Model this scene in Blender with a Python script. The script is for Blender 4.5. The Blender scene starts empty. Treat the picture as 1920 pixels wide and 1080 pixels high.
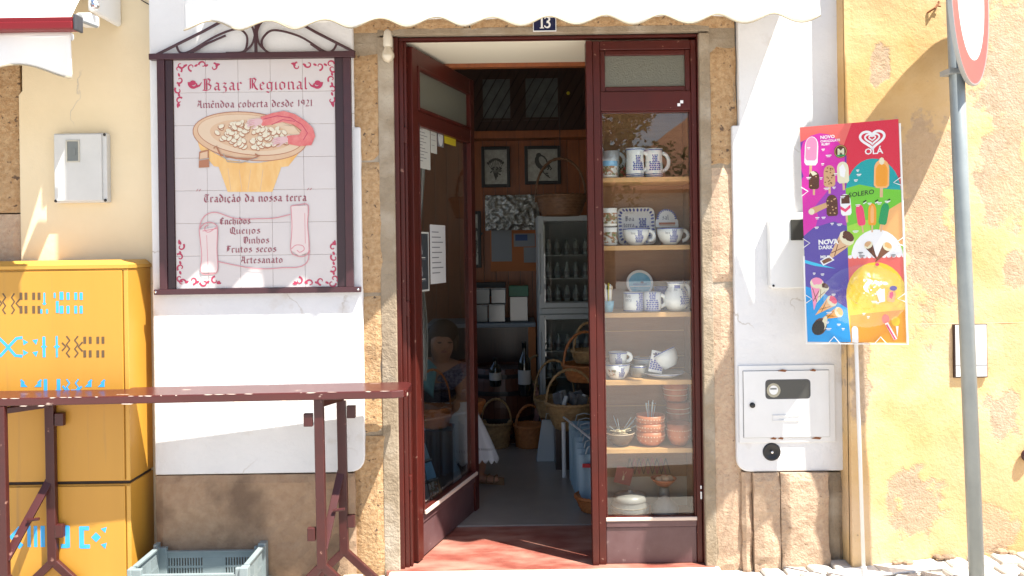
import bpy, bmesh, math, random
from mathutils import Vector, Matrix, noise
from math import sin, cos, pi, radians
random.seed(7)
S = bpy.context.scene
COL = S.collection

# ------------------------------------------------------------ camera, light
FPX = 1557.0; CH = 1.30; CY = 3.4; ROLL = 0.014
cam = bpy.data.cameras.new('camera'); cam_o = bpy.data.objects.new('camera', cam); COL.objects.link(cam_o)
cam.sensor_width = 36; cam.lens = 36*FPX/1920
cam.shift_y = (469-540)/1920.0
cam.clip_start = .05; cam.clip_end = 3000
cam_o.location = (0, -CY, CH)
cam_o.rotation_euler = (Matrix.Rotation(pi/2, 4, 'X') @ Matrix.Rotation(-ROLL, 4, 'Z')).to_euler()
S.camera = cam_o
SUN = Vector((1.38, -1.0, 3.2)).normalized()          # towards the sun
w = bpy.data.worlds.new('World'); S.world = w; w.use_nodes = True
nt = w.node_tree; bg = nt.nodes['Background']
sky = nt.nodes.new('ShaderNodeTexSky'); sky.sky_type = 'NISHITA'; sky.sun_disc = False
sky.sun_elevation = math.asin(SUN.z); sky.sun_rotation = math.atan2(SUN.x, SUN.y)
sky.air_density = 1.0; sky.dust_density = 1.4; sky.ozone_density = 1.0
nt.links.new(sky.outputs[0], bg.inputs[0]); bg.inputs[1].default_value = 0.08
sl = bpy.data.lights.new('sun', 'SUN'); sl.energy = 5.0; sl.angle = radians(.53); sl.color = (1, .955, .88)
so = bpy.data.objects.new('sun', sl); COL.objects.link(so); so.location = (4, -4, 9)
so.rotation_euler = (-SUN).to_track_quat('-Z', 'Y').to_euler()
S.view_settings.view_transform = 'Standard'; S.view_settings.look = 'None'
S.view_settings.gamma = 1; S.view_settings.exposure = 1.52
S.view_settings.use_curve_mapping = False
S.cycles.max_bounces = 8; S.cycles.transparent_max_bounces = 12

# ------------------------------------------------------------ measuring
_c, _s = cos(ROLL), sin(ROLL)
def W(px, py, y=0.0):
    """world X, Z of a point measured in the photograph that stands at depth y"""
    dx, dy = px-960, py-469
    u = dx*_c-dy*_s; v = dx*_s+dy*_c; D = CY+y
    return u*D/FPX, CH-v*D/FPX
def WX(px, py, y=0.0): return W(px, py, y)[0]
def WZ(px, py, y=0.0): return W(px, py, y)[1]

# ------------------------------------------------------------ materials
MATS = {}
def M(name, col, rough=.6, metal=0, col2=None, nscale=6, namt=.5, bump=0, bscale=60, bdist=.002, spec=None, detail=6,
      stretch=None, col3=None, n3=30, t3=(.62, .7), coat=0, emit=None, trans=0, sub=None, world=True, crack=0):
    m = bpy.data.materials.new(name); m.use_nodes = True; t = m.node_tree; N = t.nodes; L = t.links
    b = N['Principled BSDF']; b.inputs['Roughness'].default_value = rough; b.inputs['Metallic'].default_value = metal
    if spec is not None: b.inputs['Specular IOR Level'].default_value = spec
    if coat: b.inputs['Coat Weight'].default_value = coat; b.inputs['Coat Roughness'].default_value = .08
    if trans: b.inputs['Transmission Weight'].default_value = trans
    b.inputs['Base Color'].default_value = (*col, 1)
    vec = None
    def coord(st=None):
        g = N.new('ShaderNodeNewGeometry') if world else N.new('ShaderNodeTexCoord')
        o = g.outputs['Position'] if world else g.outputs['Object']
        if st:
            mp = N.new('ShaderNodeMapping'); mp.inputs['Scale'].default_value = st; L.new(o, mp.inputs[0]); o = mp.outputs[0]
        return o
    out = None
    if col2:
        n = N.new('ShaderNodeTexNoise'); n.inputs['Scale'].default_value = nscale; n.inputs['Detail'].default_value = detail
        n.inputs['Roughness'].default_value = .62
        L.new(coord(stretch), n.inputs['Vector'])
        r = N.new('ShaderNodeValToRGB'); r.color_ramp.elements[0].position = .5-namt*.5; r.color_ramp.elements[1].position = .5+namt*.5
        r.color_ramp.elements[0].color = (*col, 1); r.color_ramp.elements[1].color = (*col2, 1)
        L.new(n.outputs[0], r.inputs[0]); out = r.outputs[0]
    if col3:
        n = N.new('ShaderNodeTexNoise'); n.inputs['Scale'].default_value = n3; n.inputs['Detail'].default_value = 5
        L.new(coord(stretch), n.inputs['Vector'])
        r = N.new('ShaderNodeValToRGB'); r.color_ramp.elements[0].position = t3[0]; r.color_ramp.elements[1].position = t3[1]
        L.new(n.outputs[0], r.inputs[0])
        mx = N.new('ShaderNodeMix'); mx.data_type = 'RGBA'; L.new(r.outputs[0], mx.inputs['Factor'])
        if out: L.new(out, mx.inputs['A'])
        else: mx.inputs['A'].default_value = (*col, 1)
        mx.inputs['B'].default_value = (*col3, 1); out = mx.outputs['Result']
    if crack:
        n = N.new('ShaderNodeTexNoise'); n.inputs['Scale'].default_value = 5; n.inputs['Detail'].default_value = 6; c0 = coord(None); L.new(c0, n.inputs['Vector'])
        ad = N.new('ShaderNodeMix'); ad.data_type = 'VECTOR'; ad.inputs['Factor'].default_value = .22; L.new(c0, ad.inputs['A']); L.new(n.outputs['Color'], ad.inputs['B'])
        vo = N.new('ShaderNodeTexVoronoi'); vo.feature = 'DISTANCE_TO_EDGE'; vo.inputs['Scale'].default_value = crack; L.new(ad.outputs['Result'], vo.inputs['Vector'])
        r = N.new('ShaderNodeValToRGB'); r.color_ramp.elements[0].position = .0015; r.color_ramp.elements[1].position = .006; r.color_ramp.elements[0].color = (1,1,1,1); r.color_ramp.elements[1].color = (0,0,0,1)
        L.new(vo.outputs['Distance'], r.inputs[0])
        n2 = N.new('ShaderNodeTexNoise'); n2.inputs['Scale'].default_value = 2.3; L.new(c0, n2.inputs['Vector'])
        r2 = N.new('ShaderNodeValToRGB'); r2.color_ramp.elements[0].position = .52; r2.color_ramp.elements[1].position = .62; L.new(n2.outputs[0], r2.inputs[0])
        mu = N.new('ShaderNodeMath'); mu.operation = 'MULTIPLY'; L.new(r.outputs[0], mu.inputs[0]); L.new(r2.outputs[0], mu.inputs[1])
        mx = N.new('ShaderNodeMix'); mx.data_type = 'RGBA'; L.new(mu.outputs[0], mx.inputs['Factor'])
        if out: L.new(out, mx.inputs['A'])
        else: mx.inputs['A'].default_value = (*col, 1)
        mx.inputs['B'].default_value = (.44,.39,.33,1); out = mx.outputs['Result']
    if out: L.new(out, b.inputs['Base Color'])
    if bump:
        n = N.new('ShaderNodeTexNoise'); n.inputs['Scale'].default_value = bscale; n.inputs['Detail'].default_value = 5
        n.inputs['Roughness'].default_value = .65
        L.new(coord(stretch), n.inputs['Vector'])
        bp = N.new('ShaderNodeBump'); bp.inputs['Strength'].default_value = bump; bp.inputs['Distance'].default_value = bdist
        L.new(n.outputs[0], bp.inputs['Height']); L.new(bp.outputs[0], b.inputs['Normal'])
    MATS[name] = m; return m

def glass_mat(name, refl=1.0, tint=(.93, .96, .95), rough=0.0, frost=0.0):
    m = bpy.data.materials.new(name); m.use_nodes = True; t = m.node_tree; N = t.nodes; L = t.links; N.clear()
    o = N.new('ShaderNodeOutputMaterial'); tr = N.new('ShaderNodeBsdfTransparent'); tr.inputs[0].default_value = (*tint, 1)
    g = N.new('ShaderNodeBsdfGlossy'); g.inputs['Roughness'].default_value = rough; g.inputs[0].default_value = (1, 1, 1, 1)
    ge0 = N.new('ShaderNodeNewGeometry'); dt = N.new('ShaderNodeVectorMath'); dt.operation = 'DOT_PRODUCT'
    L.new(ge0.outputs['Incoming'], dt.inputs[0]); L.new(ge0.outputs['Normal'], dt.inputs[1])
    def mt(op, a, b=None):
        q = N.new('ShaderNodeMath'); q.operation = op
        for i, v in enumerate((a, b)):
            if v is None: continue
            if isinstance(v, (int, float)): q.inputs[i].default_value = v
            else: L.new(v, q.inputs[i])
        return q.outputs[0]
    sch = mt('POWER', mt('SUBTRACT', 1.0, mt('ABSOLUTE', dt.outputs['Value'])), 5.0)      # Fresnel reflectance of plate glass
    mu = N.new('ShaderNodeMath'); mu.operation = 'MULTIPLY'; mu.inputs[1].default_value = refl; mu.use_clamp = True
    L.new(mt('ADD', mt('MULTIPLY', sch, .955), .045), mu.inputs[0])
    mx = N.new('ShaderNodeMixShader'); L.new(mu.outputs[0], mx.inputs[0])
    src = tr
    if frost:
        df = N.new('ShaderNodeBsdfTranslucent'); df.inputs[0].default_value = (.55, .55, .48, 1)
        dd = N.new('ShaderNodeBsdfDiffuse'); dd.inputs[0].default_value = (.26, .26, .21, 1)
        m1 = N.new('ShaderNodeMixShader'); m1.inputs[0].default_value = .5; L.new(df.outputs[0], m1.inputs[1]); L.new(dd.outputs[0], m1.inputs[2])
        m2 = N.new('ShaderNodeMixShader'); m2.inputs[0].default_value = frost; L.new(tr.outputs[0], m2.inputs[1]); L.new(m1.outputs[0], m2.inputs[2]); src = m2
        vo = N.new('ShaderNodeTexVoronoi'); vo.inputs['Scale'].default_value = 160
        ge = N.new('ShaderNodeNewGeometry'); L.new(ge.outputs['Position'], vo.inputs['Vector'])
        bp = N.new('ShaderNodeBump'); bp.inputs['Strength'].default_value = .9; bp.inputs['Distance'].default_value = .004
        L.new(vo.outputs[0], bp.inputs['Height']); L.new(bp.outputs[0], g.inputs['Normal']); L.new(bp.outputs[0], dd.inputs['Normal'])
    L.new(src.outputs[0], mx.inputs[1]); L.new(g.outputs[0], mx.inputs[2]); L.new(mx.outputs[0], o.inputs[0])
    MATS[name] = m; return m

# ------------------------------------------------------------ mesh builder
class MB:
    def __init__(s): s.v = []; s.f = []; s.mi = []; s.m = 0; s.T = None; s.sm = []; s.smooth = False
    def pt(s, p):
        p = Vector(p)
        if s.T is not None: p = s.T @ p
        s.v.append(p); return len(s.v)-1
    def face(s, idx): s.f.append(tuple(idx)); s.mi.append(s.m); s.sm.append(s.smooth)
    def poly(s, pts): s.face([s.pt(p) for p in pts])
    def box(s, x0, x1, y0, y1, z0, z1):
        if x0 > x1: x0, x1 = x1, x0
        if y0 > y1: y0, y1 = y1, y0
        if z0 > z1: z0, z1 = z1, z0
        i = [s.pt(p) for p in ((x0,y0,z0),(x1,y0,z0),(x1,y1,z0),(x0,y1,z0),(x0,y0,z1),(x1,y0,z1),(x1,y1,z1),(x0,y1,z1))]
        for f in ((0,3,2,1),(4,5,6,7),(0,1,5,4),(1,2,6,5),(2,3,7,6),(3,0,4,7)): s.face([i[k] for k in f])
    def prism(s, pts, y0, y1):
        """outline in XZ (counter-clockwise seen from -y), front face at y0"""
        a = [s.pt((x, y0, z)) for x, z in pts]; b = [s.pt((x, y1, z)) for x, z in pts]; n = len(pts)
        s.face(a); s.face(b[::-1])
        for i in range(n): j = (i+1) % n; s.face((a[j], a[i], b[i], b[j]))
    def lathe(s, prof, c=(0,0,0), n=24, cap0=True, cap1=False):
        """prof: list of (r, z)"""
        rings = []
        for r, z in prof:
            rings.append([s.pt((c[0]+r*cos(2*pi*k/n), c[1]+r*sin(2*pi*k/n), c[2]+z)) for k in range(n)])
        for a, b in zip(rings, rings[1:]):
            for k in range(n): j = (k+1) % n; s.face((a[k], a[j], b[j], b[k]))
        if cap0: s.face(rings[0][::-1])
        if cap1: s.face(rings[-1])
    def tube(s, pts, r, n=8, closed=False, flat=1.0, caps=True):
        pts = [Vector(p) for p in pts]; N = len(pts); rings = []; up = None
        rr = r if hasattr(r, '__len__') else [r]*N
        for i, p in enumerate(pts):
            if closed: d = pts[(i+1) % N]-pts[i-1]
            else: d = pts[min(i+1, N-1)]-pts[max(i-1, 0)]
            d.normalize()
            if up is None:
                up = Vector((0,0,1)) if abs(d.z) < .9 else Vector((1,0,0))
            a = d.cross(up)
            if a.length < 1e-6: a = d.cross(Vector((0,1,0)))
            a.normalize(); b = a.cross(d).normalized(); up = b
            rings.append([s.pt(p+a*cos(2*pi*k/n)*rr[i]+b*sin(2*pi*k/n)*rr[i]*flat) for k in range(n)])
        R = list(zip(rings, rings[1:]))
        if closed: R.append((rings[-1], rings[0]))
        for a, b in R:
            for k in range(n): j = (k+1) % n; s.face((a[k], b[k], b[j], a[j]))
        if caps and not closed: s.face(rings[0]); s.face(rings[-1][::-1])
    def bar(s, p, q, wx, wy):
        """rectangular bar from p to q; wx width across, wy thickness in depth"""
        p, q = Vector(p), Vector(q); d = (q-p).normalized(); yv = Vector((0,1,0)) if abs(d.y) < .9 else Vector((0,0,1))
        a = d.cross(yv).normalized(); b = a.cross(d).normalized()
        i = []
        for c in (p, q):
            for sx, sy in ((-1,-1),(1,-1),(1,1),(-1,1)): i.append(s.pt(c+a*sx*wx/2+b*sy*wy/2))
        for f in ((0,1,2,3),(7,6,5,4),(0,4,5,1),(1,5,6,2),(2,6,7,3),(3,7,4,0)): s.face([i[k] for k in f])
    def ball(s, c, r, n=12, sc=(1,1,1)):
        prof = [(max(1e-4, r*sin(pi*k/(n//2+2))), -r*cos(pi*k/(n//2+2))) for k in range(n//2+3)]
        rings = []
        for a, z in prof: rings.append([s.pt((c[0]+a*cos(2*pi*k/n)*sc[0], c[1]+a*sin(2*pi*k/n)*sc[1], c[2]+z*sc[2])) for k in range(n)])
        for a, b in zip(rings, rings[1:]):
            for k in range(n): j = (k+1) % n; s.face((a[k], a[j], b[j], b[k]))
    def grid(s, fn, nu, nv):
        g = [[s.pt(fn(i/nu, j/nv)) for i in range(nu+1)] for j in range(nv+1)]
        for j in range(nv):
            for i in range(nu): s.face((g[j][i], g[j][i+1], g[j+1][i+1], g[j+1][i]))
    def build(s, name, mats, parent=None, bevel=0, loc=None, fixn=True, seg=2, thick=0):
        me = bpy.data.meshes.new(name)
        vs = [tuple(v) for v in s.v]
        me.from_pydata(vs, [], s.f)
        if not isinstance(mats, (list, tuple)): mats = [mats]
        for m in mats: me.materials.append(MATS[m] if isinstance(m, str) else m)
        me.polygons.foreach_set('material_index', s.mi); me.polygons.foreach_set('use_smooth', s.sm)
        if fixn:
            bm = bmesh.new(); bm.from_mesh(me); bmesh.ops.recalc_face_normals(bm, faces=bm.faces); bm.to_mesh(me); bm.free()
        me.update()
        o = bpy.data.objects.new(name, me); COL.objects.link(o)
        if parent is not None: o.parent = parent
        if loc: o.location = loc
        if bevel:
            b = o.modifiers.new('bevel', 'BEVEL'); b.width = bevel; b.segments = seg; b.limit_method = 'ANGLE'; b.angle_limit = radians(40)
        if thick:
            b = o.modifiers.new('solid', 'SOLIDIFY'); b.thickness = thick
        return o

def tag(o, label=None, cat=None, group=None, kind=None):
    if label: o['label'] = label
    if cat: o['category'] = cat
    if group: o['group'] = group
    if kind: o['kind'] = kind
    return o
def thing(name, label, cat, loc=(0,0,0), rz=0, group=None):
    o = bpy.data.objects.new(name, None); COL.objects.link(o); o.location = loc; o.rotation_euler = (0,0,rz); o.empty_display_size = .05
    return tag(o, label, cat, group)
def copy_tree(o, parent=None):
    kids = [c for c in COL.objects if c.parent == o]
    c = o.copy(); COL.objects.link(c)
    if parent: c.parent = parent
    for k in kids: copy_tree(k, c)
    return c
def boxpart(name, mat, parent, *a, bevel=0, **k):
    m = MB(); m.box(*a); return m.build(name, mat, parent, bevel, **k)

# ------------------------------------------------------------ flat drawing (print and paint on a surface)
class Draw:
    """draws flat coloured shapes on a plane: origin, right axis, up axis, normal; px -> metres by scale"""
    def __init__(s, O, R, U, scale=1.0, base=0.0003, step=0.00002):
        s.O = Vector(O); s.R = Vector(R); s.U = Vector(U); s.N = s.R.cross(s.U).normalized(); s.k = scale; s.h = base; s.st = step
        s.mb = MB(); s.mats = []; s.map = None
    def mat(s, m):
        if m not in s.mats: s.mats.append(m)
        s.mb.m = s.mats.index(m)
    def P(s, x, y):
        if s.map: x, y = s.map(x, y)
        return s.O+s.R*(x*s.k)+s.U*(y*s.k)+s.N*s.h
    def poly(s, pts, m, up=True):
        s.mat(m); a = 0
        for i in range(len(pts)): x0, y0 = pts[i-1]; x1, y1 = pts[i]; a += x0*y1-x1*y0
        if abs(a) < 1e-9: return
        if a < 0: pts = pts[::-1]
        s.mb.poly([s.P(*p) for p in pts])
        if up: s.h += s.st
    def rect(s, x0, y0, x1, y1, m): s.poly([(x0,y0),(x1,y0),(x1,y1),(x0,y1)], m)
    def ell(s, cx, cy, rx, ry, m, rot=0, n=16, a0=0, a1=2*pi, up=True):
        full = abs(a1-a0-2*pi) < 1e-6
        p = []
        for k in range(n if full else n+1):
            t = a0+(a1-a0)*k/n; x, y = rx*cos(t), ry*sin(t); p.append((cx+x*cos(rot)-y*sin(rot), cy+x*sin(rot)+y*cos(rot)))
        s.poly(p, m, up)
    def line(s, pts, wd, m, closed=False):
        s.mat(m); n = len(pts); L = []; R = []
        for i in range(n):
            if closed: a, b = pts[i-1], pts[(i+1) % n]
            else: a, b = pts[max(0,i-1)], pts[min(n-1,i+1)]
            dx, dy = b[0]-a[0], b[1]-a[1]; l = math.hypot(dx, dy) or 1
            wi = wd[i] if hasattr(wd, '__len__') else wd
            L.append((pts[i][0]-dy/l*wi/2, pts[i][1]+dx/l*wi/2)); R.append((pts[i][0]+dy/l*wi/2, pts[i][1]-dx/l*wi/2))
        for i in range(n if closed else n-1):
            j = (i+1) % n; s.mb.poly([s.P(*q) for q in (R[i], R[j], L[j], L[i])])
        s.h += s.st
    def nib(s, strokes, x, y, sc, m, wn=.62, ang=radians(38)):
        s.mat(m); nx, ny = cos(ang)*wn/2, sin(ang)*wn/2; h0 = s.h
        for st in strokes:
            for (x0,y0), (x1,y1) in zip(st, st[1:]):
                q = [(x0-nx,y0-ny),(x0+nx,y0+ny),(x1+nx,y1+ny),(x1-nx,y1-ny)]
                a = sum(q[i-1][0]*q[i][1]-q[i][0]*q[i-1][1] for i in range(4))
                if a < 0: q = q[::-1]
                s.mb.poly([s.P(x+px*sc, y+py*sc) for px, py in q]); s.h += .000001
        s.h = h0+.00001
    def gothic(s, text, x, y, sc, m, width=None, wn=.62):
        adv = lambda t: sum(G[c][0] for c in t)
        if width: kx = width/(adv(text)*sc)
        else: kx = 1
        for c in text:
            wd, st = G[c]
            s.nib([[(px*kx, py) for px, py in q] for q in st], x, y, sc, m, wn); x += wd*sc*kx
    def text(s, t, x, y, size, m, width=None, rot=0, shear=0, align='L', bold=0):
        vs, fs, w_ = font_mesh(t, bold)
        s.mat(m); k = size; kx = size if not width else width/max(w_, 1e-6)
        ox = {'L': 0, 'C': -w_*kx/2, 'R': -w_*kx}[align]
        idx = []
        for vx, vy in vs:
            X = vx*kx+ox+vy*k*shear; Y = vy*k
            idx.append(s.mb.pt(s.P(x+X*cos(rot)-Y*sin(rot), y+X*sin(rot)+Y*cos(rot))))
        for f in fs: s.mb.face([idx[i] for i in f])
        s.h += s.st
    def build(s, name, parent=None, thick=0): return s.mb.build(name, s.mats, parent, fixn=False)
_fc = {}
def font_mesh(t, bold=0):
    if (t, bold) in _fc: return _fc[(t, bold)]
    cu = bpy.data.curves.new('t', 'FONT'); cu.body = t; cu.resolution_u = 2; cu.offset = bold
    o = bpy.data.objects.new('t', cu); COL.objects.link(o)
    dg = bpy.context.evaluated_depsgraph_get(); me = bpy.data.meshes.new_from_object(o.evaluated_get(dg))
    vs = [(v.co.x, v.co.y) for v in me.vertices]; fs = [tuple(p.vertices) for p in me.polygons]
    # keep faces counter-clockwise
    out = []
    for f in fs:
        a = sum(vs[f[i-1]][0]*vs[f[i]][1]-vs[f[i]][0]*vs[f[i-1]][1] for i in range(len(f)))
        out.append(f if a > 0 else f[::-1])
    w_ = max([v[0] for v in vs] or [0])
    bpy.data.objects.remove(o); bpy.data.curves.remove(cu); bpy.data.meshes.remove(me)
    _fc[(t, bold)] = (vs, out, w_); return _fc[(t, bold)]

# blackletter alphabet drawn with a broad nib: x height 4, ascender 6.2
def st(x, t=4, b=0, h=.5, f=.5): return [(x-h, t-.5), (x, t), (x, b+.45), (x+f, b)]
hump = lambda x: [(x, 3.1), (x+1.1, 4), (x+1.9, 3.3), (x+1.9, .45), (x+2.4, 0)]
G = {
 ' ': (2.2, []),
 'i': (1.9, [st(.7), [(.6, 5.2), (1, 5.6)]]), 'j': (1.9, [[(.2, 3.5), (.8, 4), (.8, -1), (-.1, -1.8)], [(.6, 5.2), (1, 5.6)]]),
 'n': (3.7, [st(.7), hump(.7)]), 'm': (5.5, [st(.7), hump(.7), hump(2.6)]),
 'u': (3.7, [st(.7), [(2.1, 3.5), (2.6, 4), (2.6, .45), (3.1, 0)], [(1, .1), (2.6, .9)]]),
 'r': (2.8, [st(.7), [(.8, 3.2), (1.6, 4), (2.3, 3.4)]]),
 'a': (3.4, [[(.5, 3.4), (1.2, 4), (2.2, 3.5), (2.2, .5), (2.8, 0)], [(2.2, 2.3), (.9, 1.9), (.6, 1), (1.1, .1), (2.2, .9)]]),
 'o': (3.5, [[(1.2, 4), (.6, 3.3), (.6, .8), (1.4, 0)], [(1.2, 4), (2.5, 3.2), (2.5, .7), (1.4, 0)]]),
 'c': (2.9, [[(2.4, 3.4), (1.3, 4), (.6, 3.2), (.6, .8), (1.3, 0), (2.4, .6)]]),
 'e': (2.9, [[(.7, 1.9), (2.2, 2.9), (1.4, 4), (.6, 3.2), (.6, .8), (1.3, 0), (2.4, .6)]]),
 'd': (3.5, [[(1.3, 3.9), (.6, 3.1), (.6, .8), (1.4, 0)], [(.4, 5.9), (1.4, 5.2), (2.6, 3.4), (2.6, .8), (1.4, 0)], [(1.3, 3.9), (2.4, 3.6)]]),
 'b': (3.5, [[(.2, 5.7), (.7, 6.2), (.7, .8), (1.5, 0)], [(.8, 3.3), (1.8, 4), (2.6, 3.2), (2.6, .8), (1.5, 0)]]),
 'h': (3.6, [[(.2, 5.7), (.7, 6.2), (.7, .5), (1.1, 0)], [(.8, 3.2), (1.8, 4), (2.5, 3.2), (2.5, .8), (1.8, -.9)]]),
 'l': (1.9, [[(.2, 5.7), (.7, 6.2), (.7, .45), (1.3, 0)]]),
 't': (2.4, [[(.8, 5.1), (.8, .5), (1.4, 0), (1.9, .4)], [(.1, 3.8), (1.8, 3.8)]]),
 's': (3.0, [[(2.3, 3.5), (1.3, 4), (.6, 3.3), (2.3, 1.5), (2.3, .7), (1.3, 0), (.4, .5)]]),
 'z': (2.9, [[(.4, 3.4), (1, 3.9), (2.1, 3.5), (.9, 1.9), (2, 1.3), (2, -.6), (.7, -1.4)]]),
 'g': (3.5, [[(1.2, 4), (.6, 3.3), (.6, 1.1), (1.3, .4), (2.4, 1)], [(1.2, 4), (2.5, 3.5), (2.5, -.6), (1.3, -1.5), (.3, -1)], [(2.4, 3.6), (3.1, 3.9)]]),
 'ç': (2.9, [[(2.4, 3.4), (1.3, 4), (.6, 3.2), (.6, .8), (1.3, 0), (2.4, .6)], [(1.3, 0), (1.7, -.8), (1.1, -1.4)]]),
 'B': (4.6, [[(.2, 5.6), (1, 6.1), (1, .6), (.2, 0)], [(1, 5.6), (2.5, 6.2), (3.4, 5.3), (2.7, 3.6), (1.6, 3.3)], [(2.7, 3.4), (3.7, 2.3), (3.3, .6), (1.9, 0), (.3, .3)], [(1.9, 5.6), (1.9, .5)]]),
 'R': (4.6, [[(.2, 5.6), (1, 6.1), (1, .6), (.2, 0)], [(1, 5.6), (2.5, 6.2), (3.4, 5.2), (2.7, 3.5), (1.6, 3.2)], [(2.4, 3.3), (3.1, 1), (4.1, 0)], [(1.9, 5.6), (1.9, .8)]]),
 'A': (4.6, [[(.4, 5.2), (1.4, 6.1), (2.3, 5.4), (1, 1), (.1, .1)], [(2.2, 5.7), (3.2, 6), (3.2, .6), (4, 0)], [(1, 2.6), (3.2, 2.6)]]),
 'T': (4.3, [[(.3, 4.9), (1.2, 6), (3.8, 5.7)], [(1.6, 5.2), (.8, 3.4), (.9, 1.2), (2, 0), (3.6, .8)], [(2.5, 5.4), (2.5, 1.4)]]),
 'E': (4.2, [[(3.6, 5.2), (2.3, 6.1), (1, 4.9), (.8, 1.6), (2, .1), (3.7, .9)], [(2, 5.6), (2, 1)], [(1.1, 3.2), (3.2, 3.4)]]),
 'Q': (4.5, [[(2, 6), (.8, 4.9), (.8, 1.3), (2.1, .1)], [(2, 6), (3.6, 4.9), (3.6, 1.3), (2.1, .1)], [(2.1, 5.2), (2.1, 1.2)], [(2.3, .9), (4.2, -.7)]]),
 'V': (4.2, [[(.2, 5.3), (1, 6.1), (1, 1.4), (2.1, 0)], [(1.4, 5.6), (2.7, 6.1), (3.5, 4.9), (3.4, 1.6), (2.1, 0)], [(2, 5.6), (2, 1.2)]]),
 'F': (4.2, [[(.5, 5.3), (1.6, 6.1), (3.9, 5.6)], [(1.6, 5.6), (1.3, 1), (.2, -.3)], [(1.5, 3.2), (3.3, 3.4)], [(2.3, 5.4), (2.3, 1.6)]]),
 '1': (2.4, [[(.3, 4.7), (1.1, 5.7), (1.1, .2)]]), '2': (3.2, [[(.5, 4.7), (1.4, 5.7), (2.4, 4.7), (2, 2.8), (.5, .4), (2.7, .4)]]),
 '9': (3.2, [[(2.4, 4.8), (1.4, 5.7), (.5, 4.7), (.7, 3.2), (1.6, 2.6), (2.5, 3.6)], [(2.4, 5), (2.3, 1.4), (.9, .1)]]),
 '"': (2.2, [[(.6, 6.6), (.3, 5.2)], [(1.4, 6.6), (1.1, 5.2)]]),
}
G['ê'] = (2.9, G['e'][1]+[[(.5, 5.0), (1.3, 5.9), (2.1, 5.0)]])
G['ã'] = (3.4, G['a'][1]+[[(.4, 5.0), (1.1, 5.7), (1.8, 5.1), (2.5, 5.7)]])
# ------------------------------------------------------------ materials of the setting
M('plaster_white', (.74,.735,.73), .85, col2=(.64,.635,.63), nscale=4.5, namt=.6, bump=.5, bscale=14, bdist=.010, detail=9, col3=(.50,.44,.37), n3=7, t3=(.62,.80), crack=2.6)
M('plaster_cream', (.76,.64,.44), .85, crack=2.0, col2=(.68,.56,.36), nscale=2.5, namt=.6, bump=.5, bscale=20, bdist=.004)
M('granite', (.36,.21,.095), .9, col2=(.50,.335,.18), nscale=55, namt=.30, bump=1, bscale=75, bdist=.010, col3=(.13,.08,.05), n3=48, t3=(.62,.68))
M('granite_pale', (.45,.30,.20), .9, col2=(.55,.41,.28), nscale=45, namt=.4, bump=1, bscale=70, bdist=.010, col3=(.20,.13,.08), n3=60, t3=(.66,.74))
M('granite_brown', (.28,.175,.105), .92, col2=(.40,.28,.18), nscale=26, namt=.6, bump=.7, bscale=75, bdist=.006, col3=(.17,.11,.07), n3=5, t3=(.50,.70))
M('mortar', (.22,.165,.105), .95, col2=(.36,.29,.205), nscale=9, namt=.5, bump=1, bscale=55, bdist=.008, col3=(.42,.36,.28), n3=5, t3=(.5,.7), detail=9)
M('maroon', (.080,.012,.008), .36, col2=(.055,.012,.009), nscale=6, namt=.5, col3=(.22,.11,.08), n3=45, t3=(.70,.73), bump=.12, bscale=30, spec=.25)
M('maroon_dusty', (.075,.028,.028), .5, col2=(.125,.070,.072), nscale=7, namt=.5, col3=(.20,.14,.13), n3=28, t3=(.68,.76), bump=.1, bscale=40)
M('maroon_bench', (.080,.014,.012), .30, col2=(.060,.013,.012), nscale=8, namt=.5, col3=(.45,.34,.28), n3=26, t3=(.66,.69), stretch=(.35,1,1), bump=.25, bscale=40)
M('maroon_steel', (.062,.011,.010), .42, col2=(.045,.010,.009), nscale=15, namt=.5, col3=(.24,.12,.09), n3=40, t3=(.68,.73), bump=.15, bscale=60)
M('iron_maroon', (.060,.018,.022), .4, col2=(.045,.015,.02), nscale=20)
M('chip_wood', (.62,.50,.42), .8)
M('wood_shelf', (.60,.34,.13), .5, col2=(.50,.26,.09), nscale=9, stretch=(1,1,9))
M('wood_back', (.36,.175,.07), .6, col2=(.27,.12,.045), nscale=6, stretch=(1,1,8))
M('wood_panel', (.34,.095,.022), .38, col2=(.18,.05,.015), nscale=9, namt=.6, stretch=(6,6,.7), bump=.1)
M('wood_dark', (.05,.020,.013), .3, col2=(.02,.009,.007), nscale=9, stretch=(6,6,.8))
M('ceiling_cream', (.80,.75,.60), .8)
M('shop_wall', (.55,.47,.36), .8)
M('tile_floor', (.23,.205,.18), .30, col2=(.30,.27,.24), nscale=5, bump=.05, bscale=20)
M('threshold_red', (.14,.024,.018), .45, col2=(.33,.115,.08), nscale=7, namt=.6, col3=(.42,.24,.18), n3=4, t3=(.42,.74), bump=.3, bscale=40, bdist=.004, stretch=(1,2.5,1))
M('curb_stone', (.68,.62,.52), .85, col2=(.58,.50,.42), nscale=12, bump=.3, bscale=60)
M('cobble', (.60,.56,.50), .85, col2=(.48,.44,.39), nscale=20, bump=.5, bscale=90, bdist=.004)
M('cobble_joint', (.46,.42,.37), .95, bump=.5, bscale=25, bdist=.01)
M('plaza', (.45,.435,.41), .9, col2=(.40,.385,.365), nscale=.6, bump=.4, bscale=25, bdist=.01)
M('asphalt', (.06,.06,.06), .9, col2=(.09,.085,.08), nscale=3)
M('yellow_metal', (.52,.262,.034), .45, col2=(.47,.23,.028), nscale=4, namt=.5, bump=.2, bscale=120, bdist=.001, stretch=(1,1,.06), col3=(.36,.19,.05), n3=26, t3=(.62,.82))
M('yellow_edge', (.55,.29,.045), .45)
M('dark_joint', (.03,.02,.015), .8)
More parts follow.
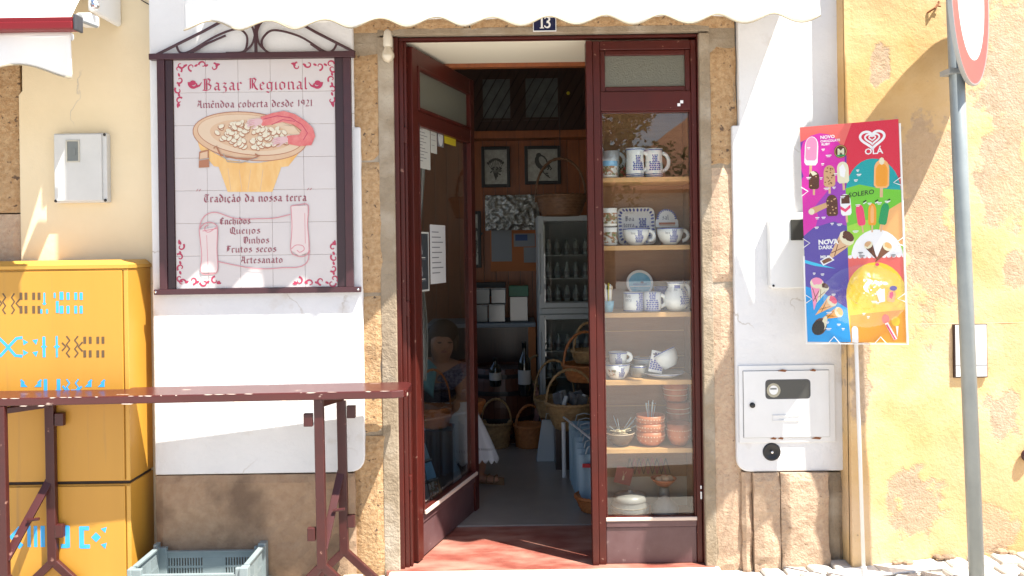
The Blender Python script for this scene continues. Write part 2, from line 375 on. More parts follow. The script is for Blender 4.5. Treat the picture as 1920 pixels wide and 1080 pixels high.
M('paint_blue', (.03,.32,.72), .5, col2=(.05,.40,.78), nscale=30)
M('paint_dark', (.11,.065,.03), .6)
M('white_metal', (.72,.72,.71), .45, col2=(.66,.655,.64), nscale=7, bump=.05)
M('white_plastic', (.74,.74,.72), .4)
M('rust', (.22,.08,.03), .9)
M('black', (.012,.012,.013), .4); M('grey_dark', (.05,.05,.055), .5); M('chrome', (.7,.7,.7), .2, 1)
M('galvanised', (.30,.33,.33), .5, .3, col2=(.22,.25,.255), nscale=9, namt=.6, bump=.06, bscale=40)
M('sign_red', (.62,.07,.08), .35); M('sign_white', (.80,.80,.80), .35); M('sign_grey', (.32,.34,.34), .5, .3)
M('fabric_white', (.80,.78,.74), .85, col2=(.74,.71,.66), nscale=4, bump=.15, bscale=200, bdist=.001)
M('fabric_hem', (.34,.29,.20), .8)
M('bar_red', (.19,.012,.014), .35, .2)
M('enamel_blue', (.009,.013,.055), .25); M('enamel_white', (.8,.8,.8), .25)
glass_mat('glass', 1.1, (.95,.96,.95)); glass_mat('glass_door', 1.2, (.90,.91,.90)); glass_mat('glass_frost', .5, (.8,.8,.75), .25, .9)
glass_mat('film_gloss', .5, (1,1,1), .2); glass_mat('film_glare', 2.3, (1,1,1), .31)  # second film has extra reflectance to strengthen the sun glare on the board

# yellow wall: ochre limewash that has peeled off in patches down to grey-brown render
def yellow_wall_mat():
    m = bpy.data.materials.new('ochre_wall'); m.use_nodes = True; t = m.node_tree; N = t.nodes; L = t.links; b = N['Principled BSDF']
    b.inputs['Roughness'].default_value = .9
    g = N.new('ShaderNodeNewGeometry')
    def noise_(sc, de=6, ro=.6):
        n = N.new('ShaderNodeTexNoise'); n.inputs['Scale'].default_value = sc; n.inputs['Detail'].default_value = de; n.inputs['Roughness'].default_value = ro
        L.new(g.outputs['Position'], n.inputs['Vector']); return n.outputs[0]
    def math_(op, a, c=None):
        n = N.new('ShaderNodeMath'); n.operation = op
        for i, q in enumerate((a, c)):
            if q is None: continue
            if isinstance(q, (int, float)): n.inputs[i].default_value = q
            else: L.new(q, n.inputs[i])
        return n.outputs[0]
    def ramp(v, stops):
        r = N.new('ShaderNodeValToRGB'); e = r.color_ramp.elements
        while len(e) < len(stops): e.new(.5)
        for q, (p, c) in zip(e, stops): q.position = p; q.color = (*c, 1)
        L.new(v, r.inputs[0]); return r.outputs[0]
    def mix(f, a, c):
        n = N.new('ShaderNodeMix'); n.data_type = 'RGBA'; L.new(f, n.inputs['Factor'])
        for k, q in (('A', a), ('B', c)):
            if isinstance(q, tuple): n.inputs[k].default_value = (*q, 1)
            else: L.new(q, n.inputs[k])
        return n.outputs['Result']
    paint = ramp(noise_(2.4, 8), [(.34, (.57,.34,.125)), (.5, (.64,.43,.20)), (.66, (.68,.49,.30))])
    render_ = ramp(noise_(42, 4), [(.35, (.34,.25,.17)), (.6, (.44,.33,.24))])
    acc = None
    for px, py, rx, ry in ((1730,310,58,75), (1742,470,52,130), (1668,240,30,26), (1895,120,50,140), (1885,330,48,90), (1715,950,45,60), (1860,985,40,40), (1905,500,22,36), (1650,120,18,40), (1610,700,16,110), (1880,780,30,40)):
        X, Z = W(px, py, -.087)
        mp = N.new('ShaderNodeMapping'); mp.vector_type = 'POINT'; k1, k2 = FPX/3.313/rx, FPX/3.313/ry
        mp.inputs['Scale'].default_value = (k1, 0, k2); mp.inputs['Location'].default_value = (-X*k1, 0, -Z*k2)
        L.new(g.outputs['Position'], mp.inputs[0])
        ln = N.new('ShaderNodeVectorMath'); ln.operation = 'LENGTH'; L.new(mp.outputs[0], ln.inputs[0])
        d = math_('SUBTRACT', 1.05, ln.outputs['Value']); acc = d if acc is None else math_('MAXIMUM', acc, d)
    acc = math_('MAXIMUM', acc, -1.0)
    n1 = math_('MULTIPLY', math_('SUBTRACT', noise_(9, 9, .62), .5), 3.6)
    mask = ramp(math_('ADD', math_('MULTIPLY', math_('ADD', acc, n1), .5), .5), [(.43, (0,0,0)), (.56, (.85,.85,.85))])
    col = mix(mask, paint, render_)
    # small pits and scuffs everywhere
    pit = ramp(noise_(55, 3), [(.69, (0,0,0)), (.73, (1,1,1))])
    col = mix(pit, col, (.42,.30,.18))
    L.new(col, b.inputs['Base Color'])
    stain = ramp(noise_(1.7, 7), [(.46, (0,0,0)), (.72, (.7,.7,.7))]); col = mix(stain, col, (.58,.37,.19)); L.new(col, b.inputs['Base Color'])
    h = math_('SUBTRACT', math_('MULTIPLY', noise_(38, 6, .7), .6), math_('MULTIPLY', mask, .5))
    h = math_('ADD', h, math_('MULTIPLY', noise_(120, 3), math_('ADD', math_('MULTIPLY', mask, .5), .12)))
    bp = N.new('ShaderNodeBump'); bp.inputs['Strength'].default_value = .75; bp.inputs['Distance'].default_value = .009; L.new(h, bp.inputs['Height']); L.new(bp.outputs[0], b.inputs['Normal'])
    MATS['ochre_wall'] = m
yellow_wall_mat()

# ------------------------------------------------------------ ground
GZ = -.016
def gz(x): return GZ+.085*max(0, x-.95)
g = MB(); g.grid(lambda u, v: (-300+600*u, -400+399.1*v, -.032), 4, 4)
tag(g.build('plaza_ground', 'plaza'), kind='structure')
g = MB()
g.poly([(-300, .6, -.14), (300, .6, -.14), (300, 500, -.14), (-300, 500, -.14)])
g.poly([(-300, -.9, -.034), (300, -.9, -.034), (300, .6, -.135), (-300, .6, -.135)])
tag(g.build('ground', 'asphalt'), kind='structure')
pav = MB()
pav.grid(lambda u, v: (-4+8*u, -.95+1.0*v, gz(-4+8*u)-.012), 60, 1)
pav.poly([(-4, -.95, -.13), (4, -.95, -.13), (4, -.95, gz(4)-.012), (-4, -.95, GZ-.012)])
pv = tag(pav.build('pavement', 'cobble_joint', fixn=False), kind='structure')
# cobbles: single stones where the photograph shows them, the outer rows joined
def cobble_mesh(seed):
    r = random.Random(seed); m = MB(); a = .044
    top = [(sx*a*r.uniform(.86,1), sy*a*r.uniform(.86,1)) for sx, sy in ((-1,-1),(1,-1),(1,1),(-1,1))]
    b = [m.pt((x, y, -.03)) for x, y in top]; c_ = [m.pt((x, y, -.004)) for x, y in top]; d = [m.pt((x*.86, y*.86, .001+r.uniform(0,.003))) for x, y in top]
    for p, q in ((b, c_), (c_, d)):
        for i in range(4): j = (i+1) % 4; m.face((p[i], p[j], q[j], q[i]))
    m.face(d); return m
cob = [cobble_mesh(i).build('cobblestone', 'cobble', pv) for i in range(6)]
firstc = list(cob); far = MB(); cnt = 0
for row in range(4):
    y = -.05-row*.094
    for i in range(84):
        x = -3.95+i*.094+(.047 if row % 2 else 0)
        if -.62 < x < .98 and row < 1: continue
        xx, yy = x+random.uniform(-.006,.006), y+random.uniform(-.005,.005)
        z = gz(xx)+random.uniform(-.003,.003)
        if row < 3 and -2.0 < x < 2.1:
            o = cob.pop(0) if cob else random.choice(firstc).copy()
            if o.name not in COL.objects: COL.objects.link(o)
            o.parent = pv; o.location = (xx, yy, z); o.rotation_euler = (0,0,random.uniform(-.12,.12)+random.choice((0,pi/2,pi))); cnt += 1
        else:
            far.T = Matrix.Translation((xx, yy, z)); src = cobble_mesh(i % 7)
            b0 = len(far.v); far.v += [far.T @ v for v in src.v]; far.f += [tuple(k+b0 for k in f) for f in src.f]; far.mi += src.mi; far.sm += src.sm
far.T = None
tag(far.build('cobblestones', 'cobble', pv), kind='stuff')
# white kerb slab under the door and a thin drain cover on the right
m = MB(); x0, x1 = WX(758,1060), WX(1340,1060)
m.box(x0-.06, x1+.02, -.14, .012, -.10, -.008); tag(m.build('door_step', 'curb_stone', bevel=.006), 'pale worn stone slab lying along the foot of the shop doorway', 'step')
m = MB(); p, q = WX(1540,1060), WX(1725,1060); m.prism([(p, .012), (q, .052), (q, .044), (p, .004)], -.19, -.10)
tag(m.build('drain_cover', 'white_metal', bevel=.002), 'thin pale metal strip lying on the cobbles beside the thin display pole', 'drain cover')

# ------------------------------------------------------------ facade walls
def rounded(pts_r):
    """outline with per-corner radius -> point list"""
    out = []; n = len(pts_r)
    for i, (x, z, r) in enumerate(pts_r):
        if r <= 0: out.append((x, z)); continue
        p = Vector((x, z)); a = Vector(pts_r[i-1][:2])-p; b = Vector(pts_r[(i+1) % n][:2])-p; a.normalize(); b.normalize()
        for k in range(7):
            t = k/6; q = p+a*r*(1-t)**2+b*r*t**2; out.append((q.x, q.y))
    return out
TOP = 2.62
YW = -.012
def Wp(px, py, y=YW): return W(px, py, y)
xl, xr1, xr2 = WX(285,500,YW), WX(662,120,YW), WX(680,560,YW)
zs, zb = WZ(670,238,YW), WZ(500,888,YW)
wl = MB()
wl.prism(rounded([(xr1,TOP,0),(xl,TOP,0),(xl,zb,0),(xr2,zb,.07),(xr2,zs,0),(xr1,zs,0)])[::1], YW, .30)
lw = wl.build('shop_front_wall', 'plaster_white', bevel=.006)
tag(lw, 'white plastered wall between the yellow cabinet and the shop door, behind the tiled panel', 'wall')
xa, xb, xc = WX(1385,150,YW), WX(1375,400,YW), WX(1583,500,YW)
zs2, zb2 = WZ(1385,235,YW), WZ(1480,884,YW)
wr = MB(); wr.prism(rounded([(xc,TOP,0),(xa,TOP,0),(xa,zs2,0),(xb,zs2,0),(xb,zb2,.06),(xc,zb2,.03)]), YW, .30)
rw = wr.build('shop_front_wall', 'plaster_white', bevel=.006)
tag(rw, 'white plastered wall strip right of the shop door, behind the ice cream board', 'wall')

# stone surround and plinths: each block a part
sur = thing('stone_door_surround', 'rough orange granite blocks with grey mortar edging framing the shop doorway', 'door surround', (0, .1, 0))
def stone(name, x0, x1, z0, z1, yf, yb, mat, parent, n=None, amp=.006, seed=0):
    nx = max(3, int((x1-x0)/.03)); nz = max(3, int((z1-z0)/.03)); nx = min(nx, 26); nz = min(nz, 26)
    oy = parent.location.y if parent is not None else 0; ox = parent.location.x if parent is not None else 0
    m = MB(); m.smooth = False
    def fn(u, v):
        e = min(u*(x1-x0), (1-u)*(x1-x0), v*(z1-z0), (1-v)*(z1-z0)); r = .010*max(0, 1-e/.014)**2
        x = x0+(x1-x0)*u; z = z0+(z1-z0)*v
        k = noise.noise(Vector((x*9+seed, 3.1, z*9)))*amp+noise.noise(Vector((x*30+seed, 1.7, z*30)))*amp*.5
        ex = noise.noise(Vector((seed, z*14, 0)))*.005*(1 if u in (0, 1) else 0)
        return (x+ex-ox, yf+r-k-oy, z)
    m.grid(fn, nx, nz)
    F = [m.v[i].copy() for i in range(len(m.v))]
    bl = [m.pt((x0-ox, yb-oy, z0)), m.pt((x1-ox, yb-oy, z0)), m.pt((x1-ox, yb-oy, z1)), m.pt((x0-ox, yb-oy, z1))]
    w1 = nx+1
    B = list(range(w1)); T = [nz*w1+i for i in range(w1)]; Lf = [j*w1 for j in range(nz+1)]; R = [j*w1+nx for j in range(nz+1)]
    m.face(B[::-1]+[bl[0], bl[1]]); m.face(T+[bl[2], bl[3]]); m.face(Lf+[bl[3], bl[0]]); m.face(R[::-1]+[bl[1], bl[2]])
    m.face([bl[0], bl[3], bl[2], bl[1]])
    return m.build(name, mat, parent)
zt = WZ(1000, 74, 0)        # underside of lintel
jx0, jx1 = WX(655,500,0), WX(718,560,0)
JX1 = WX(742, 500, 0); KX0 = WX(1318, 560, 0); KX1 = WX(1387, 560, 0)
zz = [-.05, WZ(700,760), WZ(700,520), WZ(690,302), WZ(690,96), ]
zz = [-.05, .55, 1.13, WZ(690,302), WZ(690,96)]
for i in range(4): stone('stone', jx0, jx1+.004*(i % 2), zz[i]+.004, zz[i+1]-.004, .004*(i % 2), .32, 'granite', sur, seed=i*3.3)
z2 = [-.05, WZ(1360,530), WZ(1360,312), WZ(1360,84)]
kx0 = WX(1334, 560, 0)
for i in range(3): stone('stone', kx0, KX1, z2[i]+.004, z2[i+1]-.004, .003*((i+1) % 2), .32, ('granite_pale', 'granite_pale', 'granite')[i], sur, seed=20+i*3.3)
lin = [jx0, WX(880,60), WX(1200,60), KX1]
for i in range(3): stone('stone', lin[i]+.003, lin[i+1]-.003, zt+.040, TOP-.25, .002*(i % 2), .32, 'granite', sur, seed=40+i*3)
# mortar edging
mo = MB(); mo.T = Matrix.Translation((0, -.1, 0))
mo.box(jx1-.01, JX1, .006, .3, -.05, zt+.02); mo.box(KX0, kx0+.01, .006, .3, -.05, zt+.02); mo.box(jx1-.01, kx0+.01, .0065, .3, WZ(1000,69,.05)+.003, zt+.055)
mo.box(jx0, jx1, .014, .3, WZ(690,96)-.01, zt+.06)
mo.box(kx0, KX1, .014, .3, z2[3]-.01, zt+.06)
mo.box(jx0+.004, jx1-.004, .012, .3, -.05, zt); mo.box(kx0+.004, KX1-.004, .012, .3, -.05, zt)
mo.build('mortar_edging', 'mortar', sur, bevel=.004)
# plinth left: big brown granite block
pl = thing('stone_plinth', 'brown stained granite plinth under the white wall behind the trestle bench', 'plinth', (0, 0, 0))
stone('stone', xl+.004, WX(668,1000)-.0, -.06, zb-.004, -.022, .3, 'granite_brown', pl, seed=77, amp=.008)
# plinth right
pr = thing('stone_plinth', 'pale granite plinth blocks under the white meter cabinet', 'plinth', (0, 0, 0))
xs_ = [WX(1392,980), WX(1412,980), WX(1462,980), WX(1552,980), WX(1583,980)]
stone('stone', xs_[0], xs_[1]-.003, -.05, zb2-.004, -.010, .3, 'granite_pale', pr, seed=90, amp=.012)
stone('stone', xs_[1], xs_[2]-.004, -.05, zb2-.004, -.030, .3, 'granite_pale', pr, seed=91, amp=.011)
stone('stone', xs_[2], xs_[3]-.004, -.05, zb2-.004, -.036, .3, 'granite_pale', pr, seed=92, amp=.012)
stone('stone', xs_[3], xs_[4]-.001, -.05, zb2-.012, -.004, .3, 'mortar', pr, seed=93, amp=.010)
# cream wall on the left with a granite strip beyond
cw = MB(); x0, x1 = WX(36, 300, .08), xl+.002
cw.prism([(x1, -.1), (x1, TOP+.4), (x0+.015, TOP+.4), (x0+.015, WZ(45,170,.08)), (x0, WZ(45,178,.08)), (x0, -.1)][::-1], .08, .32)
tag(cw.build('cream_wall', 'plaster_cream', bevel=.005), 'cream plastered wall above the yellow cabinet, left of the tiled panel', 'wall')
gp = thing('stone_door_jamb', 'orange granite jamb at the left edge of the photo under the red awning bar', 'door surround', (0, .08, 0))
for i, (a, b) in enumerate(((-.1, WZ(20,400,.08)), (WZ(20,400,.08), TOP+.2))):
    stone('stone', WX(36,300,.08)-.42, WX(36,300,.08)-.002, a+.003, b-.003, .086, .32, 'granite_pale' if i == 0 else 'granite', gp, seed=60+i)
# ochre wall on the right, standing a little forward
YY = -.087
yx = WX(1589, 500, YY)
ow = thing('ochre_wall', 'weathered ochre plastered wall with peeled grey patches on the right', 'wall', (yx, YY, 0))
zl = WZ(1800, 606, YY)
m = MB(); m.T = Matrix.Translation((-yx, -YY, 0))
def wallfn(z0, z1, yo, am=.006):
    def f(u, v):
        x = yx+.022*(v if z0 < 1 else 1)*0+2.4*u; z = z0+(z1-z0)*v
        a = 0 if u == 0 else noise.noise(Vector((x*3.2, 5, z*3.2)))*am+noise.noise(Vector((x*11, 9, z*11)))*am*.4
        return (x, YY+yo-a, z)
    return f
m.grid(wallfn(zl, TOP+.4, 0), 90, 60); m.box(yx, yx+2.4, YY+.012, .32, -.06, TOP+.4)
m.build('upper_wall', 'ochre_wall', ow, fixn=False)
m = MB(); m.T = Matrix.Translation((-yx, -YY, 0))
m.grid(wallfn(-.05, zl, -.010), 90, 48)
m.poly([(yx, YY-.010, zl), (yx+2.4, YY-.010, zl), (yx+2.4, YY+.02, zl+.001), (yx, YY+.02, zl+.001)]); m.poly([(yx, YY-.010, -.05), (yx, YY-.010, zl), (yx, YY+.02, zl), (yx, YY+.02, -.05)])
m.build('lower_wall', 'ochre_wall', ow, fixn=False)
# broken bits along the wall foot
for i, px in enumerate((1683, 1772, 1878)):
    m = MB(); r = random.Random(i); X = WX(px, 1045, YY-.02)
    for k in range(5):
        cx = X+r.uniform(-.04,.04); m.ball((cx, YY-.02-r.uniform(0,.02), gz(X)+.008+r.uniform(0,.008)), r.uniform(.008,.018), 6, (1.4,1,.7))
    tag(m.build('rubble', 'granite_brown'), ['small heap of fallen plaster crumbs at the wall foot nearest the thin display pole', 'small heap of fallen plaster crumbs at the wall foot between the two poles', 'small heap of fallen plaster crumbs at the wall foot right of the grey pole'][i], 'rubble')
# nail hook in the ochre wall
m = MB(); X, Z = W(1748, 18, YY)
m.tube([(X-.022, YY-.004, Z-.014), (X, YY-.02, Z), (X+.02, YY-.01, Z+.02), (X+.022, YY-.008, Z+.03)], .004, 6); m.tube([(X+.008, YY-.014, Z+.012), (X+.026, YY-.014, Z+.008)], .003, 6)
tag(m.build('wall_hook', 'rust'), 'small rusty iron hook high on the ochre wall', 'hook')

# the building mass behind the facade (roofless shell of the shop room follows in the interior part)
# ------------------------------------------------------------ house, trees across the square (seen mirrored in the shop window)
M('roof_tile', (.55,.25,.13), .8, col2=(.40,.16,.08), nscale=9); M('house_wall', (.62,.58,.50), .9, col2=(.55,.50,.42), nscale=1)
M('house_glass', (.02,.025,.03), .1); M('bark', (.10,.07,.045), .9); M('leaf', (.075,.10,.022), .7, col2=(.11,.12,.03), nscale=2); M('leaf_dark', (.04,.065,.02), .7, col2=(.06,.08,.02), nscale=2)
hs = thing('house', 'long low house with an orange tiled roof across the square, mirrored in the shop window', 'house', (9, -31.6, 0))
m = MB(); m.box(-5.2, 12, -7, 0, -.13, 3.75); m.build('wall', 'house_wall', hs)
m = MB(); m.box(-1.5, -.4, -.02, .05, -.13, 2.1); m.build('door', 'wood_dark', hs)
for i in range(4):
    m = MB(); x = 1.2+i*2.6; m.box(x-.55, x+.55, -.02, .06, .95, 2.3); fr = m.build('window', 'white_metal', hs)
    m = MB(); m.box(x-.47, x+.47, .02, .07, 1.03, 2.22); m.build('pane', 'house_glass', fr)
rf = MB(); n = 84
rf.grid(lambda u, v: (-5.6+5.2*v+(17.8-5.2*v)*u, .5-4.2*v, 3.7+3.9*v+.05*abs(sin((5.2*v+(17.8-5.2*v)*u)/17.8*n*pi))), n*4, 14)
rf.poly([(-5.6, .5, 3.7), (-5.6, -7.6, 3.7), (-.4, -3.7, 7.6)]); rf.poly([(-5.6, -7.6, 3.7), (12.2, -7.6, 3.7), (12.2, -3.7, 7.6), (-.4, -3.7, 7.6)])
rf.box(-5.6, 12.2, .42, .5, 3.6, 3.72)
rf.build('roof', 'roof_tile', hs)
def tree(x, y, h, r, mat, label, seed, n=2600):
    R = random.Random(seed); t = thing('tree', label, 'tree', (x, y, 0), group=None)
    m = MB(); m.tube([(0,0,-.13), (.05,0,h*.25), (-.05,.05,h*.5), (0,0,h*.75)], [.22,.17,.12,.05], 8)
    for k in range(7):
        a = R.uniform(0, 6.28); z = h*(.3+.06*k); m.tube([(0,0,z), (cos(a)*r*.45, sin(a)*r*.45, z+r*.4), (cos(a)*r*.75, sin(a)*r*.75, z+r*.6)], [.08,.05,.02], 6)
    m.build('trunk', 'bark', t)
    c = MB(); cl = [(R.gauss(0, r*.45), R.gauss(0, r*.45), h*.68+R.gauss(0, h*.13), R.uniform(.25,.5)*r) for _ in range(26)]
    for k in range(n):
        cx, cy, cz, cr = R.choice(cl); d = Vector((R.gauss(0,1), R.gauss(0,1), R.gauss(0,1))).normalized()*cr*R.uniform(.6,1)
        p = Vector((cx, cy, cz))+d; s_ = R.uniform(.07,.15); a = Vector((R.gauss(0,1), R.gauss(0,1), R.gauss(0,.6))).normalized(); b = a.orthogonal().normalized()
        c.poly([p-a*s_, p+b*s_*.5, p+a*s_, p-b*s_*.5])
    c.build('crown', mat, t, fixn=False)
tree(3.2, -24, 7.4, 2.0, 'leaf', 'yellow-green broadleaf tree on the square, mirrored in the shop window', 3)
tree(-9, -27, 7.5, 2.6, 'leaf_dark', 'dark green broadleaf tree on the left side of the square behind the photographer', 5)
# ------------------------------------------------------------ door frame and leaves
DY = .05
fr = thing('door_frame', 'dark red painted wooden frame lining the shop doorway', 'door frame', (0, DY, 0))
def lb(m, x0, x1, y0, y1, z0, z1): m.box(x0, x1, y0-DY, y1-DY, z0, z1)
fx0, fx1 = JX1-.004, WX(766,560,DY); gx0, gx1 = WX(1311,560,DY), KX0+.004
ftop = WZ(1000,69,DY); zth = -.012
m = MB(); lb(m, fx0, fx0+.022, .02, .16, zth, ftop); lb(m, fx0+.022, fx1-.008, .035, .16, zth, ftop-.012); lb(m, fx1-.008, fx1+.004, .045, .16, zth, ftop-.012)
m.build('jamb', 'maroon', fr, bevel=.003)
m = MB(); lb(m, gx0, gx1, .03, .16, zth, ftop); m.build('jamb', 'maroon', fr, bevel=.003)
m = MB(); lb(m, fx0+.0225, gx0, .032, .075, ftop-.012, ftop-.001); m.build('head', 'maroon', fr, bevel=.002)
for z in (.31, 1.03, 1.75):
    m = MB(); m.lathe([(.007,0),(.009,.005),(.009,.06),(.007,.065)], (fx1-.002, -.008, z), 8, True, True); m.build('hinge', 'maroon', fr)

# closed right leaf
RL = thing('glazed_door_leaf', 'closed dark red glazed door leaf with pottery on shelves behind its long pane', 'door', (gx0, DY, 0))
ox = gx0
def rb(name, px0, px1, z0, z1, y0, y1, mat='maroon', bev=.003, par=RL, abs_=False):
    m = MB(); a, b = (px0, px1) if abs_ else (WX(px0,560,DY), WX(px1,560,DY)); m.box(a-ox, b-ox, y0-DY, y1-DY, z0, z1); return m.build(name, mat, par, bevel=bev)
zt0 = ftop-.024; zb0 = -.0066
zT1, zT0 = WZ(1210,94,DY), WZ(1210,172,DY); zG1, zG0 = WZ(1210,208,DY), WZ(1210,972,DY)
L0, L1 = 1104, 1310
rb('meeting_stile', 1104, 1116, zb0, zt0, .028, .085); rb('stile', 1116.3, 1130, zb0, zt0, .036, .085)
rb('stile', 1300, 1310, zb0, zt0, .036, .085)
rb('top_rail', 1130.3, 1299.7, zT1, zt0, .038, .083); rb('middle_rail', 1130.3, 1299.7, zG1, zT0, .038, .083)
rb('bottom_rail', 1130.3, 1299.7, zG0-.032, zG0, .038, .083, 'maroon_dusty')
rb('kick_panel', 1130.3, 1299.7, zb0, zG0-.033, .044, .080, 'maroon_dusty')
# transom sash and beads
m = MB()
def frame_boxes(m, x0, x1, z0, z1, w, y0, y1):
    m.box(x0, x0+w, y0, y1, z0, z1); m.box(x1-w, x1, y0, y1, z0, z1); m.box(x0+w, x1-w, y0, y1, z0, z0+w); m.box(x0+w, x1-w, y0, y1, z1-w, z1)
frame_boxes(m, WX(1130.3,560,DY)-ox, WX(1300,560,DY)-ox, zT0, zT1, .022, -.004, .02); m.build('sash', 'maroon', RL, bevel=.004)
m = MB(); frame_boxes(m, WX(1130.3,560,DY)-ox, WX(1300,560,DY)-ox, zG0, zG1, .007, -.006, .02); m.build('glazing_bead', 'maroon', RL, bevel=.002)
m = MB(); m.box(WX(1130,560,DY)-ox, WX(1300,560,DY)-ox, -.016, -.0065, zG0-.006, zG0+.008); m.build('glazing_sill', 'chip_wood', RL, bevel=.002)
m = MB(); m.box(WX(1134,560,DY)-ox, WX(1297,560,DY)-ox, .012, .016, zG0+.003, zG1-.003); m.build('pane', 'glass', RL)
m = MB(); m.box(WX(1138,560,DY)-ox, WX(1292,560,DY)-ox, .006, .010, zT0+.01, zT1-.01); m.build('transom_pane', 'glass_frost', RL)
m = MB(); X, Z = W(1277,192,DY)
for a, b in ((0,0),(-.012,-.012)): m.box(X+a-.006-ox, X+a+.006-ox, -.0145, -.0125, Z+b-.006, Z+b+.006)
m.build('sticker', 'sign_white', RL)
m = MB(); X, Z = W(1313,920,DY)
m.box(X-.003-ox, X+.003-ox, -.016, -.0145, Z-.03, Z+.0); m.box(X-.003-ox, X+.003-ox, -.016, -.0145, Z+.012, Z+.025); m.build('keyhole_plate', 'sign_white', RL)

# open left leaf, swung into the shop
th = radians(72.5)
LL = thing('glazed_door_leaf', 'open dark red glazed door leaf swung into the shop, with notices stuck on its pane', 'door', (fx1+.006, DY+.03, 0), th)
LW = .752; zt1 = ftop-.026; zb1 = .0
ztr1, ztr0 = 2.09, 1.90; zg1, zg0 = 1.845, .19
def lbx(name, x0, x1, z0, z1, y0=-.02, y1=.022, mat='maroon', bev=.003):
    m = MB(); m.box(x0, x1, y0, y1, z0, z1); return m.build(name, mat, LL, bevel=bev)
lbx('stile', 0, .055, zb1, zt1); lbx('stile', LW-.055, LW, zb1, zt1); lbx('top_rail', .0553, LW-.0553, ztr1, zt1, -.018); lbx('middle_rail', .0553, LW-.0553, zg1, ztr0, -.018)
lbx('bottom_rail', .0553, LW-.0553, zg0-.045, zg0, -.018, mat='maroon_dusty'); lbx('kick_panel', .0553, LW-.0553, zb1, zg0-.0455, -.012, .016, 'maroon_dusty')
m = MB(); frame_boxes(m, .055, LW-.055, ztr0, ztr1, .014, -.026, 0); m.build('sash', 'maroon', LL, bevel=.003)
m = MB(); frame_boxes(m, .055, LW-.055, zg0, zg1, .010, -.024, 0); m.build('glazing_bead', 'maroon', LL, bevel=.002)
m = MB(); m.box(.055, LW-.055, -.034, -.0245, zg0-.006, zg0+.010); m.build('glazing_sill', 'chip_wood', LL, bevel=.002)
m = MB(); m.box(.06, LW-.06, -.002, .002, zg0+.003, zg1-.003); m.build('pane', 'glass_door', LL)
m = MB(); m.box(.06, LW-.06, -.004, .001, ztr0+.006, ztr1-.006); m.build('transom_pane', 'glass_frost', LL)
# notices stuck on the pane: u,z on the leaf
M('paper', (.42,.42,.38), .8); M('paper_white', (.50,.50,.49), .8); M('ink', (.04,.04,.045), .7); M('ink_grey', (.16,.16,.17), .8); M('sticker_yellow', (.55,.44,.02), .5); M('poster_dark', (.035,.04,.045), .5)
def leafu(px, py):
    # solve for the distance along the leaf seen at this pixel column, then height
    hx, hy = LL.location.x, LL.location.y; lo, hi = 0, LW
    for _ in range(40):
        mid = (lo+hi)/2; X = hx+cos(th)*mid; Y = hy+sin(th)*mid
        if WX(px, py, Y) > X: lo = mid
        else: hi = mid
    return lo, WZ(px, py, hy+sin(th)*lo)
def notice(name, px0, py0, px1, py1, mat, label, cat, yoff=-.0035, lines=0, lm='ink_grey', border=None, extra=None):
    u0, z1a = leafu(px0, (py0+py1)/2); u1, _ = leafu(px1, (py0+py1)/2); z1 = leafu(px0, py0)[1]; z0 = leafu(px0, py1)[1]
    r = Vector((cos(th), sin(th), 0)); nrm = Vector((sin(th), -cos(th), 0))
    O = LL.location+r*u0+nrm*(-yoff)+Vector((0,0,z0)); e = MB()
    root = thing(name, label, cat, O)
    wd, ht = u1-u0, z1-z0
    d = Draw((0,0,0), r, (0,0,1), 1, .0, .00005)
    m = MB(); m.T = Matrix.Rotation(th, 4, 'Z'); m.box(0, wd, -.0004, .0004, 0, ht); m.build('sheet', border or mat, root)
    d.h = .0006
    if border: d.rect(wd*.06, ht*.03, wd*.94, ht*.97, mat)
    for k in range(lines):
        y = ht*(.88-k*.78/max(1, lines)); d.rect(wd*.1, y-ht*.012, wd*(.55+.35*((k*7) % 5)/5), y+ht*.006, lm)
    if extra: extra(d, wd, ht)
    if d.mb.f: d.build('print', root)
    return root
def bottles_print(d, w_, h_):
    for yy in (.66, .3):
        d.ell(w_*.5, h_*yy, w_*.09, h_*.05, 'ink_grey'); d.rect(w_*.46, h_*(yy+.04), w_*.54, h_*(yy+.11), 'ink_grey'); d.rect(w_*.25, h_*(yy-.1), w_*.75, h_*(yy-.085), 'paper'); d.rect(w_*.2, h_*(yy-.125), w_*.8, h_*(yy-.118), 'ink_grey')
notice('paper_notice', 773, 226, 805, 312, 'paper', 'large off-white printed notice at the top left of the open leaf pane', 'notice', lines=11)
notice('paper_notice', 806, 236, 817.5, 286, 'paper', 'narrow off-white notice with green mark beside the yellow sticker', 'notice', lines=4)
notice('oval_sticker', 819, 239, 830, 274, 'ink_grey', 'small grey sticker with pale oval on the open leaf pane', 'sticker', extra=lambda d, w_, h_: (d.ell(w_*.5, h_*.5, w_*.4, h_*.46, 'paper_white'), d.text('b', w_*.3, h_*.55, h_*.2, 'ink')))
notice('yellow_sticker', 832, 243, 853, 268, 'sticker_yellow', 'small bright yellow sticker near the top of the open leaf pane', 'sticker')
notice('poster', 774, 434, 803, 549, 'poster_dark', 'dark poster with pale border and bottle pictures on the open leaf pane', 'poster', border='paper', extra=bottles_print)
notice('paper_notice', 805.5, 421, 834, 533, 'paper_white', 'white typed sheet stuck beside the dark poster on the open leaf pane', 'notice', lines=9)
# threshold behind the frame
m = MB(); m.box(jx1, kx0, -.005, .53, -.12, -.007)
tag(m.build('threshold', 'threshold_red'), 'worn red painted doorway threshold, half in sunlight', 'threshold')

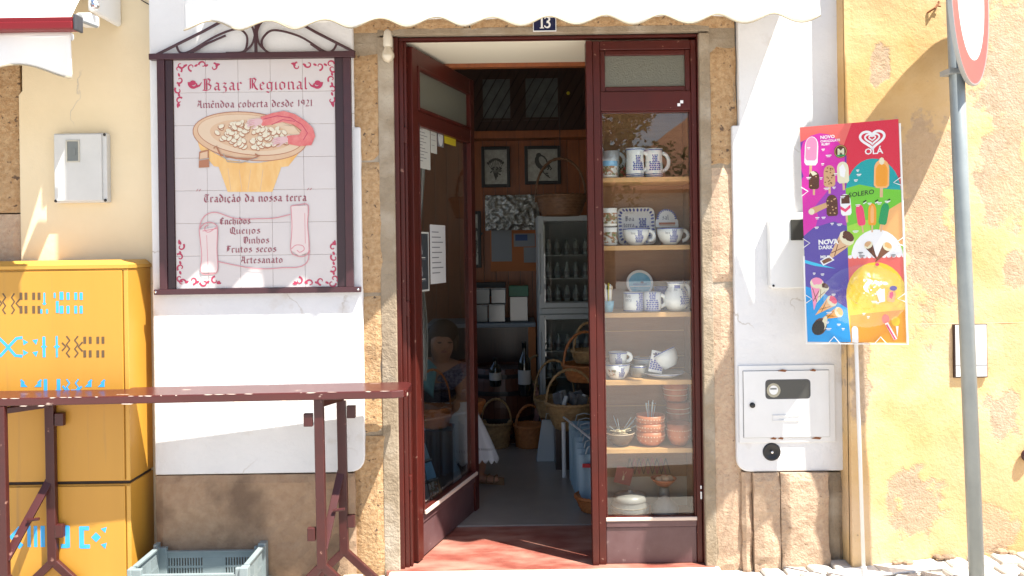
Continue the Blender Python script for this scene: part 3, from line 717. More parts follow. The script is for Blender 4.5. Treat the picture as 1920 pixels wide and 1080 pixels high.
# light bulb at the top left corner of the frame
X, Z = W(728, 118, -.03); bt = thing('light_bulb', 'clear bulb hanging in a white holder left of the door frame', 'light bulb', (X, -.035, Z))
m = MB(); m.smooth = True; m.lathe([(.004,.0),(.017,.006),(.026,.022),(.026,.034),(.017,.055),(.013,.066)], (0,0,0), 20); 
M('bulb_glass', (.55,.48,.36), .08, coat=1, spec=.8); m.build('bulb', 'bulb_glass', bt)
m = MB(); m.smooth = True; m.lathe([(.017,.064),(.019,.07),(.019,.10),(.015,.125),(.006,.135)], (0,0,0), 20, True, True); M('porcelain', (.62,.57,.47), .3); m.build('holder', 'porcelain', bt)
m = MB(); m.box(-.012, .012, .005, .04, .085, .125); m.build('bracket', 'porcelain', bt)

# house number
X0, Z1 = W(999, 31, -.01); X1, Z0 = W(1043, 59, -.01); Z1 = Z0+.092
hn = thing('house_number_plate', 'small dark blue enamel plate with white number 13 above the door', 'house number', ((X0+X1)/2, -.012, Z0))
hw = (X1-X0)/2
m = MB(); m.box(-hw, hw, -.003, .003, 0, .092); m.build('plate', 'enamel_white', hn, bevel=.001)
d = Draw((0, -.0031, 0), (1,0,0), (0,0,1)); d.rect(-hw+.003, .003, hw-.003, .089, 'enamel_blue')
def serif13(d, x, y, h, m_):
    wq = h*.15
    d.rect(x-h*.30, y, x-h*.30+wq, y+h, m_); d.rect(x-h*.40, y, x-h*.05, y+h*.07, m_); d.poly([(x-h*.30,y+h),(x-h*.43,y+h*.83),(x-h*.40,y+h*.78),(x-h*.30,y+h*.84)], m_)
    arc = lambda cy, r, a0, a1: [(x+h*.2+r*cos(radians(a0+(a1-a0)*k/12)), cy+r*sin(radians(a0+(a1-a0)*k/12))) for k in range(13)]
    d.line(arc(y+h*.74, h*.19, 165, -90), [wq*.6]*4+[wq]*9, m_); d.line(arc(y+h*.29, h*.22, 100, -165), [wq]*9+[wq*.7]*4, m_)
serif13(d, .0, .012, .050, 'enamel_white'); d.build('number', hn)

# ------------------------------------------------------------ tiled panel "Bazar Regional"
tp = thing('tiled_shop_panel', 'painted tile panel reading Bazar Regional in a dark red iron frame on the white wall', 'sign', (WX(478,320,-.06), 0, WZ(478,545,-.06)))
PO = tp.location.copy(); PY = -.036; tp.scale = (1, .42, 1); tp.location.y = -.008
def pX(px, py=320, y=PY): return WX(px, py, y)-PO.x
def pZ(py, px=478, y=PY): return WZ(px, py, y)-PO.z
def pb(name, mat, x0, x1, y0, y1, z0, z1, bev=.002): m = MB(); m.box(x0, x1, y0, y1, z0, z1); return m.build(name, mat, tp, bevel=bev)
zt_, zb_ = pZ(105), pZ(545); xL, xR = pX(297), pX(660)
pb('top_bar', 'iron_maroon', pX(283), pX(668), -.085, -.02, zt_-.010, zt_+.014)
pb('bottom_bar', 'iron_maroon', pX(289,545), pX(676,545), -.075, -.02, zb_-.012, zb_+.010)
pb('side_bar', 'iron_maroon', xL, pX(311), -.075, -.03, zb_+.0105, zt_-.0105); pb('side_bar', 'iron_maroon', pX(646), xR, -.075, -.03, zb_+.0105, zt_-.0105)
M('iron_dark', (.030,.011,.015), .45)
pb('side_bar', 'iron_dark', pX(311)+.001, pX(325), -.060, -.03, zb_+.0105, zt_-.0105); pb('side_bar', 'iron_dark', pX(630), pX(646)-.001, -.060, -.03, zb_+.0105, zt_-.0105)
pb('backing', 'iron_dark', pX(300), pX(658), -.029, -.013+.02, zb_, zt_, 0)
for px in (292, 672):
    m = MB(); m.smooth = True; m.ball((pX(px,545), -.076, zb_), .005, 8, (1,.5,1)); m.build('screw', 'chrome', tp)
# wrought iron crest
m = MB(); ym = -.05
def A(px, py, y=ym): x, z = W(px, py, y); return (x-PO.x, y, z-PO.z)
bars = [[(290,100),(380,55),(440,22)], [(664,96),(590,58),(520,18)]]
for b in bars: m.tube([A(*q) for q in b], .0065, 6)
def loop(pts): return [A(*q) for q in pts]
def smooth_curve(P, n=6):
    out = []; Q = [P[0]]+P+[P[-1]]
    for i in range(1, len(Q)-2):
        for k in range(n):
            t = k/n; a, b, c_, d_ = (Vector(Q[j]) for j in (i-1, i, i+1, i+2))
            out.append(tuple(.5*((2*b)+(-a+c_)*t+(2*a-5*b+4*c_-d_)*t*t+(-a+3*b-3*c_+d_)*t**3)))
    out.append(tuple(P[-1])); return out
for P in ([(327,84),(334,96),(352,94),(400,66),(440,52),(458,62),(460,80),(452,95),(420,97)],
          [(630,78),(622,92),(606,94),(560,66),(512,54),(492,66),(488,82),(500,96),(520,97)],
          [(440,22),(462,36),(474,60),(476,97)], [(520,18),(490,36),(478,60),(478,97)], [(452,97),(470,80),(476,50),(472,30)], [(500,97),(482,78),(479,50),(484,30)],
          [(352,98),(364,92),(384,80),(420,64)], [(600,94),(580,80)]):
    m.tube(smooth_curve(loop(P)), .0050, 6)
m.smooth = True; m.build('wrought_iron_crest', 'iron_maroon', tp)
# 35 tiles, five columns by seven rows
tx0, tx1 = pX(326), pX(629); tz0, tz1 = pZ(540), pZ(110); tw, thh = (tx1-tx0)/5, (tz1-tz0)/7
M('tile_glaze', (.58,.54,.525), .25, col2=(.545,.495,.48), nscale=5); M('tile_glaze_warm', (.51,.45,.43), .22, col2=(.47,.42,.42), nscale=5)
mm = []
for k in range(2):
    t_ = MB(); t_.box(-tw/2+.0006, tw/2-.0006, -.004, .004, -thh/2+.0006, thh/2-.0006); mm.append(t_)
prot = None
for j in range(7):
    for i in range(5):
        if prot is None:
            prot = mm[0].build('tile', 'tile_glaze', tp, bevel=.0012, seg=1); o = prot
        else: o = prot.copy(); COL.objects.link(o)
        o.location = (tx0+tw*(i+.5), -.040+random.uniform(-.0004,.0004), tz0+thh*(j+.5)); o.parent = tp
m = MB(); m.box(tx0-.002, tx1+.002, -.038, -.0295, tz0-.002, tz1+.002); M('grout_brown', (.34,.26,.21), .9); m.build('grout', 'grout_brown', tp)
M('glaze_red', (.40,.035,.085), .3); M('glaze_pink', (.55,.21,.24), .3); M('glaze_tan', (.56,.36,.22), .3, col2=(.60,.42,.28), nscale=20); M('glaze_tan2', (.62,.47,.33), .3); M('glaze_orange', (.66,.35,.10), .3, col2=(.74,.50,.22), nscale=25, stretch=(1,1,.3))
M('glaze_brown', (.36,.15,.08), .3); M('glaze_cream', (.66,.60,.46), .3); M('glaze_grey', (.33,.30,.27), .3); M('glaze_sleeve', (.56,.10,.10), .3, col2=(.66,.24,.22), nscale=40); M('glaze_skin', (.60,.40,.40), .3); M('glaze_scroll', (.62,.52,.50), .3)
# drawing frame in zoom pixels (829 x 1080 view), converted to photo pixels
K = 430/829
def zm(x, y):
    px, py = 270+x*K, y*K; a = pX(px, py), pZ(py, px); return a
d = Draw((0, -.0450, 0), (1,0,0), (0,0,1), 1, .0, .00003); d.map = zm
# corner ornaments
def curl(cx, cy, r, a0, turns, wd, m_='glaze_red', sg=1):
    P = []; n = 12
    for k in range(n+1):
        t = k/n; a = radians(a0)+sg*turns*2*pi*t; rr = r*(1-.75*t); P.append((cx+rr*cos(a), cy+rr*sin(a)))
    d.line([zmI(p) for p in P], [KS*wd*(1-.6*k/n) for k in range(n+1)], m_)
d.map = None; KS = zm(100, 0)[0]-zm(99, 0)[0]; zmI = lambda p: zm(*p)
for (cx, cy, dx, dy) in ((113,225,1,1), (688,222,-1,1), (118,1030,1,-1), (694,1032,-1,-1)):
    for k in range(4):
        curl(cx+dx*(16+k*40), cy+dy*(8+(k % 2)*8), 15, 90*k, .8, 7, sg=dx*dy); d.ell(*zm(cx+dx*(34+k*38), cy+dy*10), KS*7, KS*4, 'glaze_red', .5*dx)
        curl(cx+dx*(8+(k % 2)*4), cy+dy*(24+k*38), 14, 90*k+45, .8, 7, sg=-dx*dy); d.ell(*zm(cx+dx*10, cy+dy*(44+k*36)), KS*4, KS*7, 'glaze_red', .3)
    d.ell(*zm(cx+dx*150, cy+dy*6), KS*9, KS*4, 'glaze_red'); d.ell(*zm(cx+dx*6, cy+dy*155), KS*4, KS*9, 'glaze_red')
def gt(t, x0, x1, ybase, h, m_='glaze_red', wn=.62, sl=0):
    a, b = zm(x0, ybase), zm(x1, ybase); sc = (zm(0, 0)[1]-zm(0, h)[1])/6.1
    d.gothic(t, a[0], a[1]+sl, sc, m_, width=b[0]-a[0], wn=wn)
M('glaze_text', (.26,.06,.085), .3); M('glaze_text2', (.38,.10,.13), .3)
gt('Bazar Regional', 208, 592, 326, 42, wn=.85); gt('Amêndoa coberta desde 1921', 186, 610, 389, 26, 'glaze_text', 1.0)
gt('"', 184, 212, 716, 30, 'glaze_text2', 1.3); gt('Tradição da nossa terra', 212, 588, 731, 28, 'glaze_text', 1.1); gt('"', 586, 614, 712, 30, 'glaze_text2', 1.3)
for t, a, b, y in (('Enchidos', 270, 384, 811), ('Queijos', 306, 420, 845), ('Vinhos', 355, 452, 880), ('Frutos secos', 292, 478, 913), ('Artesanato', 345, 502, 952)): gt(t, a, b, y, 24, 'glaze_text', 1.05)
for cx, sg in ((184, 1), (616, -1)):
    curl(cx-sg*4, 302, 20, 200 if sg > 0 else -20, .62, 13, sg=-sg); d.ell(*zm(cx-sg*10, 298), KS*11, KS*9, 'glaze_red')
    d.line([zm(cx+sg*2, 312), zm(cx+sg*14, 308), zm(cx+sg*22, 296)], [KS*9, KS*6, KS*2], 'glaze_red')
# the basket of almonds
def zp(L): return [zm(*p) for p in L]
d.poly(zp([(262,588),(500,588),(462,693),(300,693)]), 'glaze_orange')
for x in (300, 340, 385, 430): d.line(zp([(x, 600), (x+12*(1 if x < 380 else -1), 690)]), KS*2.2, 'glaze_tan')
d.poly(zp([(180,470),(230,540),(300,578),(400,590),(500,575),(560,548),(600,500),(520,600),(430,612),(330,612),(250,600),(200,540)]), 'glaze_orange')
rot = -radians(7)
d.ell(*zm(380,492), KS*208, KS*88, 'glaze_brown', rot, 48); d.ell(*zm(380,492), KS*205, KS*85, 'glaze_tan', rot, 48)
d.ell(*zm(382,487), KS*193, KS*73, 'glaze_brown', rot, 48); d.ell(*zm(382,486), KS*191, KS*71, 'glaze_tan2', rot, 48)
d.ell(*zm(385,488), KS*150, KS*55, 'glaze_tan', rot, 40)
R = random.Random(4)
for k in range(105):
    a, r_ = R.uniform(0, 6.28), math.sqrt(R.uniform(.0,1)); x, y = 392+r_*132*cos(a), 488+r_*48*sin(a)+.10*(r_*132*cos(a))
    ro = R.uniform(-.9,.9); d.ell(*zm(x, y+2), KS*13, KS*8.5, 'glaze_brown', ro, 8); d.ell(*zm(x, y), KS*11, KS*7, 'glaze_cream', ro, 8)
d.line(zp([(250,536),(260,528),(275,560),(330,572),(392,574),(415,562),(400,556)]), KS*6, 'glaze_brown'); d.line(zp([(285,556),(300,584),(350,588),(410,570)]), KS*3, 'glaze_grey')
d.poly(zp([(198,548),(232,540),(234,604),(196,606)]), 'glaze_brown'); d.poly(zp([(202,553),(228,546),(228,570),(200,574)]), 'glaze_tan'); d.line(zp([(196,578),(234,572)]), KS*4, 'glaze_grey')
# arms and hands
d.poly(zp([(420,422),(462,408),(505,400),(545,412),(585,438),(610,462),(618,492),(604,524),(560,528),(520,520),(514,490),(560,486),(568,470),(540,450),(500,440),(450,452),(424,455)]), 'glaze_sleeve')
d.poly(zp([(500,452),(540,456),(556,474),(520,484)]), 'glaze_tan2')
d.line(zp([(430,430),(480,418),(530,425),(570,450),(590,480),(575,505)]), KS*3, 'glaze_red'); d.line(zp([(460,450),(500,432),(545,438)]), KS*2.5, 'glaze_red')
for hx, hy, sg in ((422,440,-1), (514,506,-1)):
    d.ell(*zm(hx-14, hy), KS*20, KS*13, 'glaze_skin', .2)
    for k in range(4): d.line(zp([(hx-24, hy-9+k*6), (hx-44-(k % 2)*4, hy-6+k*7), (hx-54+abs(k-1)*4, hy+2+k*7)]), [KS*6, KS*5, KS*3], 'glaze_skin')
    d.line(zp([(hx-14, hy+9), (hx-24, hy+20), (hx-36, hy+24)]), [KS*6, KS*5, KS*3], 'glaze_skin')
    for k in range(3): d.line(zp([(hx-24, hy-5+k*6), (hx-44, hy-2+k*7)]), KS*1.2, 'glaze_pink')
# scroll
def scr(L, wd=3, m_='glaze_pink'): d.line([tuple(q[:2]) for q in smooth_curve([(*zm(*p), 0) for p in L], 4)], KS*wd, m_)
d.poly(zp([(200,830),(262,820),(264,985),(205,985)]), 'glaze_scroll'); d.poly(zp([(530,745),(590,742),(594,910),(560,925),(530,905)]), 'glaze_scroll')
scr([(198,832),(205,800),(225,775),(262,768),(330,790),(420,790),(470,788),(528,775)]); scr([(200,826),(214,810),(236,803),(258,812),(264,830),(262,900),(264,978),(240,990),(205,984),(207,920),(198,832)])
scr([(262,820),(236,838),(222,836),(218,822),(232,812)]); scr([(210,835),(262,826)]); scr([(530,745),(558,740),(592,742),(590,810),(596,900),(580,925),(552,925),(530,905),(534,820),(530,745)])
scr([(532,900),(548,886),(572,888),(578,902),(562,912),(552,904)]); scr([(597,905),(590,945),(560,965),(500,968),(430,972),(360,965),(264,945)]); scr([(225,850),(230,970)], 2); scr([(580,770),(582,880)], 2)
d.build('painting', tp)

# ------------------------------------------------------------ awnings
def scallop_awning(name, label, x0, x1, yv, zv, zmax, yw, zw, per, amp, parent_bar=None, seed=0, phase=0, slope=0, inset=0):
    t = thing(name, label, 'awning', ((x0+x1)/2, 0, zv)); ox_, oz_ = (x0+x1)/2, zv; R = random.Random(seed)
    n = int((x1-x0)*60); nn = lambda x, z: noise.noise(Vector((x*4+seed, z*3, 0)))*.012+noise.noise(Vector((x*14+seed, z*2, 1)))*.004
    def bot(x):
        return zv+slope*(x-x0)+amp*(.5+.5*cos(2*pi*((x-x0)/per+phase)))
    def val(u, v):
        x = x0+(x1-x0)*u; z = bot(x)+(zmax-bot(x))*v
        k = (1-v)*.016*sin(x*2*pi/per*1.0+seed)+nn(x, z)*(1.2-v)
        return (x-ox_, yv+k, z-oz_)
    m = MB(); m.smooth = True; m.grid(val, n, 10); m.build('valance', 'fabric_white', t, thick=.0015, fixn=False)
    h = MB(); h.tube([Vector(val(i/n, 0))+Vector((0,-.001,0)) for i in range(n+1)], .0030, 5); h.build('hem', 'fabric_hem', t)
    m = MB(); m.smooth = True
    m.grid(lambda u, v: (x0+(x1-inset*v**.3-x0)*u-ox_, yv+(yw-yv)*v, zmax+(zw-zmax)*v-oz_-.02*sin(pi*v)+nn(x0+(x1-x0)*u, v*3)), n, 10); m.build('canopy', 'fabric_white', t, thick=.0015, fixn=False)
    m = MB(); m.tube([(x0-ox_+.002, yv+.014, zmax-oz_-.014), (x1-ox_-.002, yv+.014, zmax-oz_-.014)], .014, 10); m.build('front_bar', 'white_metal', t)
    return t
AY = -.328
ax0, az = W(346, 46, AY); ax1 = WX(1537, 40, AY)
zv_ = WZ(900, 50, AY)
ta = scallop_awning('shop_awning', 'white scalloped awning over the shop door, mostly cut by the top of the photo', ax0, ax1, AY, zv_, zv_+.125, -.02, 2.36, .208, .036, seed=2, phase=.5-(WX(664,50,AY)-ax0)/.208)
# rear flap seen between the scallops
m = MB(); m.smooth = True; n = 160; bw = ax1-ax0-.5
def rear(u, v):
    x = -bw/2+bw*u; z = .034+.010*abs(sin(pi*(x/.31+.2)))+.06*v; return (x, AY+.05+.01*sin(x*18), z+.004)
m.grid(rear, n, 4); m.build('inner_flap', 'fabric_white', ta, thick=.0015, fixn=False)
# unseen cloth sheet added above the frame to shade the cream wall
m = MB(); m.smooth = True; m.grid(lambda u, v: (-1.245+.50*u, -.40+.012*sin(u*9), 2.43+1.9*v), 24, 12)
tag(m.build('shade_cloth', 'fabric_white', fixn=False, thick=.002), 'unseen white cloth added above the shop awning to shade the cream wall', 'shade cloth')
# neighbour's awning with the red bar
nx1 = WX(142, 50, -.42)
nb = scallop_awning('red_bar_awning', 'white awning with a glossy red bar at the top left corner of the photo', -2.75, WX(133,120,-.40), -.40, WZ(100,146,-.40), WZ(100,60,-.40), .06, 2.62, .40, .05, seed=9, phase=.55, inset=.07)
bx = nb.location
m = MB(); z0, z1 = WZ(70,58,-.42), WZ(70,34,-.42)
m.box(-2.75-bx.x, nx1-bx.x, -.435, -.395, z0-bx.z, z1-bx.z); m.box(-2.75-bx.x, nx1-bx.x, -.445, -.4352, z0-bx.z, z0-bx.z+.028); m.build('red_bar', 'bar_red', nb, bevel=.004)
m = MB(); m.box(nx1-bx.x+.0005, nx1-bx.x+.012, -.44, -.39, z0-bx.z-.003, z1-bx.z+.008); m.build('end_cap', 'grey_dark', nb, bevel=.003)
br = thing('awning_bracket', 'white metal awning arm bracket fixed to the cream wall beside the red bar', 'bracket', (WX(178,30,0), .05, WZ(178,30,0)))
bo = br.location
m = MB(); X0, Z0 = W(170, 46, .03); X1, Z1 = W(206, -30, .03); X0 = WX(163,46,-.21)
m.box(X0-bo.x, X1-bo.x, -.21, .03, Z0-bo.z, Z1-bo.z+.1); m.build('housing', 'white_plastic', br, bevel=.012)
m = MB(); X0, Z0 = W(150, 48, -.2); X1, Z1 = W(180, 27, -.2); m.box(X0-bo.x, X1-bo.x-.004, -.28, -.212, Z0-bo.z, Z1-bo.z); m.build('arm_joint', 'white_plastic', br, bevel=.006)
m = MB(); X, Z = W(181, 12, -.2)
m.tube([(X-bo.x, -.27, Z-bo.z+.045), (X-bo.x, -.27, Z-bo.z-.012)], .012, 10); m.ball((X-bo.x+.004, -.27, Z-bo.z), .017, 10); m.tube([(X-bo.x-.014, -.28, Z-bo.z+.05), (X-bo.x+.014, -.275, Z-bo.z+.02)], .004, 6); m.build('fitting', 'chrome', br)
m = MB(); X, Z = W(148, 37, -.30); m.tube([(X-bo.x-.0, -.36, Z-bo.z), (X-bo.x+.012, -.36, Z-bo.z)], .019, 14); m.tube([(X-bo.x, -.355, Z-bo.z), (X-bo.x+.02, -.26, Z-bo.z)], .008, 8); m.build('pivot', 'sign_grey', br)
# thin black cable at top left
m = MB(); m.tube([(WX(262,0,.06), .074, WZ(262,-2,.06)), (WX(272,4,.06), .074, WZ(272,4,.06)), (WX(281,9,.06), .076, WZ(281,9,.06))], .0022, 5)
tag(m.build('cable', 'black'), 'short thin black cable at the top corner of the cream wall', 'cable')

# ------------------------------------------------------------ meter box on the cream wall
X0, Z0 = W(106, 381, .06); X1, Z1 = W(203, 250, .06); mb_ = thing('meter_box', 'square white meter box with small window on the cream wall', 'meter box', ((X0+X1)/2, .08, Z0)); a = (X1-X0)/2; hh = Z1-Z0
m = MB(); M('box_white', (.58,.58,.56), .5, col2=(.52,.52,.50), nscale=9); m.box(-a, a, -.035, .0, 0, hh); m.build('case', 'box_white', mb_, bevel=.004)
m = MB(); m.box(-a+.004, a-.018, -.043, -.0352, .006, hh-.004); m.build('lid', 'box_white', mb_, bevel=.004)
M('window_rim', (.45,.43,.36), .5); M('window_grey', (.17,.18,.17), .25)
m = MB(); frame_boxes(m, -a*.50, -.004+a*.30*.2, hh*.58, hh*.90, .006, -.047, -.0432); m.build('window_rim', 'window_rim', mb_, bevel=.001)
m = MB(); m.box(-a*.45, -.008+a*.06, -.0445, -.0432, hh*.60, hh*.88); m.box(-a*.26, -a*.12, -.047, -.0446, hh*.68, hh*.78); m.build('window', 'window_grey', mb_)
for sx, sz in ((-1,0),(1,0),(1,1)):
    m = MB(); m.smooth = True; m.ball((sx*(a-.008)+(.002 if sx > 0 else 0), -.041, .008+sz*(hh-.016)), .0065, 8, (1,.8,1)); m.build('screw', 'black', mb_)

# ------------------------------------------------------------ yellow street cabinet
CYF = -.135
sc_ = thing('street_cabinet', 'tall yellow metal utility cabinet with blue and brown patterns at the left edge', 'utility cabinet', (WX(100,700,CYF), CYF, 0)); co = sc_.location
xr = WX(241,700,CYF)-co.x; xle = -2.25-co.x; zc1 = WZ(237,503,CYF); zse = WZ(150,906,CYF); bk = .078-CYF
m = MB(); m.box(xle, xr, .004, bk, zse+.006, zc1); m.build('upper_body', 'yellow_metal', sc_, bevel=.003)
m = MB(); m.box(xle, xr, .004, bk, -.1, zse-.006); m.build('lower_body', 'yellow_metal', sc_, bevel=.003)
m = MB(); m.box(xle+.01, xr-.006, .012, bk-.01, zse-.006, zse+.006); m.build('seam', 'dark_joint', sc_)
m = MB(); m.box(xle, xr+.004, -.004, bk, zc1+.0005, zc1+.014); i = m.pt; 
a_ = [i((xle, -.004, zc1+.0145)), i((xr+.004, -.004, zc1+.0145)), i((xr+.004, bk, zc1+.0145)), i((xle, bk, zc1+.0145)), i((xle, .05, zc1+.034)), i((xr-.06, .05, zc1+.034)), i((xr-.02, bk, zc1+.034)), i((xle, bk, zc1+.034))]
for f in ((0,1,5,4),(1,2,6,5),(4,5,6,7),(0,3,2,1)): m.face([a_[k] for k in f])
m.build('lid', 'yellow_edge', sc_)
xd = WX(233,700,CYF)-co.x
m = MB(); m.box(xle, xd-.002, -.004, .003, zse+.010, zc1-.008); m.build('door', 'yellow_metal', sc_, bevel=.002)
m = MB(); m.box(xle, xd-.002, -.004, .003, -.09, zse-.012); m.build('door', 'yellow_metal', sc_, bevel=.002)
m = MB(); m.box(xd+.003, xr+.002, -.001, .0035, -.09, zse-.012); m.box(xd+.003, xr+.002, -.001, .0035, zse+.010, zc1-.004); m.build('edge_trim', 'yellow_edge', sc_, bevel=.001)
# stencilled bands
d = Draw((0, -.0042, 0), (1,0,0), (0,0,1), 1, .0003, .00002)
def c1(x, y): px, py = x/4.5, 520+y/4.5; return WX(px, py, CYF-.004)-co.x, WZ(px, py, CYF-.004)
Kc = c1(100,0)[0]-c1(99,0)[0]
def bl(L, wd=13, m_='paint_blue'): d.line([c1(*p) for p in L], Kc*wd*1.2, m_)
def bars_(xs, ys, wd, m_):
    for x in xs:
        for a, b in ys: d.rect(*c1(x-wd*.6, b), *c1(x+wd*.6, a), m_)
def zig(x, y0, y1, s, m_, n=5): bl([(x+(s if k % 2 else -s), y0+(y1-y0)*k/n) for k in range(n+1)], 11, m_)
def chev(x, cy, s, h, m_): bl([(x-s, cy-h), (x+s, cy), (x-s, cy+h)], 11, m_)
r1 = ((128,190),(240,305))
zig(35, 135, 310, 12, 'paint_dark'); chev(5, 220, 10, 26, 'paint_dark'); zig(110, 135, 310, -12, 'paint_dark'); chev(158, 220, -22, 50, 'paint_dark')
bars_((178,220,285,330), r1, 20, 'paint_dark'); bl([(375,130),(375,225)], 12); d.ell(*c1(375,222), Kc*18, Kc*14, 'paint_blue', n=4); bars_((350,398), ((268,305),), 14, 'paint_blue')
bars_((575,640,686), r1, 20, 'paint_blue'); bars_((520,), ((122,190),(240,305)), 26, 'paint_blue'); bl([(485,200),(485,300)], 20); bars_((462,), ((130,175),), 12, 'paint_blue')
NR = lambda: Draw((0, -.0042, 0), (1,0,0), (0,0,1), 1, .0003, .00002)
d.build('stencil_band', sc_); d = NR()
r2 = ((500,560),(615,675))
bl([(-20,500),(60,580),(130,660),(190,665)], 20); bl([(0,668),(70,590),(140,515),(190,508)], 20)
for cx, cy in ((210,548),(300,540),(210,636),(300,642)): d.ell(*c1(cx,cy), Kc*30, Kc*28, 'paint_blue', n=3, rot=cx*.1)
bars_((372,), ((500,675),), 18, 'paint_blue'); d.ell(*c1(372,585), Kc*26, Kc*20, 'paint_blue', n=4); bars_((480,), ((495,675),), 12, 'paint_blue'); d.ell(*c1(480,585), Kc*28, Kc*20, 'paint_blue', n=4)
chev(540, 585, 16, 34, 'paint_dark'); zig(575, 495, 675, 14, 'paint_dark'); zig(645, 495, 675, -14, 'paint_dark'); chev(680, 585, -18, 40, 'paint_dark')
bars_((716,762,826,870), r2, 19, 'paint_dark')
d.build('stencil_band', sc_); d = NR()
for cx in (205, 320, 745, 855):
    sg = 1 if cx in (205,) else -1
    d.poly([c1(cx-30, 925), c1(cx+28, 925), c1(cx+28*(1 if sg < 0 else -1), 868)], 'paint_blue'); bl([(cx-sg*30, 865), (cx, 892)], 14)
bars_((385,495), ((858,965),), 24, 'paint_blue'); bl([(470,960),(520,960)], 20); zig(575, 860, 960, 12, 'paint_blue', 3); bl([(530,915),(565,960)], 14); zig(650, 860, 960, -12, 'paint_blue', 3); bl([(690,920),(650,960)], 14); bl([(600,955),(640,955)], 14)
d.build('stencil_band', sc_); d = NR()
# lower band, from the other zoom (909 px for 320, y from 700)
def c2(x, y): px, py = x*.352, 700+y*.352; return WX(px, py, CYF-.004)-co.x, WZ(px, py, CYF-.004)
c1 = c2; Kc = c1(100,0)[0]-c1(99,0)[0]
bl([(110,825),(65,870),(115,925)], 26); bars_((155,190), ((812,925),), 14, 'paint_blue'); bars_((228,), ((812,925),), 18, 'paint_blue'); bars_((300,320), ((815,850),), 14, 'paint_blue')
bars_((360,), ((812,928),), 20, 'paint_blue'); bl([(325,820),(365,820)], 18); bl([(325,920),(365,920)], 18)
bars_((435,), ((815,930),), 20, 'paint_blue'); bl([(428,825),(475,825)], 18); bl([(428,922),(480,922)], 18); d.ell(*c1(512,873), Kc*26, Kc*26, 'paint_blue', n=4)
for x, y in ((556,832),(556,916)): d.ell(*c1(x,y), Kc*19, Kc*19, 'paint_blue', n=3, rot=.8)
d.build('stencil_band', sc_)
m = MB()
for k in range(5): X, Z = WX(200,640,CYF), .58; m.ball((xr-.02, .03+.02*k, .5+.1*k), .003, 5)
m.build('rivet', 'yellow_edge', sc_)

# ------------------------------------------------------------ trestle bench
HB = .775
tb_ = thing('trestle_bench', 'long dark red trestle table with chipped plank top in front of the white wall', 'trestle table', (-1.3, -.2, 0)); to = tb_.location
def B3(px, py, y): x, z = W(px, py, y); return Vector((x-to.x, y-to.y, z))
xe = WX(768, 735, -.16)-to.x
# plank: ends right with clipped corners; turned very slightly
m = MB(); bw_, ew = .20, .020
yl0, yl1 = -.315-to.y, -.135-to.y; yr0, yr1 = -.262-to.y, -.050-to.y; xq = -2.9-to.x
out = [(xq, yl0-.03), (xe-.055, yr0), (xe-.012, yr0+.018), (xe, yr0+.05), (xe, yr1-.04), (xe-.02, yr1), (xq, yl1-.01)]
def top_(m, z0, z1, ins):
    c_ = Vector((sum(p[0] for p in out)/len(out), sum(p[1] for p in out)/len(out)))
    a = [m.pt((x, y, z0)) for x, y in out]; b = [m.pt((x, y, z1)) for x, y in out]
    m.face(a[::-1]); m.face(b); n = len(out)
    for i in range(n): j = (i+1) % n; m.face((a[i], a[j], b[j], b[i]))
top_(m, HB-.030, HB, 0); m.build('plank_top', 'maroon_bench', tb_, bevel=.004)
R = random.Random(12)
m = MB()      # chips of bare wood along the front edges
for k in range(34):
    u = R.random(); x = -1.05+(xe-.06+1.05)*u; y = (yl0-.03)+(yr0-yl0+.03)*((x-xq)/(xe-.055-xq)); z = R.choice((HB-.0005, HB-.0005, HB-.029)); a = R.uniform(.003,.022); b = R.uniform(.001,.0035)
    p = [(x-a, y-.0009, z-b*R.random()), (x-a*.3, y-.0012, z-b), (x+a*.5, y-.0012, z-b*R.uniform(.5,1.3)), (x+a, y-.0009, z-.0002), (x+a*.2, y-.001, z+.0008), (x-a*.6, y-.001, z+.0008)]
    m.poly(p)
tag(m.build('bare_chips', 'chip_wood', tb_, fixn=False), kind='stuff')
def trestle(fx, rx, yf, yr, sk=1):
    t = 'maroon_steel'
    def leg(px, py, y, sign):
        top = B3(px, py, y); X = top.x; top.z = HB-.031; m = MB()
        m.bar((X, y-to.y, top.z), (X+.004, y-to.y, .095), .036, .024)
        m.bar((X+.004, y-to.y, .11), (X-.13, y-to.y, GZ), .030, .022); m.bar((X+.004, y-to.y, .11), (X+.138, y-to.y, GZ), .030, .022)
        m.bar((X-.018*sign-.022*sign, y-to.y-.003, HB-.085), (X-.018*sign-.022*sign, y-to.y-.003, HB-.135), .034, .022)
        m.bar((X-.034*sign, y-to.y-.003, .255), (X-.034*sign, y-to.y-.003, .205), .030, .024)
        return m.build('leg', t, tb_, bevel=.003), X
    o1, X1 = leg(fx[0], fx[1], yf, 1); o2, X2 = leg(rx[0], rx[1], yr, -1)
    m = MB(); m.bar((X1+.01, yf-to.y, .17), (X2-.004, yr-to.y+.0, .43), .03, .012); m.build('brace', t, tb_, bevel=.002)
    m = MB(); m.bar((X1+.002, yf-to.y+.012, HB-.05), (X2-.002, yr-to.y-.012, HB-.05), .022, .03); m.build('cross_rail', t, tb_, bevel=.002)
    m = MB(); mid = (X1+X2)/2; m.tube([(mid+.01, (yf+yr)/2-to.y-.02, .30), (mid+.055, (yf+yr)/2-to.y-.02, .305)], .006, 8); m.build('peg', t, tb_)
trestle((600, 900), (642, 900), -.235, -.085); trestle((4, 900), (96, 900), -.30, -.155)

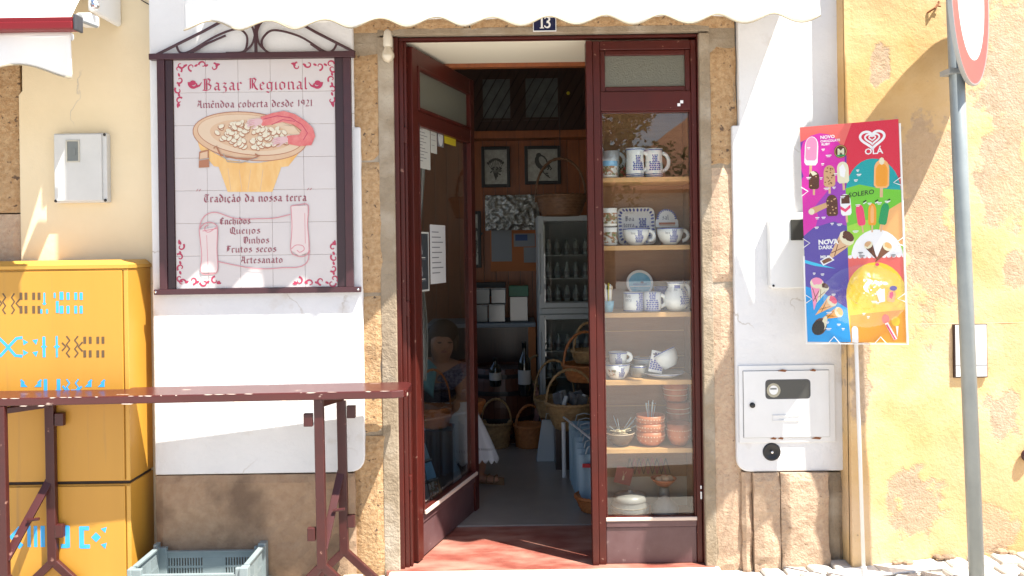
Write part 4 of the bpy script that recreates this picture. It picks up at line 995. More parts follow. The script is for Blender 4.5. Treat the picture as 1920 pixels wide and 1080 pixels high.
# ------------------------------------------------------------ plastic crate
cr = thing('plastic_crate', 'grey plastic crate with slotted sides on the ground below the bench', 'crate', (WX(375,1060,-.17), -.165, GZ)); cz = .142
M('crate_grey', (.24,.285,.29), .5, col2=(.18,.225,.23), nscale=12)
cw2, cd2 = .210, .115
def wallp(name, axis, pos, half, hz, slots):
    m = MB(); t = .006
    def bx(a0, a1, z0, z1, th_=t):
        if axis == 'x': m.box(a0, a1, pos-th_/2, pos+th_/2, z0, z1)
        else: m.box(pos-th_/2, pos+th_/2, a0, a1, z0, z1)
    bx(-half, half, 0, .018); bx(-half, half, hz-.026, hz); bx(-half, half, hz*.45, hz*.52)
    x = -half; k = 0
    while x < half-.001:
        solid = (abs(x) < half*.22) or abs(x) > half-.02; wdt = .006 if not solid else .011
        bx(x, min(half, x+wdt), .0182, hz*.45-.0002); bx(x, min(half, x+wdt), hz*.52+.0002, hz-.0262); x += .011
    if axis == 'x': m.box(-half, half, pos-.008, pos+.008, hz-.004, hz+.002)
    m.build(name, 'crate_grey', cr)
wallp('side_wall', 'x', -cd2, cw2-.01, cz-.028, 1); wallp('side_wall', 'x', cd2, cw2-.01, cz-.022, 1); wallp('end_wall', 'y', -cw2, cd2-.01, cz-.004, 1); wallp('end_wall', 'y', cw2, cd2-.01, cz-.004, 1)
for sx in (-1, 1):
    for sy in (-1, 1):
        m = MB(); m.box(sx*cw2-.016, sx*cw2+.008*sx+.008, sy*cd2-.018, sy*cd2+.018, 0, cz+(.012 if sy > 0 else 0)); m.box(sx*cw2-.03*(sx > 0)-.004, sx*cw2+.034*(sx < 0), sy*cd2-.010, sy*cd2+.010, .0, cz-.004); m.build('corner_post', 'crate_grey', cr, bevel=.003)
    m = MB(); m.box(sx*cw2-.010, sx*cw2+.010, -cd2+.018, cd2-.018, cz-.008, cz+.002); m.build('end_rail', 'crate_grey', cr, bevel=.002)
m = MB(); m.box(-cw2+.01, cw2-.01, -cd2+.01, cd2-.01, .004, .010); m.build('base', 'crate_grey', cr)

# ------------------------------------------------------------ right wall fittings
# white gas meter cabinet
X0, Z0 = W(1388, 832, -.03); X1, Z1 = W(1567, 684, -.03); gm = thing('gas_meter_cabinet', 'white metal meter cabinet with dark oval window low on the white wall', 'meter cabinet', ((X0+X1)/2, -.012, Z0)); a = (X1-X0)/2; hh = Z1-Z0
m = MB(); m.box(-a, a, -.008, 0, 0, hh); m.build('frame', 'white_metal', gm, bevel=.002)
m = MB(); m.box(-a+.018, a-.026, -.0135, -.0082, .022, hh-.022); m.build('door', 'white_metal', gm, bevel=.0015)
m = MB(); m.box(-a+.0165, a-.0245, -.0088, -.0083, .0205, hh-.0205); m.build('door_gap', 'grey_dark', gm)
ww, wh = .092, .040; wx, wz = WX(1478,730,-.03)-gm.location.x, WZ(1478,730,-.03)-Z0
d = Draw((0, -.0137, 0), (1,0,0), (0,0,1), 1, 0, .0001)
M('window_dark', (.045,.045,.04), .2); M('dial', (.36,.33,.24), .4)
d.poly([(x+wx, z+wz) for x, z in rounded([(-ww,-wh,.018),(ww,-wh,.018),(ww,wh,.018),(-ww,wh,.018)])], 'grey_dark')
ww *= .96; wh *= .9; d.poly([(x+wx, z+wz) for x, z in rounded([(-ww,-wh,.018),(ww,-wh,.018),(ww,wh,.018),(-ww,wh,.018)])], 'window_dark')
d.ell(wx-.058, wz-.004, .028, .029, 'dial'); d.ell(wx-.058, wz-.003, .018, .019, 'white_plastic'); d.rect(wx-.072, wz-.001, wx-.046, wz+.006, 'window_grey'); d.build('window', gm)
m = MB(); m.smooth = True; m.tube([(WX(1411,760,-.03)-gm.location.x, -.0136, WZ(1411,760,-.03)-Z0), (WX(1411,760,-.03)-gm.location.x, -.019, WZ(1411,760,-.03)-Z0)], .011, 14); m.build('lock', 'black', gm)
m = MB(); hx, hz = WX(1475,783,-.03)-gm.location.x, WZ(1475,783,-.03)-Z0
m.box(hx-.055, hx+.055, -.018, -.0137, hz+.006, hz+.010); m.box(hx-.055, hx+.055, -.018, -.0137, hz-.014, hz-.010); m.box(hx-.055, hx-.03, -.016, -.0137, hz-.010, hz+.006); m.build('label_slot', 'white_metal', gm)
m = MB(); 
for q in ((-.02, hh-.021, .020), (.105, hh-.021, .014), (-.06, .019, .014), (-.03, .019, .012), (.115, .018, .022)):
    m.poly([(q[0]-q[2], -.0139, q[1]-.002), (q[0]+q[2]*.6, -.0139, q[1]-.006), (q[0]+q[2], -.0139, q[1]+.001), (q[0], -.0139, q[1]+.005)])
tag(m.build('rust_spots', 'rust', gm), kind='stuff')
X, Z = W(1448, 848, -.02); m = MB(); m.smooth = True
m.lathe([(.002,0),(.018,.002),(.030,.004),(.036,.002),(.037,0)], (0,0,0), 24, True, True); 
ph = thing('wall_socket', 'round black covered socket in the white wall under the meter cabinet', 'socket', (X, -.0125, Z))
m.T = None; mm2 = MB(); mm2.smooth = True; mm2.T = Matrix.Rotation(pi/2, 4, 'X'); mm2.lathe([(.037,0),(.036,.003),(.030,.005),(.028,.003),(.001,.002)], (0,0,0), 28); mm2.build('cover', 'black', ph)
mm2 = MB(); mm2.smooth = True; mm2.T = Matrix.Rotation(pi/2, 4, 'X'); mm2.ball((0,-.0,.006), .007, 10); mm2.build('pin', 'chrome', ph)
# upper white box behind the ice cream board
X0, Z0 = W(1443, 541, -.04); X1, Z1 = W(1560, 398, -.04); ub = thing('white_wall_box', 'plain white box on the wall, partly hidden behind the ice cream board', 'wall box', ((X0+X1)/2, -.012, Z0)); a = (X1-X0)/2; hh = Z1-Z0
m = MB(); m.prism([(-a, .012), (-a+.008, 0), (a, 0), (a, hh), (-a+.02, hh), (-a, hh-.03)], -.04, 0); m.build('case', 'white_plastic', ub, bevel=.004)
m = MB(); X, Z = W(1491, 431, -.055); m.box(X-ub.location.x-.019, X-ub.location.x+.035, -.047, -.0405, Z-Z0-.042, Z-Z0+.042); m.build('display', 'window_dark', ub, bevel=.004)
m = MB(); m.smooth = True; m.ball((-a+.012, -.042, .012), .005, 8); m.build('screw', 'black', ub)
# small panel on the ochre wall behind the grey pole
X0, Z0 = W(1787, 708, YY-.01); X1, Z1 = W(1848, 607, YY-.01); sp = thing('wall_hatch', 'small white hatch with dark edges in the ochre wall behind the grey pole', 'hatch', ((X0+X1)/2, YY-.012, Z0)); a = (X1-X0)/2; hh = Z1-Z0
m = MB(); m.box(-a, a, -.008, .01, 0, hh); m.build('frame', 'wood_dark', sp, bevel=.001)
m = MB(); m.box(-a+.005, a-.004, -.011, -.0082, .005, hh-.003); m.build('door', 'white_metal', sp, bevel=.001)
m = MB(); m.box(-a+.005, a-.004, -.0125, -.0112, hh*.235, hh*.245); m.build('seam', 'ink_grey', sp)
# dark knob at the right edge
X, Z = W(1924, 853, YY-.02); m = MB(); m.smooth = True; m.ball((0,0,0), .026, 14, (1,.6,1))
kn = thing('round_wall_knob', 'dark round plum coloured knob on the ochre wall at the right edge', 'knob', (X, YY-.03, Z)); m.build('ball', 'iron_maroon', kn)
m = MB(); m.tube([(0,0,0),(0,.03,0)], .01, 8); m.build('stem', 'rust', kn)

# ------------------------------------------------------------ road sign on its pole
DC = Vector((WX(1819.7,-9.6,-.39), -.39, WZ(1819.7,-9.6,-.39))); DR = .325; al = -.69; e_ = Vector((sin(al), -cos(al), 0)); nf = Vector((-cos(al), -sin(al), 0))
pyb = -.33
pb_ = W(1832, 1080, pyb); pt_ = W(1797, 200, pyb)
rs = thing('road_sign', 'round red bordered white road sign seen edge-on atop a tall grey pole', 'road sign', (pb_[0], pyb, gz(1.6)-.02)); ro = rs.location
dirp = Vector((pt_[0]-pb_[0], 0, pt_[1]-pb_[1])); f = (2.75-ro.z)/dirp.z
m = MB(); m.smooth = True; base = Vector((0,0,0)); m.tube([base, dirp*f], .0265, 24, caps=True); m.build('pole', 'galvanised', rs)
Rm = Matrix((e_, Vector((0,0,1)), nf)).transposed().to_4x4()
T = Matrix.Translation(DC-ro) @ Rm
nfd = nf if nf.y < 0 else -nf
m = MB(); m.T = T
n = 64; prof = [(DR, .012), (DR+.003, 0), (DR, -.004), (DR-.008, -.002)]
m.smooth = True
rings = [[m.pt((r_*cos(2*pi*k/n), r_*sin(2*pi*k/n), z)) for k in range(n)] for r_, z in prof]
for a, b in zip(rings, rings[1:]):
    for k in range(n): j = (k+1) % n; m.face((a[k], a[j], b[j], b[k]))
m.build('rim', 'sign_grey', rs)
def disc(r0, r1, z, name, mat):
    m = MB(); m.T = T
    if r0 == 0: m.face([m.pt((r1*cos(2*pi*k/n), r1*sin(2*pi*k/n), z)) for k in range(n)])
    else:
        a = [m.pt((r0*cos(2*pi*k/n), r0*sin(2*pi*k/n), z)) for k in range(n)]; b = [m.pt((r1*cos(2*pi*k/n), r1*sin(2*pi*k/n), z)) for k in range(n)]
        for k in range(n): j = (k+1) % n; m.face((a[k], b[k], b[j], a[j]))
    return m.build(name, mat, rs, fixn=False)
disc(DR*.72, DR-.004, -.0025, 'red_border', 'sign_red'); disc(0, DR*.72, -.0026, 'white_face', 'sign_white'); disc(0, DR-.004, .004, 'back_plate', 'sign_grey')
m = MB(); m.box(-.045, .035, -.036, .036, 1.905, 1.925); m.T = None; o = m.build('clamp', 'sign_grey', rs, bevel=.002); o.location = (dirp.x/dirp.z*1.905, 0, 0)

# ------------------------------------------------------------ ice cream board on a thin pole
yl_, yr_ = -.17, -.30
TL = Vector((WX(1497,239,yl_), yl_, WZ(1497,239,yl_))); BL = Vector((WX(1514,641,yl_), yl_, WZ(1514,641,yl_)))
TR = Vector((WX(1677,226,yr_), yr_, WZ(1677,226,yr_)));
Rv = (TR-TL); Rv.z = 0; bwid = Rv.length; Rv.normalize(); Rv.z = .020; Rv.normalize(); Uv = (TL-BL); bh = Uv.length; Uv.normalize(); Nv = Rv.cross(Uv).normalized()
Uv = Nv.cross(Rv).normalized(); 
ib = thing('ice_cream_board', 'colourful printed ice cream price board reading OLA on a thin white pole', 'sign board', (BL.x, BL.y, BL.z)); io = ib.location.copy()
rotz = Matrix((Rv, Uv, -Nv)).transposed().to_4x4()          # local x right, y up, z into the wall
bwid = .348; bh = (TL-BL).length
def ibox(name, mat, x0, x1, y0, y1, z0, z1, bev=0):
    m = MB(); m.T = Matrix((Rv, Uv, -Nv)).transposed().to_4x4(); m.box(x0, x1, y0, y1, z0, z1); return m.build(name, mat, ib, bevel=bev)
M('board_white', (.72,.72,.72), .4)
ibox('backboard', 'board_white', 0, bwid, 0, bh, .002, .008)
SX, SY = bwid/186.0, bh/405.0
d = Draw((0,0,0), Rv, Uv, 1, .0000, .00001); d.map = lambda x, y: (min(max(x, 0), 186)*SX, (405-min(max(y, 0), 405))*SY)     # board pixels: 0..186, 0..405 from the top left
cols = dict(b_red=(.62,.03,.06), b_coral=(.72,.14,.12), b_magenta=(.62,.03,.36), b_purple=(.17,.04,.30), b_violet=(.30,.05,.42), b_indigo=(.10,.07,.34), b_blue=(.01,.30,.68), b_teal=(.0,.33,.34), b_green=(.16,.52,.04), b_lime=(.32,.62,.06), b_yellow=(.80,.55,.04), b_orange=(.78,.32,.03),
            b_pink=(.80,.28,.45), b_white=(.80,.80,.80), b_choc=(.10,.035,.02), b_choc2=(.20,.08,.04), b_tan=(.60,.36,.18), b_cream=(.72,.68,.48), b_stick=(.66,.42,.24), b_hot=(.75,.06,.16), b_gold=(.55,.38,.10), b_dgreen=(.02,.30,.10), b_black=(.015,.015,.015), b_lorange=(.80,.42,.16), b_aqua=(.05,.5,.75))
for k, v in cols.items(): M(k, tuple(max(0, q*.92-.012) for q in v), .38, spec=.3)
r_ = d.rect
r_(0,0,186,405,'b_coral'); d.poly([(100,0),(186,0),(186,130),(84,130),(75,60)], 'b_red')
# left column fields
d.poly([(0,28),(24,20),(60,22),(88,60),(84,170),(0,180)], 'b_purple'); d.ell(38,62,46,48,'b_magenta'); d.poly([(0,98),(30,60),(84,62),(84,100),(58,140),(20,180),(0,185)], 'b_magenta'); d.poly([(84,90),(84,230),(0,230),(0,176),(52,120)], 'b_violet'); d.poly([(0,108),(20,140),(30,170),(10,230),(0,230)], 'b_magenta')
d.poly([(0,205),(20,190),(60,180),(84,190),(84,280),(0,270)], 'b_indigo'); d.poly([(0,246),(84,252),(84,405),(0,405)], 'b_indigo'); d.poly([(0,300),(30,310),(60,330),(84,345),(84,405),(0,405)], 'b_blue'); d.poly([(0,250),(40,262),(60,268),(20,262),(0,256)], 'b_aqua')
# right column fields
d.poly([(84,405)]+[(84+51-51*cos(a_), 130-62*sin(a_)) for a_ in [pi*k/16 for k in range(17)]]+[(186,405)], 'b_teal')
d.poly([(84,120),(110,114),(150,124),(186,128),(186,262),(84,262)], 'b_green'); d.poly([(84,190),(120,180),(186,176),(186,262),(84,262)], 'b_lime'); d.ell(160,186,34,30,'b_green'); d.poly([(150,170),(186,150),(186,230),(140,215)], 'b_lorange')
d.ell(138,250,48,52,'b_white',n=28); r_(84,246,186,340,'b_coral'); 
for k in range(12): d.ell(88+k*9,247,4.4,3.4,'b_white',n=8,up=False)
d.poly([(84,405)]+[(84+50-56*cos(a_), 320-62*sin(a_)) for a_ in [pi*k/16 for k in range(17)]]+[(186,405)], 'b_yellow'); d.poly([(84,355),(130,350),(186,345),(186,405),(84,405)], 'b_orange')
def icecream(cx, cy, rw, rh, c_, rot=0, stick=True, c2_=None, nuts=0, seed=1):
    def L(x, y): return (cx+x*cos(rot)-y*sin(rot), cy+x*sin(rot)+y*cos(rot))
    if stick: d.poly([L(-rw*.2, rh*.8), L(rw*.2, rh*.8), L(rw*.2, rh*1.65), L(-rw*.2, rh*1.65)], 'b_stick')
    P = [L(rw*cos(a_), -rh*.35+rh*.65*sin(a_)) for a_ in [pi+pi*k/8 for k in range(9)]]+[L(rw, rh*.8), L(rw*.7, rh), L(-rw*.7, rh), L(-rw, rh*.8)]
    d.poly(P, c_)
    if c2_: d.poly([L(-rw*.6, -rh*.5), L(rw*.1, -rh*.8), L(rw*.5, -rh*.2), L(rw*.2, rh*.5), L(-rw*.5, rh*.3)], c2_)
    R_ = random.Random(seed)
    for k in range(nuts): d.ell(*L(R_.uniform(-.75,.75)*rw, R_.uniform(-.8,.85)*rh), rw*.16, rw*.12, 'b_choc2' if c_ != 'b_choc' else 'b_tan', n=5, up=False)
icecream(21,46,13,27,'b_white',.08,c2_='b_pink'); icecream(21,42,11,22,'b_pink',.08,False)
icecream(24,101,10,17,'b_choc',.04,nuts=2); d.poly([(17,85),(24,84),(31,90),(22,93)], 'b_cream'); icecream(54,95,11,20,'b_tan',.02,nuts=22,seed=3); icecream(80,90,11,20,'b_cream',-.02,c2_='b_white')
icecream(57,150,11,20,'b_choc',.0,False,nuts=12,seed=5); icecream(83,150,10,20,'b_white',-.05); r_(75,132,91,148,'b_choc'); d.poly([(73,152),(82,158),(92,150),(92,156),(82,164),(73,158)], 'b_hot')
d.poly([(14,154),(46,144),(48,153),(17,166)], 'b_tan'); d.ell(17,160,6,6,'b_cream',n=10)
def cone(cx, cy, s_, rot, top, cc='b_tan'):
    def L(x, y): return (cx+(x*cos(rot)-y*sin(rot))*s_, cy+(x*sin(rot)+y*cos(rot))*s_)
    d.poly([L(-.5,0), L(.5,0), L(0,2.0)], cc); d.line([L(-.3,.3), L(.15,1.3)], s_*.06, 'b_choc2'); d.line([L(.3,.3), L(-.15,1.3)], s_*.06, 'b_choc2')
    d.ell(*L(0,-.15), .56*s_, .42*s_, 'b_cream', rot, 12); d.ell(*L(0,-.32), .45*s_, .28*s_, top, rot, 10); d.ell(*L(-.18,-.08), .14*s_, .1*s_, top, rot, 6)
cone(80,215,28,.75,'b_choc','b_stick'); cone(22,298,24,.15,'b_pink','b_pink'); cone(36,304,16,.5,'b_choc','b_cream'); cone(48,330,20,.9,'b_hot','b_lorange'); cone(60,350,18,1.2,'b_lorange','b_orange')
d.poly([(30,253),(48,243),(58,252),(36,262)], 'b_white'); d.poly([(33,253),(48,246),(54,252),(37,259)], 'b_choc2')
d.ell(25,376,13,17,'b_choc',.5,n=14); d.ell(34,370,5,15,'b_cream',.3,n=10); d.ell(22,378,12,15,'b_black',.5,n=12)
# logo on the red corner: two nested hearts in one line
def heart(cx, cy, s_, wd, gap):
    P = []
    for k in range(gap, 61-gap):
        a_ = 2*pi*k/60-pi/2+pi/2; x = 16*sin(a_)**3; y = 13*cos(a_)-5*cos(2*a_)-2*cos(3*a_)-cos(4*a_); P.append((cx+x*s_*1.25, cy-y*s_))
    d.line(P, wd, 'b_white')
heart(137,32,1.12,4.6,0); heart(137,31.5,.66,3.2,0); heart(137,30.5,.30,2.4,0)
d.text('OLÁ', 120, 61, 13.5*SX*0+13.5, 'b_white') if False else None
def tx(t, x, y, h, m_, width=None, rot=0, shear=0, bold=0):
    mp = d.map; d.map = None; X, Y = mp(x, y); d.text(t, X, Y, h*SY*1.35, m_, width=None if width is None else None, rot=rot, shear=shear, bold=bold)
    d.map = mp
tx('OLÁ', 122, 60, 11.5, 'b_white', bold=.02)
d.ell(77,51,12.5,12.5,'b_choc',n=20); d.ell(77,51,11.5,11.5,'b_gold',n=20); d.ell(77,51,10.4,10.4,'b_choc',n=20); tx('M', 70.5, 57, 12, 'b_cream', bold=.03); r_(69,57,85,60,'b_dgreen')
tx('NOVO', 39, 25, 6.2, 'b_white', bold=.03); tx('CHOCOLATE', 39, 31.5, 4.2, 'b_white', bold=.03); tx('RUBY', 41, 37.5, 4.4, 'b_white', bold=.03); tx('NOVA', 28, 222, 9, 'b_white', bold=.04); tx('DARK', 28, 231, 7, 'b_white', bold=.03); tx('MILK', 31, 248, 5.5, 'b_white', bold=.03)
tx('SOLERO', 89, 137, 8.8, 'b_black', rot=.10, shear=.15, bold=.01)
# lollies on the green field
for cx, c_, ro_ in ((110,'b_hot',-.12),(132,'b_orange',.04),(154,'b_dgreen',.22)):
    icecream(cx,170,7.5,20,c_,ro_); icecream(cx,170,3.2,16,'b_lorange' if c_ == 'b_orange' else c_,ro_,False)
    d.line([(cx+6,147),(cx+12,144)], 2.4, 'b_black'); d.line([(cx+6,150),(cx+12,147)], 1.6, 'b_white')
icecream(152,97,14,26,'b_lorange',.05); icecream(152,99,11,21,'b_orange',.05,False); d.ell(153,74,5,7,'b_cream',n=8)
cone(124,228,15,-.5,'b_tan','b_choc'); cone(156,232,17,.7,'b_lorange','b_choc2'); d.ell(138,262,4,3,'b_hot',n=8)
icecream(162,320,7,11,'b_lorange',.2,False,c2_='b_hot'); d.ell(166,306,7,4.5,'b_indigo',n=10); d.poly([(134,312),(150,306),(150,330),(140,332)], 'b_white'); d.ell(150,362,7,9,'b_coral',n=12); d.poly([(148,370),(154,368),(170,398),(164,400)], 'b_white'); d.line([(151,372),(166,399)], 3, 'b_hot'); d.ell(168,366,8,9,'b_yellow',n=12); d.poly([(168,375),(173,375),(170,396)], 'b_white')
icecream(92,385,6,10,'b_white',.0,False); r_(86,380,98,405,'b_white')
R_ = random.Random(8)        # small print: product names and prices
for (x, y, c_) in ((44,45,1),(54,57,1),(42,72,1),(14,96,1),(38,98,1),(66,92,1),(48,118,1),(62,117,1),(78,135,1),(28,172,1),(40,172,1),(26,190,1),(56,184,1),(70,186,1),(48,214,1),(60,214,1),(18,276,1),(34,278,1),(54,316,1),(44,350,1),(62,372,1),(70,380,1),(40,368,1),(42,380,1),(108,88,1),(110,96,1),(104,106,1),(106,152,1),(128,150,1),(146,150,1),(160,148,1),(108,240,0),(110,246,0),(168,246,0),(110,352,1),(118,358,1),(130,330,1),(136,332,1),(16,40,1),(100,200,1)):
    w_ = R_.uniform(5,11); r_(x-w_/2, y-1.3, x+w_/2, y+.4, 'b_white' if c_ else 'ink_grey'); r_(x-w_*.35, y+1.4, x+w_*.3, y+2.6, 'b_white' if c_ else 'ink_grey')
# clips drawn by the wire holder
d.build('print', ib)
ob_print = None
# crinkled clear film over the board, with a bulge shaped to catch sun glare
m = MB(); m.T = Matrix((Rv, Uv, -Nv)).transposed().to_4x4(); m.smooth = True
def film(u, v):
    x, y = u*bwid, v*bh; k = math.exp(-(((u-.60)/.24)**2+((v-.21)/.080)**2))
    z = .0014+.0006*noise.noise(Vector((x*12, y*12, 0)))+k*(.078+.016*noise.noise(Vector((x*45, y*45, 3)))+.005*noise.noise(Vector((x*110, y*110, 5))))
    return (x, y, -max(.0009, z)-.0012)
m.grid(film, 130, 260)
for i, f_ in enumerate(m.f):
    c_ = m.T.inverted() @ m.v[f_[0]]
    if -c_.z > .006: m.mi[i] = 1
m.build('film_cover', ['film_gloss', 'film_glare'], ib, fixn=False)
# wire rim and clips
m = MB(); m.T = Matrix((Rv, Uv, -Nv)).transposed().to_4x4(); e2 = .006
m.tube([(-.002,bh*.4,0),(-.004,-e2,0),(bwid+.004,-e2,0),(bwid+.004,bh*.98,0)], .0035, 6)
for (x, y, s_) in ((0,bh*.70,1),(0,bh*.46,1),(0,bh*.20,1)):
    m.tube([(x-.003,y+.018,-.004),(x+.022,y,-.006),(x-.003,y-.018,-.004)], .0018, 5)
for y in (bh*.72, bh*.45, bh*.2): m.tube([(bwid+.003,y+.018,-.004),(bwid-.024,y-.002,-.006),(bwid+.003,y-.014,-.004)], .0018, 5)
for x in (bwid*.28, bwid*.75): m.tube([(x-.022,-.004,-.004),(x,.022,-.006),(x+.020,-.004,-.004)], .0018, 5)
m.build('wire_rim', 'white_plastic', ib)
m = MB(); m.smooth = True; ps = W(1608, 645, -.215); pe = W(1620, 1082, -.215)
p0 = Vector((ps[0], -.213, ps[1]+.012))-io; p1 = Vector((pe[0]+.001, -.213, gz(1.4)-.01))-io
m.tube([p0+Vector((0,.016,.3)), p0+Vector((0,.012,0)), p1], .0072, 12); m.build('pole', 'white_metal', ib)
m = MB(); m.tube([p1, p1+Vector((-.001,0,.055))], .0105, 12); m.smooth = True; m.build('foot_socket', 'white_metal', ib)
# ------------------------------------------------------------ shelves behind the closed leaf
M('pot_white', (.80,.79,.75), .15, coat=.5); M('pot_blue', (.035,.05,.27), .2, coat=.5, col2=(.07,.09,.34), nscale=90); M('pot_line', (.04,.07,.28), .2); M('pot_ink', (.03,.035,.08), .3)
M('pot_scene', (.14,.20,.08), .2, col2=(.42,.14,.08), nscale=55, namt=.25, col3=(.60,.58,.52), n3=70, t3=(.5,.56)); M('pot_sky', (.20,.42,.62), .2)
M('pot_plate_blue', (.10,.38,.52), .15, col2=(.30,.55,.66), nscale=30, coat=.5); M('clay', (.52,.16,.06), .45, col2=(.44,.13,.05), nscale=30); M('clay_dots', (.70,.55,.38), .5); M('clay_grey', (.30,.29,.26), .4, col2=(.24,.23,.21), nscale=12); M('egg', (.66,.50,.34), .5)
M('red_flower', (.45,.02,.03), .5); M('glass_stick', (.45,.50,.50), .1); M('spoon_wood', (.62,.50,.30), .6); M('wicker_dark', (.13,.07,.03), .6, col2=(.07,.035,.015), nscale=30)
SY0, SY1 = .105, .345
sh = thing('display_shelves', 'light wooden display shelves full of blue and white pottery behind the closed door leaf', 'shelves', (WX(1212,560,.2), SY0, 0)); so_ = sh.location
sx0, sx1 = WX(1124,560,.12), WX(1306,560,.12)
def sbx(name, mat, x0, x1, y0, y1, z0, z1, bev=0): m = MB(); m.box(x0-so_.x, x1-so_.x, y0-so_.y, y1-so_.y, z0, z1); return m.build(name, mat, sh, bevel=bev)
shelf_py = [333, 461, 587, 714, 842]; SZ = []
for py in shelf_py:
    z = WZ(1212, py-1, SY0); SZ.append(z); sbx('shelf', 'wood_shelf', sx0+.006, sx1-.006, SY0, SY1, z-.020, z, .0015)
sbx('side_panel', 'wood_back', sx0-.012, sx0+.005, SY0, SY1+.012, .02, 2.10); sbx('side_panel', 'wood_back', sx1-.005, sx1+.012, SY0, SY1+.012, .02, 2.10)
sbx('back_panel', 'wood_back', sx0+.0055, sx1-.0055, SY1+.001, SY1+.010, .27, 2.10); sbx('lower_back_panel', 'shop_wall', sx0+.0055, sx1-.0055, SY1+.001, SY1+.010, .02, .269)
sbx('base_board', 'wood_back', sx0+.006, sx1-.006, SY0, SY1, .12, .14)
BZ = .140
# wooden ledge bars seen on the back panel
for py in (620, 668, 690, 760, 800): sbx('ledge', 'wood_shelf', sx0+.01, sx1-.01, SY1-.006, SY1, WZ(1212,py,SY1)-.002, WZ(1212,py,SY1)+.003)

def wrap(root, r, zc, a0, rects=(), polys=(), text=None, mat='pot_blue', rz=None, name='decoration', H=1):
    """paint on a lathe body: x is arc length from angle a0 (radians, -pi/2 faces the street), rz(z) gives the radius at a height"""
    m = MB(); rr = rz or (lambda z: r); mats = [mat, 'pot_ink']; off = [.0004]
    def P(x, z): R_ = rr(z)+off[0]; a = a0+x/r; return (R_*cos(a), R_*sin(a), z)
    for (x0, z0, x1, z1) in rects:
        n = max(1, int(abs(x1-x0)/.006)); nz = max(1, int(abs(z1-z0)/.008))
        for i in range(n):
            for j in range(nz):
                u0, u1 = x0+(x1-x0)*i/n, x0+(x1-x0)*(i+1)/n; w0, w1 = z0+(z1-z0)*j/nz, z0+(z1-z0)*(j+1)/nz
                m.poly([P(u0,w0), P(u1,w0), P(u1,w1), P(u0,w1)])
    if text:
        m.m = 1; off[0] = .0007
        for (t, x, z, sc) in text:
            X = x
            for ch in t:
                wd, st_ = G[ch]
                for s_ in st_:
                    for (x0,y0),(x1,y1) in zip(s_, s_[1:]):
                        nx, ny = .35, .27; m.poly([P(X+(x0-nx)*sc, z+(y0-ny)*sc), P(X+(x1-nx)*sc, z+(y1-ny)*sc), P(X+(x1+nx)*sc, z+(y1+ny)*sc), P(X+(x0+nx)*sc, z+(y0+ny)*sc)])
                X += wd*sc
    return m.build(name, mats, root)
def castle(x, z, s_):
    """a square keep with turrets on a rocky base, in rectangles"""
    R_ = []
    for (a, b, c, d_, nx, nz) in ((-.34, 0, .34, .42, 5, 4), (-.17, .42, .17, .78, 3, 4)):
        for i in range(nx):
            for j in range(nz):
                w_, h_ = (c-a)/nx, (d_-b)/nz; o_ = (j % 2)*.25*w_*(i < nx-1); R_.append((x+s_*(a+w_*i+o_), z+s_*(b+h_*j), x+s_*(a+w_*(i+.82)+o_), z+s_*(b+h_*(j+.8))))
    R_ += [(x-.17*s_, z+.78*s_, x-.09*s_, z+.86*s_), (x-.04*s_, z+.78*s_, x+.04*s_, z+.86*s_), (x+.09*s_, z+.78*s_, x+.17*s_, z+.86*s_)]
    for k in range(3): R_ += [(x-.34*s_+.26*s_*k, z+.42*s_, x-.25*s_+.26*s_*k, z+.49*s_)]
    return R_
def handle(root, r, z0, z1, out, ang=0, rad=.0055, mat='pot_white', name='handle'):
    m = MB(); m.smooth = True; P = []
    for k in range(13):
        t = pi*k/12; P.append(((r-.003+out*sin(t))*cos(ang), (r-.003+out*sin(t))*sin(ang), (z0+z1)/2+(z1-z0)/2*cos(t)))
    m.tube(P, rad, 8, flat=1.5); return m.build(name, mat, root)
def vessel(name, label, cat, px, shelf, y, prof, group=None, mat='pot_white', hd=None, wraps=(), rims=(), z=None, tilt=None, inner=True):
    X = WX(px, shelf_py[shelf] if shelf is not None else 950, y); Z = SZ[shelf] if z is None else z
    t = thing(name, label, cat, (X, y, Z+.0006), group=group)
    m = MB(); m.smooth = True; pr_ = list(prof)
    if inner:
        th_ = .003; pr_ = pr_+[(max(.002, r-th_), z_) for r, z_ in prof[::-1] if z_ > .005]+[(.0015, .005)]
    m.lathe(pr_, (0,0,0), 28, True, not inner); m.build('body', mat, t)
    if hd: handle(t, *hd)
    def rz(z_):
        for (r0, z0), (r1, z1) in zip(prof, prof[1:]):
            if z0 <= z_ <= z1: return r0+(r1-r0)*(z_-z0)/max(1e-6, z1-z0)
        return prof[-1][0]
    for w_ in wraps: wrap(t, max(r for r, _ in prof), 0, rz=rz, **w_)
    for (zz_, mt) in rims:
        b = MB(); b.smooth = True; R_ = rz(zz_)+.0002; b.lathe([(R_-.0005, zz_-.0022), (R_+.0006, zz_-.001), (R_+.0006, zz_+.001), (R_-.0005, zz_+.0022)], (0,0,0), 28, False); b.build('painted_band', mt, t)
    if tilt: t.rotation_euler = tilt
    return t
F_ = -pi/2
